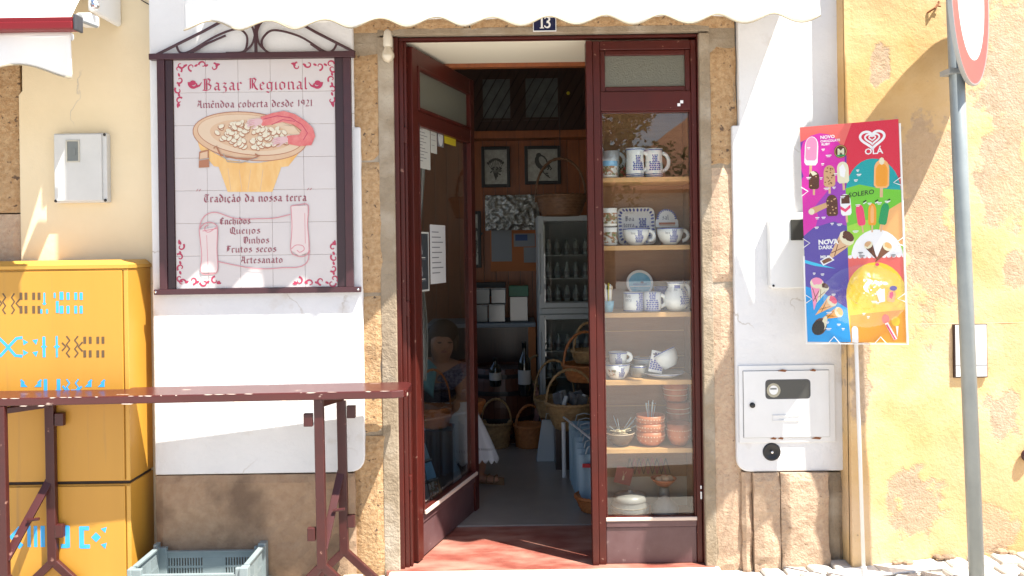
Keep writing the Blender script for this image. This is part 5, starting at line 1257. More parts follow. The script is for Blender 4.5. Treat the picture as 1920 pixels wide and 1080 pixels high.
# --- top shelf
k = 1/2.29/1000*1.0
def cup_prof(r0, r1, h, bulge=0): return [(r0*.8, 0), (r0, .004), ((r0+r1)/2+bulge, h*.45), (r1, h)]
mug0 = vessel('mug', 'mug with a painted village scene on the top shelf, leftmost', 'mug', 1142, 0, .15, cup_prof(.036,.036,.082), wraps=[dict(a0=F_, mat='pot_scene', rects=[(-.05,.012,.05,.050)]), dict(a0=F_, mat='pot_sky', rects=[(-.05,.050,.05,.072)])], group='painted mugs on the shelves')
vessel('mug', 'white handled cup behind the village-scene mug on the top shelf', 'mug', 1146, 0, .26, cup_prof(.038,.038,.128), hd=(.036,.06,.118,.026,.1))
vessel('jug', 'left of two tall white jugs with blue castle on the top shelf', 'jug', 1191, 0, .17, [(.034,0),(.038,.004),(.040,.03),(.037,.075),(.036,.10),(.041,.128)], group='castle jugs on the top shelf', hd=(.036,.035,.11,.030,-.05), rims=[(.008,'pot_line'),(.016,'pot_line'),(.122,'pot_line')],
       wraps=[dict(a0=F_+.25, rects=castle(0,.032,.075), text=[('Boa', -.030, .018, .0019), ('Visita', -.004, .018, .0017)])] if False else [dict(a0=F_+.25, rects=castle(0,.032,.075), text=[('Bom', -.030, .018, .0019), ('dia', -.0, .018, .0019)])] if False else [dict(a0=F_+.25, rects=castle(0,.032,.075))])
vessel('jug', 'right of two tall white jugs with blue castle on the top shelf', 'jug', 1226, 0, .18, [(.034,0),(.038,.004),(.040,.03),(.037,.075),(.036,.10),(.040,.126)], group='castle jugs on the top shelf', hd=(.036,.03,.108,.032,0), rims=[(.008,'pot_line'),(.016,'pot_line'),(.120,'pot_line')], wraps=[dict(a0=F_, rects=castle(0,.032,.078))])
t = thing('flower_ornament', 'small green and red ornament between the mug and jugs on the top shelf', 'ornament', (WX(1166,330,.24), .24, SZ[0]))
m = MB(); R_ = random.Random(2)
for _ in range(40):
    p = Vector((R_.uniform(-.014,.014), R_.uniform(-.012,.012), R_.uniform(.0,.075))); a = Vector((R_.gauss(0,1),R_.gauss(0,1),R_.gauss(0,1))).normalized(); b = a.orthogonal().normalized(); m.poly([p, p+a*.009+b*.004, p+a*.016, p+a*.009-b*.004])
m.build('leaves', 'leaf_dark', t, fixn=False)
for _ in range(4):
    m = MB(); m.smooth = True; m.ball((R_.uniform(-.01,.012), -.012, R_.uniform(.01,.06)), .006, 8); m.build('berry', 'red_flower', t)
# --- second shelf
for i, (z_, lb_) in enumerate(((0, 'lower of two stacked village-scene pots at the left of the second shelf'), (.082, 'upper of two stacked village-scene pots at the left of the second shelf'))):
    vessel('pot', lb_, 'pot', 1142, 1, .16, [(.030,0),(.036,.006),(.036,.066),(.037,.078)], z=SZ[1]+z_, group='stacked painted pots', wraps=[dict(a0=F_, mat='pot_scene', rects=[(-.055,.012,.055,.058)])], rims=[(.074,'pot_white')])
def flat_dish(name, label, cat, px, py, y, outline, thick=.006, lean=-.28, draw=None, z=None, mat='pot_white'):
    X = WX(px, py, y); t = thing(name, label, cat, (X, y, z)); t.rotation_euler = (lean, 0, 0)
    m = MB(); m.prism(outline, -thick/2, thick/2); m.build('body', mat, t, bevel=.0025)
    d = Draw((0, -thick/2-.0002, 0), (1,0,0), (0,0,1), 1, .0001, .00005); draw(d); d.build('decoration', t); return t
def sq_plate(d):
    R_ = random.Random(3)
    for k_ in range(34):
        a = 2*pi*k_/34; x = .072*max(-1, min(1, 1.25*cos(a))); y = .086+.074*max(-1, min(1, 1.25*sin(a))); d.ell(x, y, .0085, .0055, 'pot_blue', a, 6)
    for r in castle(.028, .036, .098): d.rect(*r, 'pot_blue')
    d.gothic('Boa', -.050, .108, .0036, 'pot_ink', wn=.8); d.gothic('Fortuna' if False else 'terra', -.058, .080, .0034, 'pot_ink', wn=.8)
flat_dish('square_plate', 'large white square plate with blue leaf border and castle, leaning on the second shelf', 'plate', 1195, 430, .26, rounded([(-.084,0,.03),(.084,0,.03),(.084,.172,.03),(-.084,.172,.03)]), draw=sq_plate, z=SZ[1]+.004)
def bell(d):
    for k_ in range(14):
        a = pi*k_/13; d.ell(.040*cos(a), .040+.040*sin(a), .006, .004, 'pot_blue', a, 6)
    d.gothic('Sal' if 'S' in G else 'sal', -.020, .035, .0036, 'pot_ink', wn=.8); d.rect(-.036,.012,.036,.022,'clay'); d.rect(-.034,.006,.034,.011,'egg')
flat_dish('salt_plaque', 'small arched plaque with blue edge reading sal on the second shelf', 'plaque', 1251, 430, .25, [(-.05,0),(.05,0),(.05,.03),(.042,.042),(.030,.066),(.014,.082),(-.014,.082),(-.030,.066),(-.042,.042),(-.05,.03)], draw=bell, z=SZ[1]+.078)
boxpart('plaque_stand', 'wood_back', sh, WX(1251,430,.27)-.03-so_.x, WX(1251,430,.27)+.03-so_.x, .262-so_.y, .30-so_.y, SZ[1]+.0006, SZ[1]+.077)
bowlp = [(.026,0),(.030,.004),(.046,.022),(.055,.048),(.057,.072)]
for px, lb_ in ((1193, 'wide blue castle cup in front of the square plate on the second shelf'), (1257, 'wide blue castle cup in front of the arched plaque on the second shelf')):
    vessel('wide_cup', lb_, 'cup', px, 1, .165, bowlp, group='wide castle cups', hd=(.054,.018,.062,.026,0), wraps=[dict(a0=F_+.15, rects=castle(0,.012,.062)), dict(a0=F_-.55, rects=[], text=[('bo', -.0, .046, .0019), ('a', .014, .046, .0019)])], rims=[(.070,'pot_line')])
# --- third shelf
vessel('tumbler', 'small pale blue tumbler of sticks at the left of the third shelf', 'tumbler', 1141, 2, .15, cup_prof(.018,.025,.048), mat='pot_plate_blue')
m = MB(); R_ = random.Random(6)
t = thing('spoon_bundle', 'bundle of decorated sticks standing in the small pale blue tumbler', 'utensils', (WX(1141,587,.15), .15, SZ[2]+.008), group=None)
for i, mt in enumerate(('egg', 'pot_white', 'leaf_dark', 'sticker_yellow', 'pot_white', 'clay_dots')):
    m = MB(); x = -.016+.0062*i; m.bar((x*.6,0,0),(x,.004,.115-.006*(i % 3)), .0055, .003); m.ball((x,.003,.108-.006*(i % 3)), .0065, 6, (.8,.5,1.6)); m.build('stick', mt, t)
vessel('mug', 'white mug with writing and blue castle, front left on the third shelf', 'mug', 1188, 2, .16, cup_prof(.043,.042,.084), group='painted mugs on the shelves', rims=[(.006,'pot_line'),(.080,'pot_line')], wraps=[dict(a0=F_+.75, rects=castle(0,.010,.08)), dict(a0=F_-.35, rects=[], text=[('Boa', -.030, .062, .0024), ('terra', -.030, .046, .0022)])])
vessel('mug', 'white handled mug with blue castle in the middle of the third shelf', 'mug', 1223, 2, .155, cup_prof(.038,.038,.084), group='painted mugs on the shelves', hd=(.037,.02,.07,.024,0), rims=[(.006,'pot_line')], wraps=[dict(a0=F_-.1, rects=castle(0,.010,.085))])
def bp(d): d.ell(0,.055,.050,.050,'pot_plate_blue',n=28); d.rect(-.03,.05,.03,.054,'pot_line'); d.ell(.01,.06,.008,.005,'pot_ink',n=8); d.rect(-.044,.040,.044,.044,'pot_white')
flat_dish('round_plate', 'round sea-blue plate standing behind the mugs on the third shelf', 'plate', 1201, 560, .27, [(.060*cos(a*pi/14), .058+.060*sin(a*pi/14)) for a in range(28)], draw=bp, z=SZ[2]+.062)
boxpart('plate_stand', 'wood_back', sh, WX(1201,560,.28)-.03-so_.x, WX(1201,560,.28)+.03-so_.x, .275-so_.y, .31-so_.y, SZ[2]+.0006, SZ[2]+.061)
vessel('dark_tin', 'dark patterned tin standing at the back right of the third shelf', 'tin', 1280, 2, .31, [(.030,0),(.032,.003),(.032,.12)], mat='pot_blue')
vessel('square_pot', 'low blue patterned pot behind the round jug on the third shelf', 'pot', 1243, 2, .26, [(.034,0),(.036,.08),(.040,.102)], mat='pot_blue')
vessel('round_jug', 'round bellied white jug with blue castle at the right of the third shelf', 'jug', 1268, 2, .165, [(.024,0),(.034,.004),(.052,.026),(.056,.050),(.048,.080),(.034,.100),(.036,.118),(.039,.124)], hd=(.040,.045,.112,.022,.1), rims=[(.121,'pot_line')], wraps=[dict(a0=F_+.65, rects=castle(0,.024,.085)), dict(a0=F_-.2, rects=[(-.01,.098,.03,.112)], text=[('boa', -.012, .088, .0020)])])
vessel('wide_cup', 'white wide cup at the back of the fourth shelf behind the painted tile', 'cup', 1212, 3, .29, bowlp, rims=[(.070,'pot_line')])
# --- fourth shelf
vessel('bowl', 'white bowl with orange inside under a small cup at the left of the fourth shelf', 'bowl', 1157, 3, .16, [(.030,0),(.034,.004),(.050,.030),(.058,.066)], wraps=[dict(a0=F_-.2, mat='pot_scene', rects=[(-.04,.016,.0,.044)]), dict(a0=F_+.35, rects=castle(0,.010,.05))], rims=[(.063,'pot_line')])
vessel('mug', 'small castle cup stacked on the bowl on the fourth shelf', 'mug', 1159, 3, .165, cup_prof(.034,.040,.052), z=SZ[3]+.062, group='painted mugs on the shelves', hd=(.038,.010,.046,.022,0), rims=[(.049,'pot_line')], wraps=[dict(a0=F_, rects=castle(0,.004,.05))])
vessel('small_pot', 'little grey-blue pot in the middle of the fourth shelf', 'pot', 1198, 3, .20, [(.026,0),(.034,.004),(.036,.04),(.034,.052)], mat='clay_grey', rims=[(.045,'pot_line')])
pl_ = vessel('saucer_plate', 'white plate with blue rim lying on the fourth shelf under a tilted cup', 'plate', 1243, 3, .19, [(.050,0),(.056,.003),(.080,.014),(.094,.022)], rims=[(.019,'pot_line')])
def card(d): d.rect(-.026,.006,.026,.088,'pot_white'); [d.rect(*r,'pot_blue') for r in castle(0,.012,.085)]; d.rect(-.022,.074,.010,.080,'pot_ink')
c_ = flat_dish('painted_tile', 'small castle painted tile leaning in the plate on the fourth shelf', 'tile', 1228, 700, .17, [(-.030,0),(.030,0),(.030,.094),(-.030,.094)], draw=card, z=SZ[3]+.022, lean=-.15); c_.rotation_euler = (-.15, .22, 0)
vessel('wide_cup', 'white cup tilted on its side on the plate of the fourth shelf', 'cup', 1258, 3, .19, bowlp, z=SZ[3]+.040, group='wide castle cups', rims=[(.070,'pot_line')], tilt=(-.25, -.45, 0))
# --- fifth shelf
def clay_bowl(label, px, y, z_, r, h, grp='stacked clay bowls'):
    t = vessel('clay_bowl', label, 'bowl', px, 4, y, [(r*.55,0),(r*.62,.003),(r*.93,h*.35),(r,h*.7),(r*.98,h)], mat='clay', z=SZ[4]+z_, group=grp)
    dts = MB(); R_ = r*.985
    for k_ in range(30):
        a = 2*pi*k_/30; p = (R_*cos(a), R_*sin(a), h*.72); dts.ball(p, .0028, 5); 
        if k_ % 2 == 0: dts.ball((r*.95*cos(a), r*.95*sin(a), h*.45), .0022, 5)
    tag(dts.build('white_dots', 'clay_dots', t), kind='stuff'); return t
clay_bowl('lowest of the three stacked clay bowls in the middle of the fifth shelf', 1220, .17, 0, .062, .062)
clay_bowl('middle of the three stacked clay bowls in the middle of the fifth shelf', 1220, .17, .045, .062, .052)
clay_bowl('top of the three stacked clay bowls, holding glass sticks, on the fifth shelf', 1220, .17, .082, .062, .048)
clay_bowl('front clay bowl with wide pale band at the right of the fifth shelf', 1273, .165, 0, .052, .094, 'clay pots at the right of the fifth shelf')
vessel('clay_pot', 'middle clay pot in the stack at the right of the fifth shelf', 'pot', 1272, 4, .27, [(.040,0),(.046,.01),(.050,.1),(.052,.166)], mat='clay', group='clay pots at the right of the fifth shelf', rims=[(.12,'clay_dots'),(.14,'clay_dots')])
vessel('clay_pot', 'topmost clay pot in the stack at the right of the fifth shelf', 'pot', 1268, 4, .28, [(.044,0),(.050,.01),(.054,.05),(.055,.085)], z=SZ[4]+.168, mat='clay', group='clay pots at the right of the fifth shelf', rims=[(.03,'clay_dots'),(.055,'clay_dots')])
t = thing('glass_stick_bundle', 'bundle of clear glass sticks standing in the top clay bowl', 'utensils', (WX(1220,842,.17), .17, SZ[4]+.088)); R_ = random.Random(3)
for i in range(9):
    m = MB(); a = R_.uniform(-1,1); m.tube([(a*.012, R_.uniform(-.01,.01), 0), (a*.034, R_.uniform(-.02,.02), .085+R_.uniform(-.01,.02))], .0016, 5); m.ball((a*.034, 0, .09), .0025, 5); m.build('stick', 'glass_stick', t)
vessel('woven_bowl', 'dark patterned bowl full of pale spoons at the left of the fifth shelf', 'bowl', 1163, 4, .17, [(.024,0),(.034,.004),(.056,.03),(.064,.060)], mat='wicker_dark', rims=[(.056,'clay_dots')])
t = thing('spoon_bundle', 'pale wooden spoons and skewers piled in the dark bowl on the fifth shelf', 'utensils', (WX(1163,842,.17), .17, SZ[4]+.045))
for i in range(20):
    m = MB(); a = R_.uniform(0, 6.28); l = R_.uniform(.05,.085); x, y, z = cos(a)*l, sin(a)*l*.5, R_.uniform(.01,.05)
    if i < 12: m.tube([(-x*.4,-y*.4,.004),(x*.6,y*.6,z*.6)], [.004,.0025], 5); m.ball((-x*.3,-y*.3,.016), .010, 8, (1,.7,.6)); m.build('spoon', 'spoon_wood', t)
    else: m.tube([(0,0,.0),(x*1.1,y,z+.03)], .0012, 4); m.build('skewer', 'glass_stick', t)
# --- floor of the window
vessel('lidded_pot', 'wide grey clay pot with a lid at the bottom left of the window', 'pot', 1181, None, .20, [(.060,0),(.070,.003),(.080,.02),(.082,.05),(.070,.066),(.072,.07),(.074,.078),(.066,.094),(.030,.104),(.012,.106),(.012,.112),(.004,.114)], mat='clay_grey', z=BZ, inner=False, rims=[(.03,'mortar'),(.05,'mortar')])
vessel('tagine', 'pale grey cone-lidded dish at the bottom right of the window', 'pot', 1247, None, .22, [(.048,0),(.058,.004),(.060,.03),(.058,.036),(.034,.058),(.010,.080),(.003,.084)], mat='clay_grey', z=BZ, inner=False)
# glass bracket shelf with bowl of eggs
m = MB(); m.tube([(WX(1245,916,.27)-.0, .27, BZ), (WX(1245,916,.27), .27, WZ(1245,913,.27)-.001)], [.03,.022], 14); tag(m.build('display_stand', 'clay_grey'), 'slim grey stand carrying the bowl of eggs at the bottom of the window', 'stand')
zb5 = WZ(1245,912,.24)
vessel('egg_bowl', 'shallow clay bowl with pale eggs low in the window', 'bowl', 1245, None, .25, [(.022,0),(.028,.003),(.050,.024),(.056,.034)], mat='clay', z=zb5)
for i, (dx, dy) in enumerate(((-.024,-.012),(.0,.004),(.022,-.008),(.004,-.024))):
    m = MB(); m.smooth = True; m.ball((0,0,0), .015, 10, (1.2,1,.9)); e1 = m.build('egg', 'egg')
    e1.location = (WX(1245,900,.25)+dx, .25+dy, zb5+.030+.002*i); tag(e1, ['pale egg at the left of the clay bowl', 'pale egg at the back of the clay bowl', 'pale egg at the right of the clay bowl', 'pale egg at the front of the clay bowl'][i], 'egg')
X, Z = W(1170, 893, .30)
t = thing('hang_tag', 'square faded red tag leaning at the back of the window bottom', 'tag', (X, .31, Z)); t.rotation_euler = (0, .25, 0)
m = MB(); m.box(-.038, .038, -.001, .001, -.038, .038); M('tag_red', (.36,.07,.06), .6); m.build('card', 'tag_red', t); d = Draw((0,-.0012,0),(1,0,0),(0,0,1)); d.line([(-.008,.02),(0,.0),(.008,.02)], .002, 'clay_dots'); d.rect(-.004,-.02,.004,0,'clay_dots'); d.build('print', t)
X, Z = W(1215, 862, .33); t = thing('lattice_mat', 'red and brown lattice mat hanging behind the fifth shelf', 'mat', (X, .334, Z-.03))
for k_ in range(9):
    for s_ in (-1, 1):
        m = MB(); x = -.08+.02*k_; m.bar((x,0,.035),(x+s_*.02,0,-.035), .004, .003); m.build('strip', 'tag_red' if k_ % 2 else 'wicker_dark', t)
# upper transom pots, blurred by the frosted pane
vessel('clay_pot', 'clay pot behind the frosted pane at the top of the closed leaf, on the left', 'pot', 1155, 0, .2, [(.03,0),(.045,.03),(.042,.07)], mat='clay', z=2.102); vessel('white_bowl', 'wide pale bowl behind the frosted pane at the top of the closed leaf', 'bowl', 1240, 0, .2, [(.05,0),(.07,.02),(.085,.07)], z=2.102)
sbx('top_board', 'wood_shelf', sx0+.006, sx1-.006, SY0, SY1, 2.084, 2.10)
# ------------------------------------------------------------ shop interior
IZ = .0; BY = 3.3; RX0, RX1 = -1.9, 1.45
m = MB(); m.box(RX0, RX1, .531, BY+.1, -.06, IZ); tag(m.build('shop_floor', 'tile_floor'), kind='structure')
m = MB(); m.box(RX0-.1, RX1+.1, .32, BY+.1, 2.95, 3.05); tag(m.build('shop_ceiling', 'ceiling_cream'), kind='structure')
m = MB(); m.box(RX0-.1, RX0, .32, .8, -.06, 2.95); m.box(RX0-.1, RX0, 2.8, BY+.1, -.06, 2.95); m.box(RX0-.1, RX0, .8, 2.8, -.06, .8); m.box(RX0-.1, RX0, .8, 2.8, 2.5, 2.95)
tag(m.build('shop_wall', 'shop_wall'), kind='structure')
sw_ = thing('added_window', 'wide unseen window opening added in the left shop wall to brighten the room', 'window', (RX0-.05, 1.8, .8))  # added opening that lets skylight in to brighten the interior
for y_ in (-.96, -.32, .32, .96): m = MB(); m.box(-.03, .03, y_-.035, y_+.035, 0, 1.7); m.build('mullion', 'wood_shelf', sw_)
m = MB(); m.box(RX1, RX1+.1, .32, BY+.1, -.06, 2.95); tag(m.build('shop_wall', 'shop_wall'), kind='structure')
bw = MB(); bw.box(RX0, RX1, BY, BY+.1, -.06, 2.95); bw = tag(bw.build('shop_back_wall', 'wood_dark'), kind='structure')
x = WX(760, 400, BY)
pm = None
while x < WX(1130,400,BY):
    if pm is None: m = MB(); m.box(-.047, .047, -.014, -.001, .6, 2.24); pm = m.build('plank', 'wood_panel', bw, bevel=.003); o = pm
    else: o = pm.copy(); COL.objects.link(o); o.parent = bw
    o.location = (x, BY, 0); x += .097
# inner face of the front wall and lintel
soff = ftop-.002
m = MB(); m.box(RX0, JX1-.02, .33, .50, -.06, 2.95); m.box(KX0+.02, RX1, .33, .50, -.06, 2.95); m.box(JX1-.0199, KX0+.0199, .33, .50, soff+.0, 2.95)
tag(m.build('shop_inner_wall', 'ceiling_cream'), kind='structure')
m = MB(); m.box(JX1+.025, KX0-.025, .078, .4795, soff-.008, soff-.003); tag(m.build('lintel_soffit', 'ceiling_cream'), 'cream painted soffit over the open doorway', 'soffit')
m = MB(); m.box(JX1+.02, KX0-.02, .48, .52, soff-.026, soff-.0085); tag(m.build('wooden_lintel_trim', 'wood_panel'), 'brown wooden strip along the back of the cream soffit', 'trim')
# dark panelled cupboard with two patterned panes high on the back wall
def Bp(px, py, y=BY-.15): return W(px, py, y)
uc = thing('panelled_cupboard', 'dark wooden cupboard with two patterned glass panes high on the back wall', 'cupboard', (WX(985,190,BY-.15), BY-.02, WZ(985,252,BY-.15))); uo = uc.location
yf = BY-.15
def ub2(name, mat, px0, py0, px1, py1, y0, y1, bev=0): a, b = W(px0, py0, yf); c_, e = W(px1, py1, yf); m = MB(); m.box(a-uo.x, c_-uo.x, y0-uo.y, y1-uo.y, e-uo.z, b-uo.z); return m.build(name, mat, uc, bevel=bev)
ub2('carcass', 'wood_dark', 860, 100, 1140, 250, yf, BY-.03, .004)
M('pane_grey', (.12,.13,.125), .35, col2=(.05,.055,.055), nscale=12); M('cord', (.02,.012,.01), .7)
ub2('ledge', 'wood_panel', 860, 248, 1140, 258, yf-.05, BY-.03, .003)
for (a, b, c_, e) in ((905,150,957,222),(985,148,1046,220)):
    f_ = ub2('pane', 'pane_grey', a, b, c_, e, yf-.008, yf-.001); m = MB()
    x0, z1 = W(a, b, yf); x1, z0 = W(c_, e, yf); x0 -= uo.x; x1 -= uo.x; z0 -= uo.z; z1 -= uo.z
    m.box(x0-.02, x1+.02, yf-.016-uo.y, yf-.009-uo.y, z1, z1+.02); m.box(x0-.02, x1+.02, yf-.016-uo.y, yf-.009-uo.y, z0-.02, z0)
    m.box(x0-.02, x0, yf-.016-uo.y, yf-.009-uo.y, z0+.0003, z1-.0003); m.box(x1, x1+.02, yf-.016-uo.y, yf-.009-uo.y, z0+.0003, z1-.0003); m.build('pane_frame', 'wood_dark', uc)
for k in range(17):
    x = -.62+.075*k; m = MB(); m.tube([(x, yf-.022-uo.y, .0+.02), (x+.28, yf-.022-uo.y, .50)], .0035, 4); m.build('diagonal_lead', 'cord', uc)
m = MB(); m.smooth = True; m.ball((0,0,0), .014, 8); o = m.build('cupboard_knob_' if False else 'brass_knob', 'sticker_yellow', uc); o.location = (WX(1065,176,yf)-uo.x, yf-.03-uo.y, WZ(1065,176,yf)-uo.z)
# framed pewter pictures
M('pewter', (.42,.42,.38), .35, .4, col2=(.22,.22,.19), nscale=35, bump=.5, bscale=60); M('pewter_dark', (.05,.05,.045), .5)
def picture(label, a, b, c_, e, kind):
    y = BY-.035; x0, z1 = W(a, b, y); x1, z0 = W(c_, e, y); t = thing('framed_picture', label, 'picture', ((x0+x1)/2, BY-.016, z0)); w2 = (x1-x0)/2; h_ = z1-z0; m = MB()
    frame_boxes(m, -w2, w2, 0, h_, .026, -.03, 0); m.build('frame', 'black', t, bevel=.004)
    m = MB(); m.box(-w2+.026, w2-.026, -.012, -.002, .026, h_-.026); m.build('mount', 'pewter', t)
    d = Draw((0, -.0125, 0), (1,0,0), (0,0,1), 1, .0, .0001); d.rect(-w2+.045, .05, w2-.045, h_-.05, 'pewter'); R_ = random.Random(5)
    if kind == 0:
        for k in range(9): a_ = -.7+.17*k; d.line([(0,.06),(.035*a_, h_*.4),(.085*a_, h_*(.55+.12*cos(a_*2)))], .004, 'pewter_dark'); d.ell(.085*a_, h_*(.57+.12*cos(a_*2)), .014, .010, 'pewter_dark', a_, 8)
        for k in range(12): d.ell(R_.uniform(-.04,.04), R_.uniform(.09, h_*.5), .014, .006, 'pewter_dark', R_.uniform(-1,1), 6)
    else:
        d.ell(-.01, h_*.58, .05, .065, 'pewter_dark', .5, 14); d.ell(-.03, h_*.76, .022, .020, 'pewter_dark', 0, 10); d.ell(.0, h_*.60, .026, .045, 'pewter', .5, 10); d.line([(-.02,h_*.4),(.03,.07),(.06,.05)], .008, 'pewter_dark'); d.poly([(.02,h_*.5),(.075,h_*.4),(.05,h_*.55)], 'pewter_dark')
        for k in range(8): d.ell(R_.uniform(.0,.07), R_.uniform(.07, .14), .014, .006, 'pewter_dark', R_.uniform(-1,1), 6)
    d.build('relief', t)
picture('black framed pewter picture of a flower bouquet on the back wall', 902, 275, 957, 351, 0); picture('black framed pewter picture of a bird on the back wall', 983, 274, 1052, 345, 1)
picture('tall narrow pewter picture partly behind the free edge of the open leaf', 876, 396, 903, 502, 0)
# plastic wrapped bundle below the pictures
M('foil', (.45,.46,.44), .16, .75, bump=1, bscale=22, bdist=.02); M('orange_wall', (.42,.13,.03), .6); M('paper_grey', (.25,.27,.29), .7); M('blue_print', (.04,.08,.22), .6); M('green_box', (.01,.14,.07), .4); M('clear_plastic', (.12,.13,.13), .15, spec=.8)
y = BY-.12; x0, z1 = W(909, 366, y); x1, z0 = W(1012, 431, y)
m = MB(); m.smooth = True
m.grid(lambda u, v: ((x0+(x1-x0)*u), y-.05*sin(pi*u)*sin(pi*v)-.03*noise.noise(Vector((u*14, v*9, 2))), z0+(z1-z0)*v), 50, 34); m.box(x0+.01, x1-.01, y+.01, BY-.016, z0+.01, z1-.01)
tag(m.build('wrapped_bundle', 'foil', fixn=False), 'bundle wrapped in shiny crinkled clear foil below the framed pictures', 'wrapped bundle')
nb_ = thing('notice_board', 'orange board with grey papers and a blue card on the back wall', 'notice board', (WX(963,465,BY-.03), BY-.016, WZ(963,507,BY-.03))); no = nb_.location
def nbx(name, mat, a, b, c_, e, yy): x0, z1 = W(a, b, BY-.03); x1, z0 = W(c_, e, BY-.03); m = MB(); m.box(x0-no.x, x1-no.x, yy-.002, yy, z0-no.z, z1-no.z); return m.build(name, mat, nb_)
nbx('board', 'orange_wall', 919, 430, 1008, 508, -.004); nbx('paper', 'paper_grey', 921, 432, 960, 490, -.0065); nbx('card', 'blue_print', 966, 440, 989, 451, -.0095); nbx('paper', 'paper_grey', 963, 438, 1003, 462, -.0070); nbx('paper', 'paper_grey', 982, 464, 1006, 492, -.0085)
# counter with clear boxes, barrel and bottles
cy = 2.75; 
ct = thing('shop_counter', 'dark wooden counter with a pale grey top at the back of the shop', 'counter', (WX(935,650,cy), cy, 0)); coo = ct.location
x0, x1 = WX(800,600,cy)-coo.x, WX(1004,600,cy)-coo.x; zc = WZ(935,606,cy)
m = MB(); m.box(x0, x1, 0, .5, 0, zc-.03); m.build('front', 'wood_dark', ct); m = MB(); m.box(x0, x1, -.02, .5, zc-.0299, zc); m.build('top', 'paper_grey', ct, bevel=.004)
m = MB(); m.box(x1-.055, x1-.0, -.012, -.0005, .25, zc-.0301); m.build('corner_post', 'orange_wall', ct, bevel=.003)
def simple_box(name, label, cat, a, b, c_, e, y0, y1, mat, bev=.003, group=None):
    x0, z1 = W(a, b, y0); x1, z0 = W(c_, e, y0); m = MB(); m.box(x0, x1, y0, y1, z0, z1); return tag(m.build(name, mat, bevel=bev), label, cat, group)
for i, (a, b, c_, e) in enumerate(((884,572,915,604),(916,570,948,604),(886,541,919,570),(921,541,949,569))):
    t = thing('clear_food_box', ['lower left clear box of biscuits on the counter', 'lower right clear box of biscuits on the counter', 'upper left clear box of biscuits on the counter', 'upper right clear box of biscuits on the counter'][i], 'box', (WX((a+c_)/2,e,cy+.05), cy+.05, WZ(a,e,cy+.05)), group='clear boxes on the counter')
    w2 = (WX(c_,e,cy+.05)-WX(a,e,cy+.05))/2-.002; hh = WZ(a,b,cy+.05)-WZ(a,e,cy+.05)-.006
    m = MB(); m.box(-w2, w2, 0, .2, 0, hh); m.build('box', 'clear_plastic', t, bevel=.004); m = MB(); m.box(-w2-.003, w2+.003, -.004, .204, hh+.0005, hh+.006); m.build('lid', 'foil', t)
simple_box('scale', 'dark flat machine standing behind the clear boxes on the counter', 'machine', 886, 530, 948, 555, cy+.3, cy+.42, 'black')
gb = thing('box_with_green_lid', 'clear plastic box with green lid on the counter beside the fridge', 'box', (WX(973,590,cy+.1), cy+.1, zc)); w2 = .068
m = MB(); m.box(-w2, w2, 0, .15, 0, .19); m.build('box', 'clear_plastic', gb, bevel=.004); m = MB(); m.box(-w2-.006, w2+.006, -.006, .156, .1905, .27); m.build('lid', 'green_box', gb, bevel=.004)
M('label_white', (.34,.34,.33), .6)
# barrel
M('wood_barrel', (.10,.035,.018), .35, col2=(.06,.02,.012), nscale=12)
bl_ = thing('wine_barrel', 'dark wooden wine barrel with iron hoops in front of the counter', 'barrel', (WX(938,700,cy-.35), cy-.38, 0))
R0 = .20; H_ = .50
for k in range(18):
    a0, a1 = 2*pi*k/18+.008, 2*pi*(k+1)/18-.008; m = MB()
    m.grid(lambda u, v: ((R0+.035*sin(pi*v))*cos(a0+(a1-a0)*u), (R0+.035*sin(pi*v))*sin(a0+(a1-a0)*u), H_*v), 2, 6); m.build('stave', 'wood_barrel', bl_)
m = MB(); m.lathe([(R0-.002,.0),(R0-.002,H_-.02)], (0,0,0), 24, True, True); m.build('head', 'wood_dark', bl_)
for z in (.05, .16, .34, .45):
    m = MB(); r0 = R0+.035*sin(pi*z/H_)+.003; m.lathe([(r0,z-.015),(r0+.001,z),(r0,z+.015)], (0,0,0), 28, False); m.build('hoop', 'black', bl_)
M('bottle_black', (.008,.010,.008), .12, coat=.6)
def bottle(label, px, py0, py1, y, r, grp, lab=True, mat='bottle_black'):
    X, z0 = W(px, py1, y); z1 = WZ(px, py0, y); h = z1-z0; t = thing('wine_bottle', label, 'bottle', (X, y, z0), group=grp)
    m = MB(); m.smooth = True; m.lathe([(r*.9,0),(r,.006),(r,h*.60),(r*.85,h*.68),(r*.38,h*.78),(r*.34,h*.97),(r*.40,h*.975),(r*.40,h)], (0,0,0), 18, True, True); m.build('glass', mat, t)
    if lab: m = MB(); m.smooth = True; m.lathe([(r+.0008,h*.22),(r+.0008,h*.48)], (0,0,0), 18, False); m.build('label', 'label_white', t)
    return t
g_ = 'dark wine bottles at the back'
bottle('dark wine bottle standing in front of the barrel', 929, 670, 724, 1.9, .038, g_, True); bottle('tall dark wine bottle with a pale label right of the barrel', 984, 640, 742, 2.1, .042, g_, True)
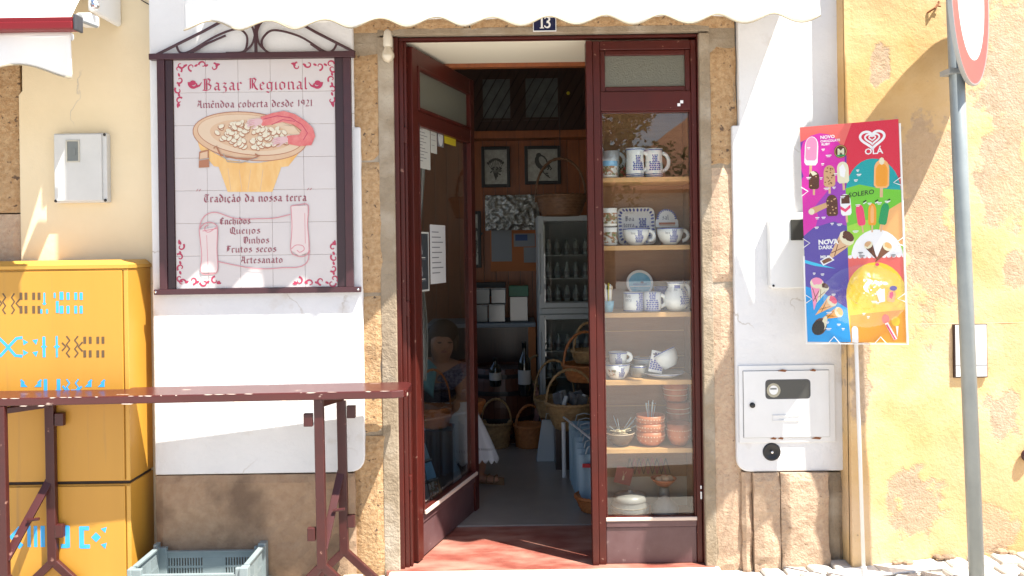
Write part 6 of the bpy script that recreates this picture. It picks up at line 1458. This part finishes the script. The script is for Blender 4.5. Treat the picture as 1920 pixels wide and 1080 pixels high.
# small red lidded basket on the counter end
# ---------------- baskets
M('wicker', (.42,.27,.12), .6, col2=(.28,.16,.065), nscale=45, namt=.4, bump=.5, bscale=150); M('wicker_orange', (.48,.18,.05), .6, col2=(.34,.11,.03), nscale=45, bump=.5, bscale=150); M('wicker_brown', (.16,.075,.03), .6, col2=(.09,.04,.016), nscale=40, bump=.5, bscale=150)
def basket(label, px, pyb, y, r0, r1, h, mat, hh=None, rot=0, z=None, ry=1.0, hr=.009, cat='basket', group=None, rows=None):
    X, Z = W(px, pyb, y); Z = Z if z is None else z
    t = thing('wicker_basket', label, cat, (X, y, Z), rot, group); m = MB(); m.smooth = True
    rows = rows or max(6, int(h/.016)); n = 48; ns = 16; prof = []
    rings = []
    for j in range(rows*3+1):
        v = j/(rows*3); z_ = h*v; rb_ = r0+(r1-r0)*v**.7; row = j//3
        ring = []
        for k in range(n):
            a = 2*pi*k/n; w_ = sin(a*ns+pi*(row % 2))*.0035+(0, .003, .003)[j % 3]
            ring.append(m.pt(((rb_+w_)*cos(a), (rb_+w_)*ry*sin(a), z_)))
        rings.append(ring)
    for a, b in zip(rings, rings[1:]):
        for k in range(n): j = (k+1) % n; m.face((a[k], a[j], b[j], b[k]))
    m.face(rings[0][::-1]); inner = [m.pt(((r1-.012)*cos(2*pi*k/n), (r1-.012)*ry*sin(2*pi*k/n), h)) for k in range(n)]; inb = [m.pt(((r0-.012)*cos(2*pi*k/n), (r0-.012)*ry*sin(2*pi*k/n), .012)) for k in range(n)]
    for k in range(n): j = (k+1) % n; m.face((rings[-1][k], rings[-1][j], inner[j], inner[k])); m.face((inner[k], inner[j], inb[j], inb[k]))
    m.face(inb); m.build('body', mat, t, fixn=False)
    m = MB(); m.smooth = True; P = [((r1+.001)*cos(2*pi*k/96)+.0, (r1+.001)*ry*sin(2*pi*k/96), h+.003*sin(k*1.9)) for k in range(96)]; m.tube(P, .009, 7, closed=True); m.build('rim', mat, t)
    if hh:
        for s_ in (0, 1):
            m = MB(); m.smooth = True; P = []
            for k in range(41):
                tt = pi*k/40; P.append((r1*cos(tt)*1.02, .006*sin(k*1.1+s_*pi), h-.03+(hh+.03)*sin(tt)**.8+.004*cos(k*1.1+s_*pi)))
            m.tube(P, hr*.7, 6); m.build('handle', mat, t)
    return t
yb = 2.25
basket('round wicker basket with arched handle on the floor at the left', 931, 824, 2.1, .075, .098, .16, 'wicker', .155, z=0)
basket('orange wicker basket on the floor in the middle, in front of the pink box', 993, 832, 2.1, .085, .10, .14, 'wicker_orange', .13, .5, z=0)
M('pink_box', (.62,.32,.28), .6)
px_ = thing('pink_carton', 'pink carton with a cut-out handle and dark letters behind the floor baskets', 'box', (WX(984,790,2.4), 2.42, .10)); m = MB(); m.box(-.10, .10, 0, .12, 0, .20); m.build('box', 'pink_box', px_, bevel=.003)
m = MB(); m.prism([(-.10,.2005),(.10,.2005),(.085,.245),(.06,.262),(-.06,.262),(-.085,.245)], .04, .05); m.build('handle_flap', 'pink_box', px_, bevel=.002)
d = Draw((0,-.0005,0),(1,0,0),(0,0,1),1,.0005); d.h = -.036; d.text('NOZES', -.035, .215, .032, 'ink', bold=.02); d.h = .0006; d.rect(-.03, .06, .07, .09, 'ink_grey'); d.build('print', px_)
m = MB(); m.box(-.13, .13, -.10, .10, 0, .098); o = m.build('low_stool', 'wood_dark'); o.location = (WX(984,790,2.4), 2.47, 0); tag(o, 'low dark wooden box carrying the pink carton', 'box')
zbk = WZ(1070, 803, 1.5)
basket('large wicker basket with tall arched handle full of packets, in front at the right', 1070, 803, 1.5, .085, .145, .155, 'wicker', .19, .2, z=zbk)
basket('wicker basket with wide arched handle behind the large one at the right', 1040, 775, 2.0, .09, .13, .12, 'wicker', .25, -.2, z=WZ(1040,782,2.0))
m = MB(); m.box(-.25, .3, -.16, .16, 0, zbk-.001); o = m.build('display_table', 'wood_dark'); o.location = (WX(1070,803,1.5)+.16, 1.66, 0); tag(o, 'dark low table under the baskets at the right', 'table')
m = MB(); m.box(-.22, .3, -.14, .14, 0, WZ(1040,782,2.0)-.001); o = m.build('display_table', 'wood_dark'); o.location = (WX(1040,782,2.0)+.15, 2.05, 0); tag(o, 'dark low table standing behind the front basket table', 'table')
basket('orange-brown wicker basket with arched handle before the fridge', 1098, 712, 1.7, .10, .14, .10, 'wicker_orange', .20, .3, z=WZ(1098,714,1.7))
m = MB(); m.box(-.10, .3, -.12, .12, zbk+.0, WZ(1098,714,1.7)-.001); o = m.build('display_riser', 'wood_dark'); o.location = (WX(1098,714,1.7)+.06, 1.84, 0); tag(o, 'dark riser box lifting the brown basket by the fridge', 'box')
basket('small orange wicker basket at the foot of the closed leaf', 1112, 934, .72, .05, .085, .075, 'wicker_orange', None, z=0)
M('bag_blue', (.22,.34,.42), .6, col2=(.30,.42,.50), nscale=6); M('bag_white', (.42,.45,.46), .6); M('packet', (.22,.23,.24), .3, col2=(.06,.06,.065), nscale=18)
# packets in the large basket
for i in range(9):
    m = MB(); r = random.Random(i); m.box(-.035, .035, -.012, .012, -.03, .04); o = m.build('packet', 'packet' if i % 3 else 'bag_white', bevel=.006); a = i*.7
    o.location = (WX(1070,803,1.5)+.075*cos(a), 1.5+.07*sin(a), zbk+.16+.014*(i % 2)); o.rotation_euler = (r.uniform(-.5,.5), r.uniform(-.5,.5), r.uniform(0,3)); tag(o, 'wrapped packet filling the large handled basket at the right', 'packet', 'packets in the large basket')
ra = basket('tall wicker basket with arched handle behind the pink carton', 1010, 752, 2.62, .09, .13, .13, 'wicker', .20, .4)
m = MB(); m.box(-.14, .14, -.12, .12, 0, ra.location.z-.001); o = m.build('basket_stand', 'wood_dark'); o.location = (ra.location.x, ra.location.y, 0); tag(o, 'dark stand lifting the tall basket behind the pink carton', 'stand')
basket('low round wicker basket on the floor beside the white carrier bag', 1046, 842, 1.95, .08, .11, .09, 'wicker_brown', .12, .9, z=0)
sb = basket('small wicker basket stacked on the orange-brown basket by the fridge', 1102, 668, 1.74, .07, .10, .075, 'wicker', .17, .5, z=WZ(1098,714,1.7)+.105)
basket('shallow brown basket on the floor left of the orange floor basket', 962, 812, 2.35, .07, .09, .08, 'wicker_brown', None, 0, z=0)
# hanging basket
hb = basket('dark brown basket hanging by its arched handle at the top right of the opening', 1052, 405, 1.45, .105, .145, .115, 'wicker_brown', .22, .1)
m = MB(); m.tube([(0, 0, .325), (0, 0, 2.949-hb.location.z)], .003, 5); m.build('string', 'cord', hb)
# row of hanging cloth bags
for i in range(7):
    m = MB(); m.smooth = True; xw = .17; xx = WX(1068+i*4, 850, 1.2-i*.12)
    m.grid(lambda u, v: (.004+xw*u, -.012-.018*sin(pi*u)*(1-v)-.006*sin(u*17+i), -.36+.36*v), 12, 12); m.grid(lambda u, v: (.004+xw*u, .012+.015*sin(pi*u)*(1-v), -.36+.36*v), 6, 6)
    t = thing('cloth_bag', ['pale blue cloth bag at the far end of the hanging row, with red stripe','second cloth bag from the far end of the hanging row, green stripe','third cloth bag from the far end of the hanging row, white stripe','middle cloth bag of the hanging row, with red stripe','third cloth bag from the doorway in the hanging row, green stripe','second cloth bag from the doorway in the hanging row, white stripe','pale blue cloth bag nearest the doorway, with red stripe'][i], 'bag', (xx, 1.28-i*.085, WZ(1075,790,1.28)-.01*i), group='row of pale blue cloth bags')
    m.build('bag', 'bag_blue', t, fixn=False); m = MB(); m.tube([(.04,0,0),(.05,0,.035),(.09,0,.045),(.13,0,.035),(.14,0,0)], .003, 5); m.build('handle', 'bag_white', t)
    m = MB(); m.bar((.02,-.03,-.05),(.15,-.03,-.05),.02,.002); m.build('stripe', ('red_flower','green_box','bag_white')[i % 3], t)
m = MB(); m.tube([(WX(1058,850,1.3), 1.34, 0), (WX(1058,850,1.3), 1.34, WZ(1058,795,1.3))], .012, 10); m.tube([(WX(1058,795,1.3), 1.34, WZ(1058,795,1.3)+.03), (WX(1058,795,1.3)+.12, .70, WZ(1058,795,1.3)+.03)], .006, 8)
tag(m.build('bag_rail', 'white_metal'), 'white metal post and rail carrying the pale blue cloth bags', 'rail')
wb = thing('paper_carrier_bag', 'white carrier bag standing on the floor left of the white post', 'bag', (WX(1031,850,1.75), 1.72, 0)); m = MB()
q = .085; b_ = [m.pt(p) for p in ((-q,-.03,0),(q,-.03,0),(q,.04,0),(-q,.04,0))]; t_ = [m.pt(p) for p in ((-q*.55,-.006,.25),(q*.65,-.006,.25),(q*.65,.01,.25),(-q*.55,.01,.25))]
for i in range(4): j = (i+1) % 4; m.face((b_[i], b_[j], t_[j], t_[i]))
m.face(b_[::-1]); m.build('bag', 'bag_white', wb, bevel=.004); m = MB(); m.tube([(-.025,-.008,.25),(-.02,-.008,.29),(.02,-.008,.29),(.03,-.008,.25)], .003, 5); m.build('handle', 'bag_white', wb)
# fridge
fy = 2.3; fx0_, fx1_ = WX(1010,560,fy), WX(1010,560,fy)+.56
M('fridge_grey', (.42,.45,.45), .35); M('fridge_inside', (.30,.33,.30), .5)
fg = thing('drinks_fridge', 'grey drinks fridge with two glass doors full of bottles at the back right', 'fridge', (fx0_, fy, 0)); fz1 = WZ(1050,404,fy)
m = MB(); m.box(0, .02, .02, .5, 0, fz1); m.box(.54, .56, .02, .5, 0, fz1); m.box(.02, .54, .02, .5, fz1-.03, fz1); m.box(.02, .54, .02, .5, 0, .08); m.box(.02, .54, .48, .5, .08, fz1-.03); m.build('carcass', 'fridge_grey', fg)
zm_ = WZ(1050,578,fy); zm1 = WZ(1050,588,fy)
m = MB(); m.box(.0205, .5395, .0, .4, zm1, zm_); m.build('divider', 'fridge_grey', fg)
for z0, z1 in ((zm_+.004, fz1-.004), (.09, zm1-.004)):
    m = MB(); frame_boxes(m, .004, .556, z0, z1, .035, -.02, .018); dr = m.build('door', 'fridge_grey', fg, bevel=.003)
    m = MB(); m.box(.039, .521, -.004, .0, z0+.035, z1-.035); m.build('pane', 'glass', dr)
    m = MB(); m.tube([(.012,-.03,z0+.1),(.008,-.045,z0+.12),(.008,-.045,z1-.14),(.012,-.03,z1-.12)], .007, 8); m.build('handle', 'bag_white', dr)
M('bottle_clear', (.30,.34,.33), .08, coat=.5); M('bottle_green', (.02,.07,.03), .1, coat=.5)
fb = None
for zs_ in (zm_+.045, zm_+.205, zm_+.365, .42, .60, .18):
    m = MB(); m.box(.022, .538, .03, .46, zs_-.006, zs_); m.build('wire_shelf', 'fridge_grey', fg)
    for k in range(7):
        if fb is None:
            fb = thing('drink_bottle', 'small bottle standing in the drinks fridge', 'bottle', group='bottles in the drinks fridge'); m = MB(); m.smooth = True; m.lathe([(.020,0),(.022,.005),(.022,.060),(.011,.080),(.009,.104),(.011,.105),(.011,.110)], (0,0,0), 12, True, True); m.build('glass', 'bottle_clear', fb); m = MB(); m.smooth = True; m.lathe([(.0226,.020),(.0226,.046)], (0,0,0), 12, False); m.build('label', 'packet', fb); o = fb
        else: o = copy_tree(fb)
        o.location = (fx0_+.075+.064*k, fy+.09+.02*(k % 2), zs_+.0006)
# rack with postcards, behind the open leaf pane, and other things seen through it
rk = thing('postcard_rack', 'leaning wooden rack of postcards behind the pane of the open leaf', 'rack', (WX(800,930,.62)-.02, .78, 0)); rk.rotation_euler = (-.25, 0, .9)
for sx in (-.12, .12): m = MB(); m.box(sx-.010, sx+.010, -.010, .010, 0, .42); m.build('rail', 'wood_shelf', rk, bevel=.002)
for r in range(4):
    m = MB(); m.box(-.11, .11, -.012, -.008, .03+.1*r, .036+.1*r); m.build('ledge', 'foil', rk)
    for c in range(3): m = MB(); m.box(-.105+.072*c, -.105+.072*c+.064, -.007, -.005, .038+.1*r, .122+.1*r); m.build('postcard', ('bag_blue','paper_grey','pot_scene','pot_sky')[(r+c) % 4], rk)
m = MB(); m.smooth = True
vb = vessel('blue_vase', 'pale blue vase on the floor behind the open leaf', 'vase', 846, None, 1.0, [(.035,0),(.05,.01),(.062,.07),(.05,.14),(.025,.18),(.03,.20)], mat='bag_blue', z=0)
bs = basket('orange wicker basket with thin handle beside the seated person', 812, 800, .98, .075, .095, .10, 'wicker_orange', .20, .3, hr=.006)
m = MB(); m.box(-.11, .11, -.10, .10, 0, bs.location.z-.001); o = m.build('basket_stool', 'wood_dark'); o.location = (bs.location.x, bs.location.y, 0); tag(o, 'dark stool carrying the orange basket behind the open leaf', 'stool')
b2 = basket('small orange wicker basket with a white cup beside the open leaf', 880, 778, 1.32, .06, .085, .075, 'wicker_orange', None, .0)
m = MB(); m.box(-.07, .07, -.07, .07, 0, b2.location.z-.001); o = m.build('basket_stool', 'wood_dark'); o.location = (b2.location.x, b2.location.y+.02, 0); tag(o, 'dark stool carrying the small orange basket', 'stool')
m = MB(); m.smooth = True; m.lathe([(.026,0),(.031,.10)], (0,0,0), 16, True, True); o = m.build('white_cup', 'pot_white'); o.location = (b2.location.x+.012, b2.location.y, b2.location.z+.045); tag(o, 'plain white cup standing in the small orange basket', 'cup')
cn = MB(); cn.smooth = True; X = WX(781, 400, .34)
cn.grid(lambda u, v: (X-.03+.05*u+.012*sin(v*9), .44+.02*sin(u*9+v*5), .7+1.2*v), 8, 40); tag(cn.build('curtain', 'label_white', fixn=False, thick=.002), 'narrow off-white curtain edge behind the hinge side of the open leaf', 'curtain')

# ------------------------------------------------------------ the seated person
M('skin', (.40,.20,.125), .5); M('hair', (.06,.030,.016), .6); M('dress', (.05,.05,.11), .8, col2=(.20,.20,.26), nscale=75, namt=.2); M('shawl', (.12,.30,.34), .8); M('lace', (.60,.62,.64), .9, bump=.3, bscale=200, bdist=.002); M('sandal', (.20,.11,.05), .6); M('lip', (.28,.08,.07), .5)
ps_ = thing('person', 'seated person in a dark patterned dress with white lace over the knees, wearing sandals', 'person', (-.46, 1.36, 0)); po = Vector(ps_.location)
def skin_mesh(name, verts, edges, radii, mat, parent, levels=2, root=0):
    me = bpy.data.meshes.new(name); me.from_pydata([tuple(Vector(v)-po) for v in verts], edges, []); me.materials.append(MATS[mat])
    o = bpy.data.objects.new(name, me); COL.objects.link(o); o.parent = parent
    sk = o.modifiers.new('skin', 'SKIN'); sk.use_smooth_shade = True
    if not me.skin_vertices: print('no skin layer')
    for i, r in enumerate(radii): v = me.skin_vertices[0].data[i]; v.radius = r if isinstance(r, tuple) else (r, r); v.use_root = (i == root)
    s_ = o.modifiers.new('sub', 'SUBSURF'); s_.levels = levels; s_.render_levels = levels; return o
V = []; E_ = []; Rr = []
def add(p, r, frm=None):
    V.append(p); Rr.append(r)
    if frm is not None: E_.append((frm, len(V)-1))
    return len(V)-1
pel = add((-.47,1.38,.34), (.14,.12)); wa = add((-.46,1.35,.45), (.12,.10), pel); chs = add((-.44,1.29,.58), (.13,.10), wa); sh_ = add((-.425,1.255,.655), (.10,.075), chs)
nk = add((-.41,1.225,.70), .048, sh_); hd0 = add((-.40,1.20,.745), (.062,.070), nk); hd1 = add((-.392,1.185,.80), (.075,.086), hd0); hd2 = add((-.390,1.185,.855), (.060,.068), hd1)
nose = add((-.372,1.095,.782), .010, None); E_.append((hd1, nose))
for sx, el, ha, kn, an, to_ in ((-1, (-.60,1.16,.47), (-.42,1.02,.45), (-.46,1.03,.40), (-.44,1.10,.09), (-.42,.98,.035)), (1, (-.28,1.20,.47), (-.34,1.03,.45), (-.24,1.12,.41), (-.19,1.235,.09), (-.085,1.20,.03))):
    s1 = add((-.425+sx*.135,1.26,.635), .055, sh_); e1 = add(el, .040, s1); w1 = add(tuple(Vector(e1 and el)*.18+Vector(ha)*.82), .026, e1); h1 = add(ha, (.034,.018), w1)
    hv = (Vector(ha)-Vector(el)).normalized(); sd = hv.cross(Vector((0,0,1))).normalized()
    for f in range(4):
        b = Vector(ha)+hv*.026+sd*(-.024+.016*f); f1 = add(tuple(b+Vector((0,0,-.002))), .0085, h1); f2 = add(tuple(b+hv*.025+Vector((0,0,-.008))), .0080, f1); add(tuple(b+hv*(.038+.006*(f in (1,2)))+Vector((0,0,-.022))), .0070, f2)
    t1 = add(tuple(Vector(ha)-hv*.012+sd*.038*(1 if sx > 0 else -1)), .011, h1); add(tuple(Vector(ha)+hv*.016+sd*.052*(1 if sx > 0 else -1)+Vector((0,0,-.01))), .009, t1)
    hp = add((-.47+sx*.085,1.33,.33), .085, pel); k1 = add(kn, .062, hp); c1_ = add(tuple(Vector(kn)*.65+Vector(an)*.35+Vector((0,.015,0))), .055, k1); a1_ = add(an, .034, c1_)
    heel = add((an[0]-.012,an[1]+.006,.032), .030, a1_); fm = add(tuple(Vector(an)*.4+Vector(to_)*.6+Vector((0,0,-.025))), (.034,.020), heel); add(to_, (.036,.014), fm)
skin_mesh('body', V, E_, Rr, 'skin', ps_)
# dress: torso, sleeves and skirt over the thighs
V = []; E_ = []; Rr = []
a = add((-.47,1.385,.33), (.165,.145)); b = add((-.46,1.352,.45), (.142,.12), a); c = add((-.44,1.29,.585), (.148,.115), b); d0 = add((-.425,1.26,.650), (.115,.085), c); add((-.42,1.245,.672), (.07,.055), d0)
for sx, el, kn in ((-1, (-.55,1.19,.52), (-.46,1.05,.40)), (1, (-.31,1.22,.52), (-.25,1.13,.405))):
    s1 = add((-.425+sx*.138,1.262,.632), .068, d0); add(el, .056, s1); hp = add((-.47+sx*.08,1.33,.34), .10, a); add(kn, .078, hp)
skin_mesh('dress', V, E_, Rr, 'dress', ps_)
m = MB(); m.smooth = True; m.T = Matrix.Translation(-po)
m.ball((-.385,1.205,.842), .088, 16, (.98,1.0,.92)); m.ball((-.385,1.25,.80), .070, 14, (1.1,.8,1.1))
for s_ in (-1, 1): m.ball((-.385+s_*.066,1.19,.80), .030, 10, (.7,1.2,1.8))
m.build('hair', 'hair', ps_)
for sx in (-1, 1):
    m = MB(); m.T = Matrix.Translation(-po); m.smooth = True; m.ball((-.372+sx*.029,1.108,.803), .010, 8, (1.3,.5,.5)); m.build('eye', 'hair', ps_)
m = MB(); m.T = Matrix.Translation(-po); m.smooth = True; m.ball((-.375,1.112,.752), .013, 8, (1.5,.5,.4)); m.build('mouth', 'lip', ps_)
m = MB(); m.T = Matrix.Translation(-po); m.smooth = True
m.grid(lambda u, v: (-.60+.16*u+.02*v, 1.20-.10*u-.02*sin(v*7), .50+.17*v+.05*sin(pi*u)), 10, 10); m.build('shawl', 'shawl', ps_, fixn=False, thick=.006)
for (hx, hy, tx_, ty) in ((-.202,1.241,-.085,1.20), (-.452,1.106,-.42,.98)):
    m = MB(); m.T = Matrix.Translation(-po); d_ = Vector((tx_-hx, ty-hy, 0)); 
    m.bar(Vector((hx,hy,.007))-d_*.25, Vector((tx_,ty,.007))+d_*.2, .07, .012)
    n_ = Vector((-d_.y, d_.x, 0)).normalized()
    for q_ in (.45, .8): c_ = Vector((hx,hy,0))+d_*q_; m.tube([c_-n_*.036+Vector((0,0,.012)), c_-n_*.02+Vector((0,0,.05)), c_+n_*.02+Vector((0,0,.05)), c_+n_*.036+Vector((0,0,.012))], .005, 6)
    m.build('sandal', 'sandal', ps_)
# lace cloth over the knees, scalloped edge with a row of openings
lc = MB(); lc.smooth = True; lc.T = Matrix.Translation(-po)
def lace(u, v):
    a = -1.05+2.1*u; R_ = .085+.10*v; zz_ = .478-.30*v**1.3-.02*abs(sin(u*pi*14))*(v > .95)*1.0
    rr_ = .10+.16*v; x = -.345+1.15*rr_*sin(a)+.0; y = 1.13-.55*rr_*cos(a)-.018*sin(u*22)*v
    return (x, y+.02, zz_)
lc.grid(lace, 84, 24); o = lc.build('lace_cloth', 'lace', ps_, fixn=False, thick=.002)
m = MB(); m.T = Matrix.Translation(-po)
for k in range(40):
    p = Vector(lace((k+.5)/40, .84)); q = Vector(lace((k+.5)/40+.006, .87)); m.poly([p+Vector((-.002,-.004,-.003)), q+Vector((0,-.004,-.003)), q+Vector((0,-.004,.003)), p+Vector((-.002,-.004,.003))])
tag(m.build('lace_openings', 'ink_grey', ps_, fixn=False), kind='stuff')
m = MB(); m.box(-.62, -.30, 1.24, 1.56, 0, .20); tag(m.build('low_bench', 'wood_dark', bevel=.01), 'low dark wooden seat under the person behind the open leaf', 'stool')
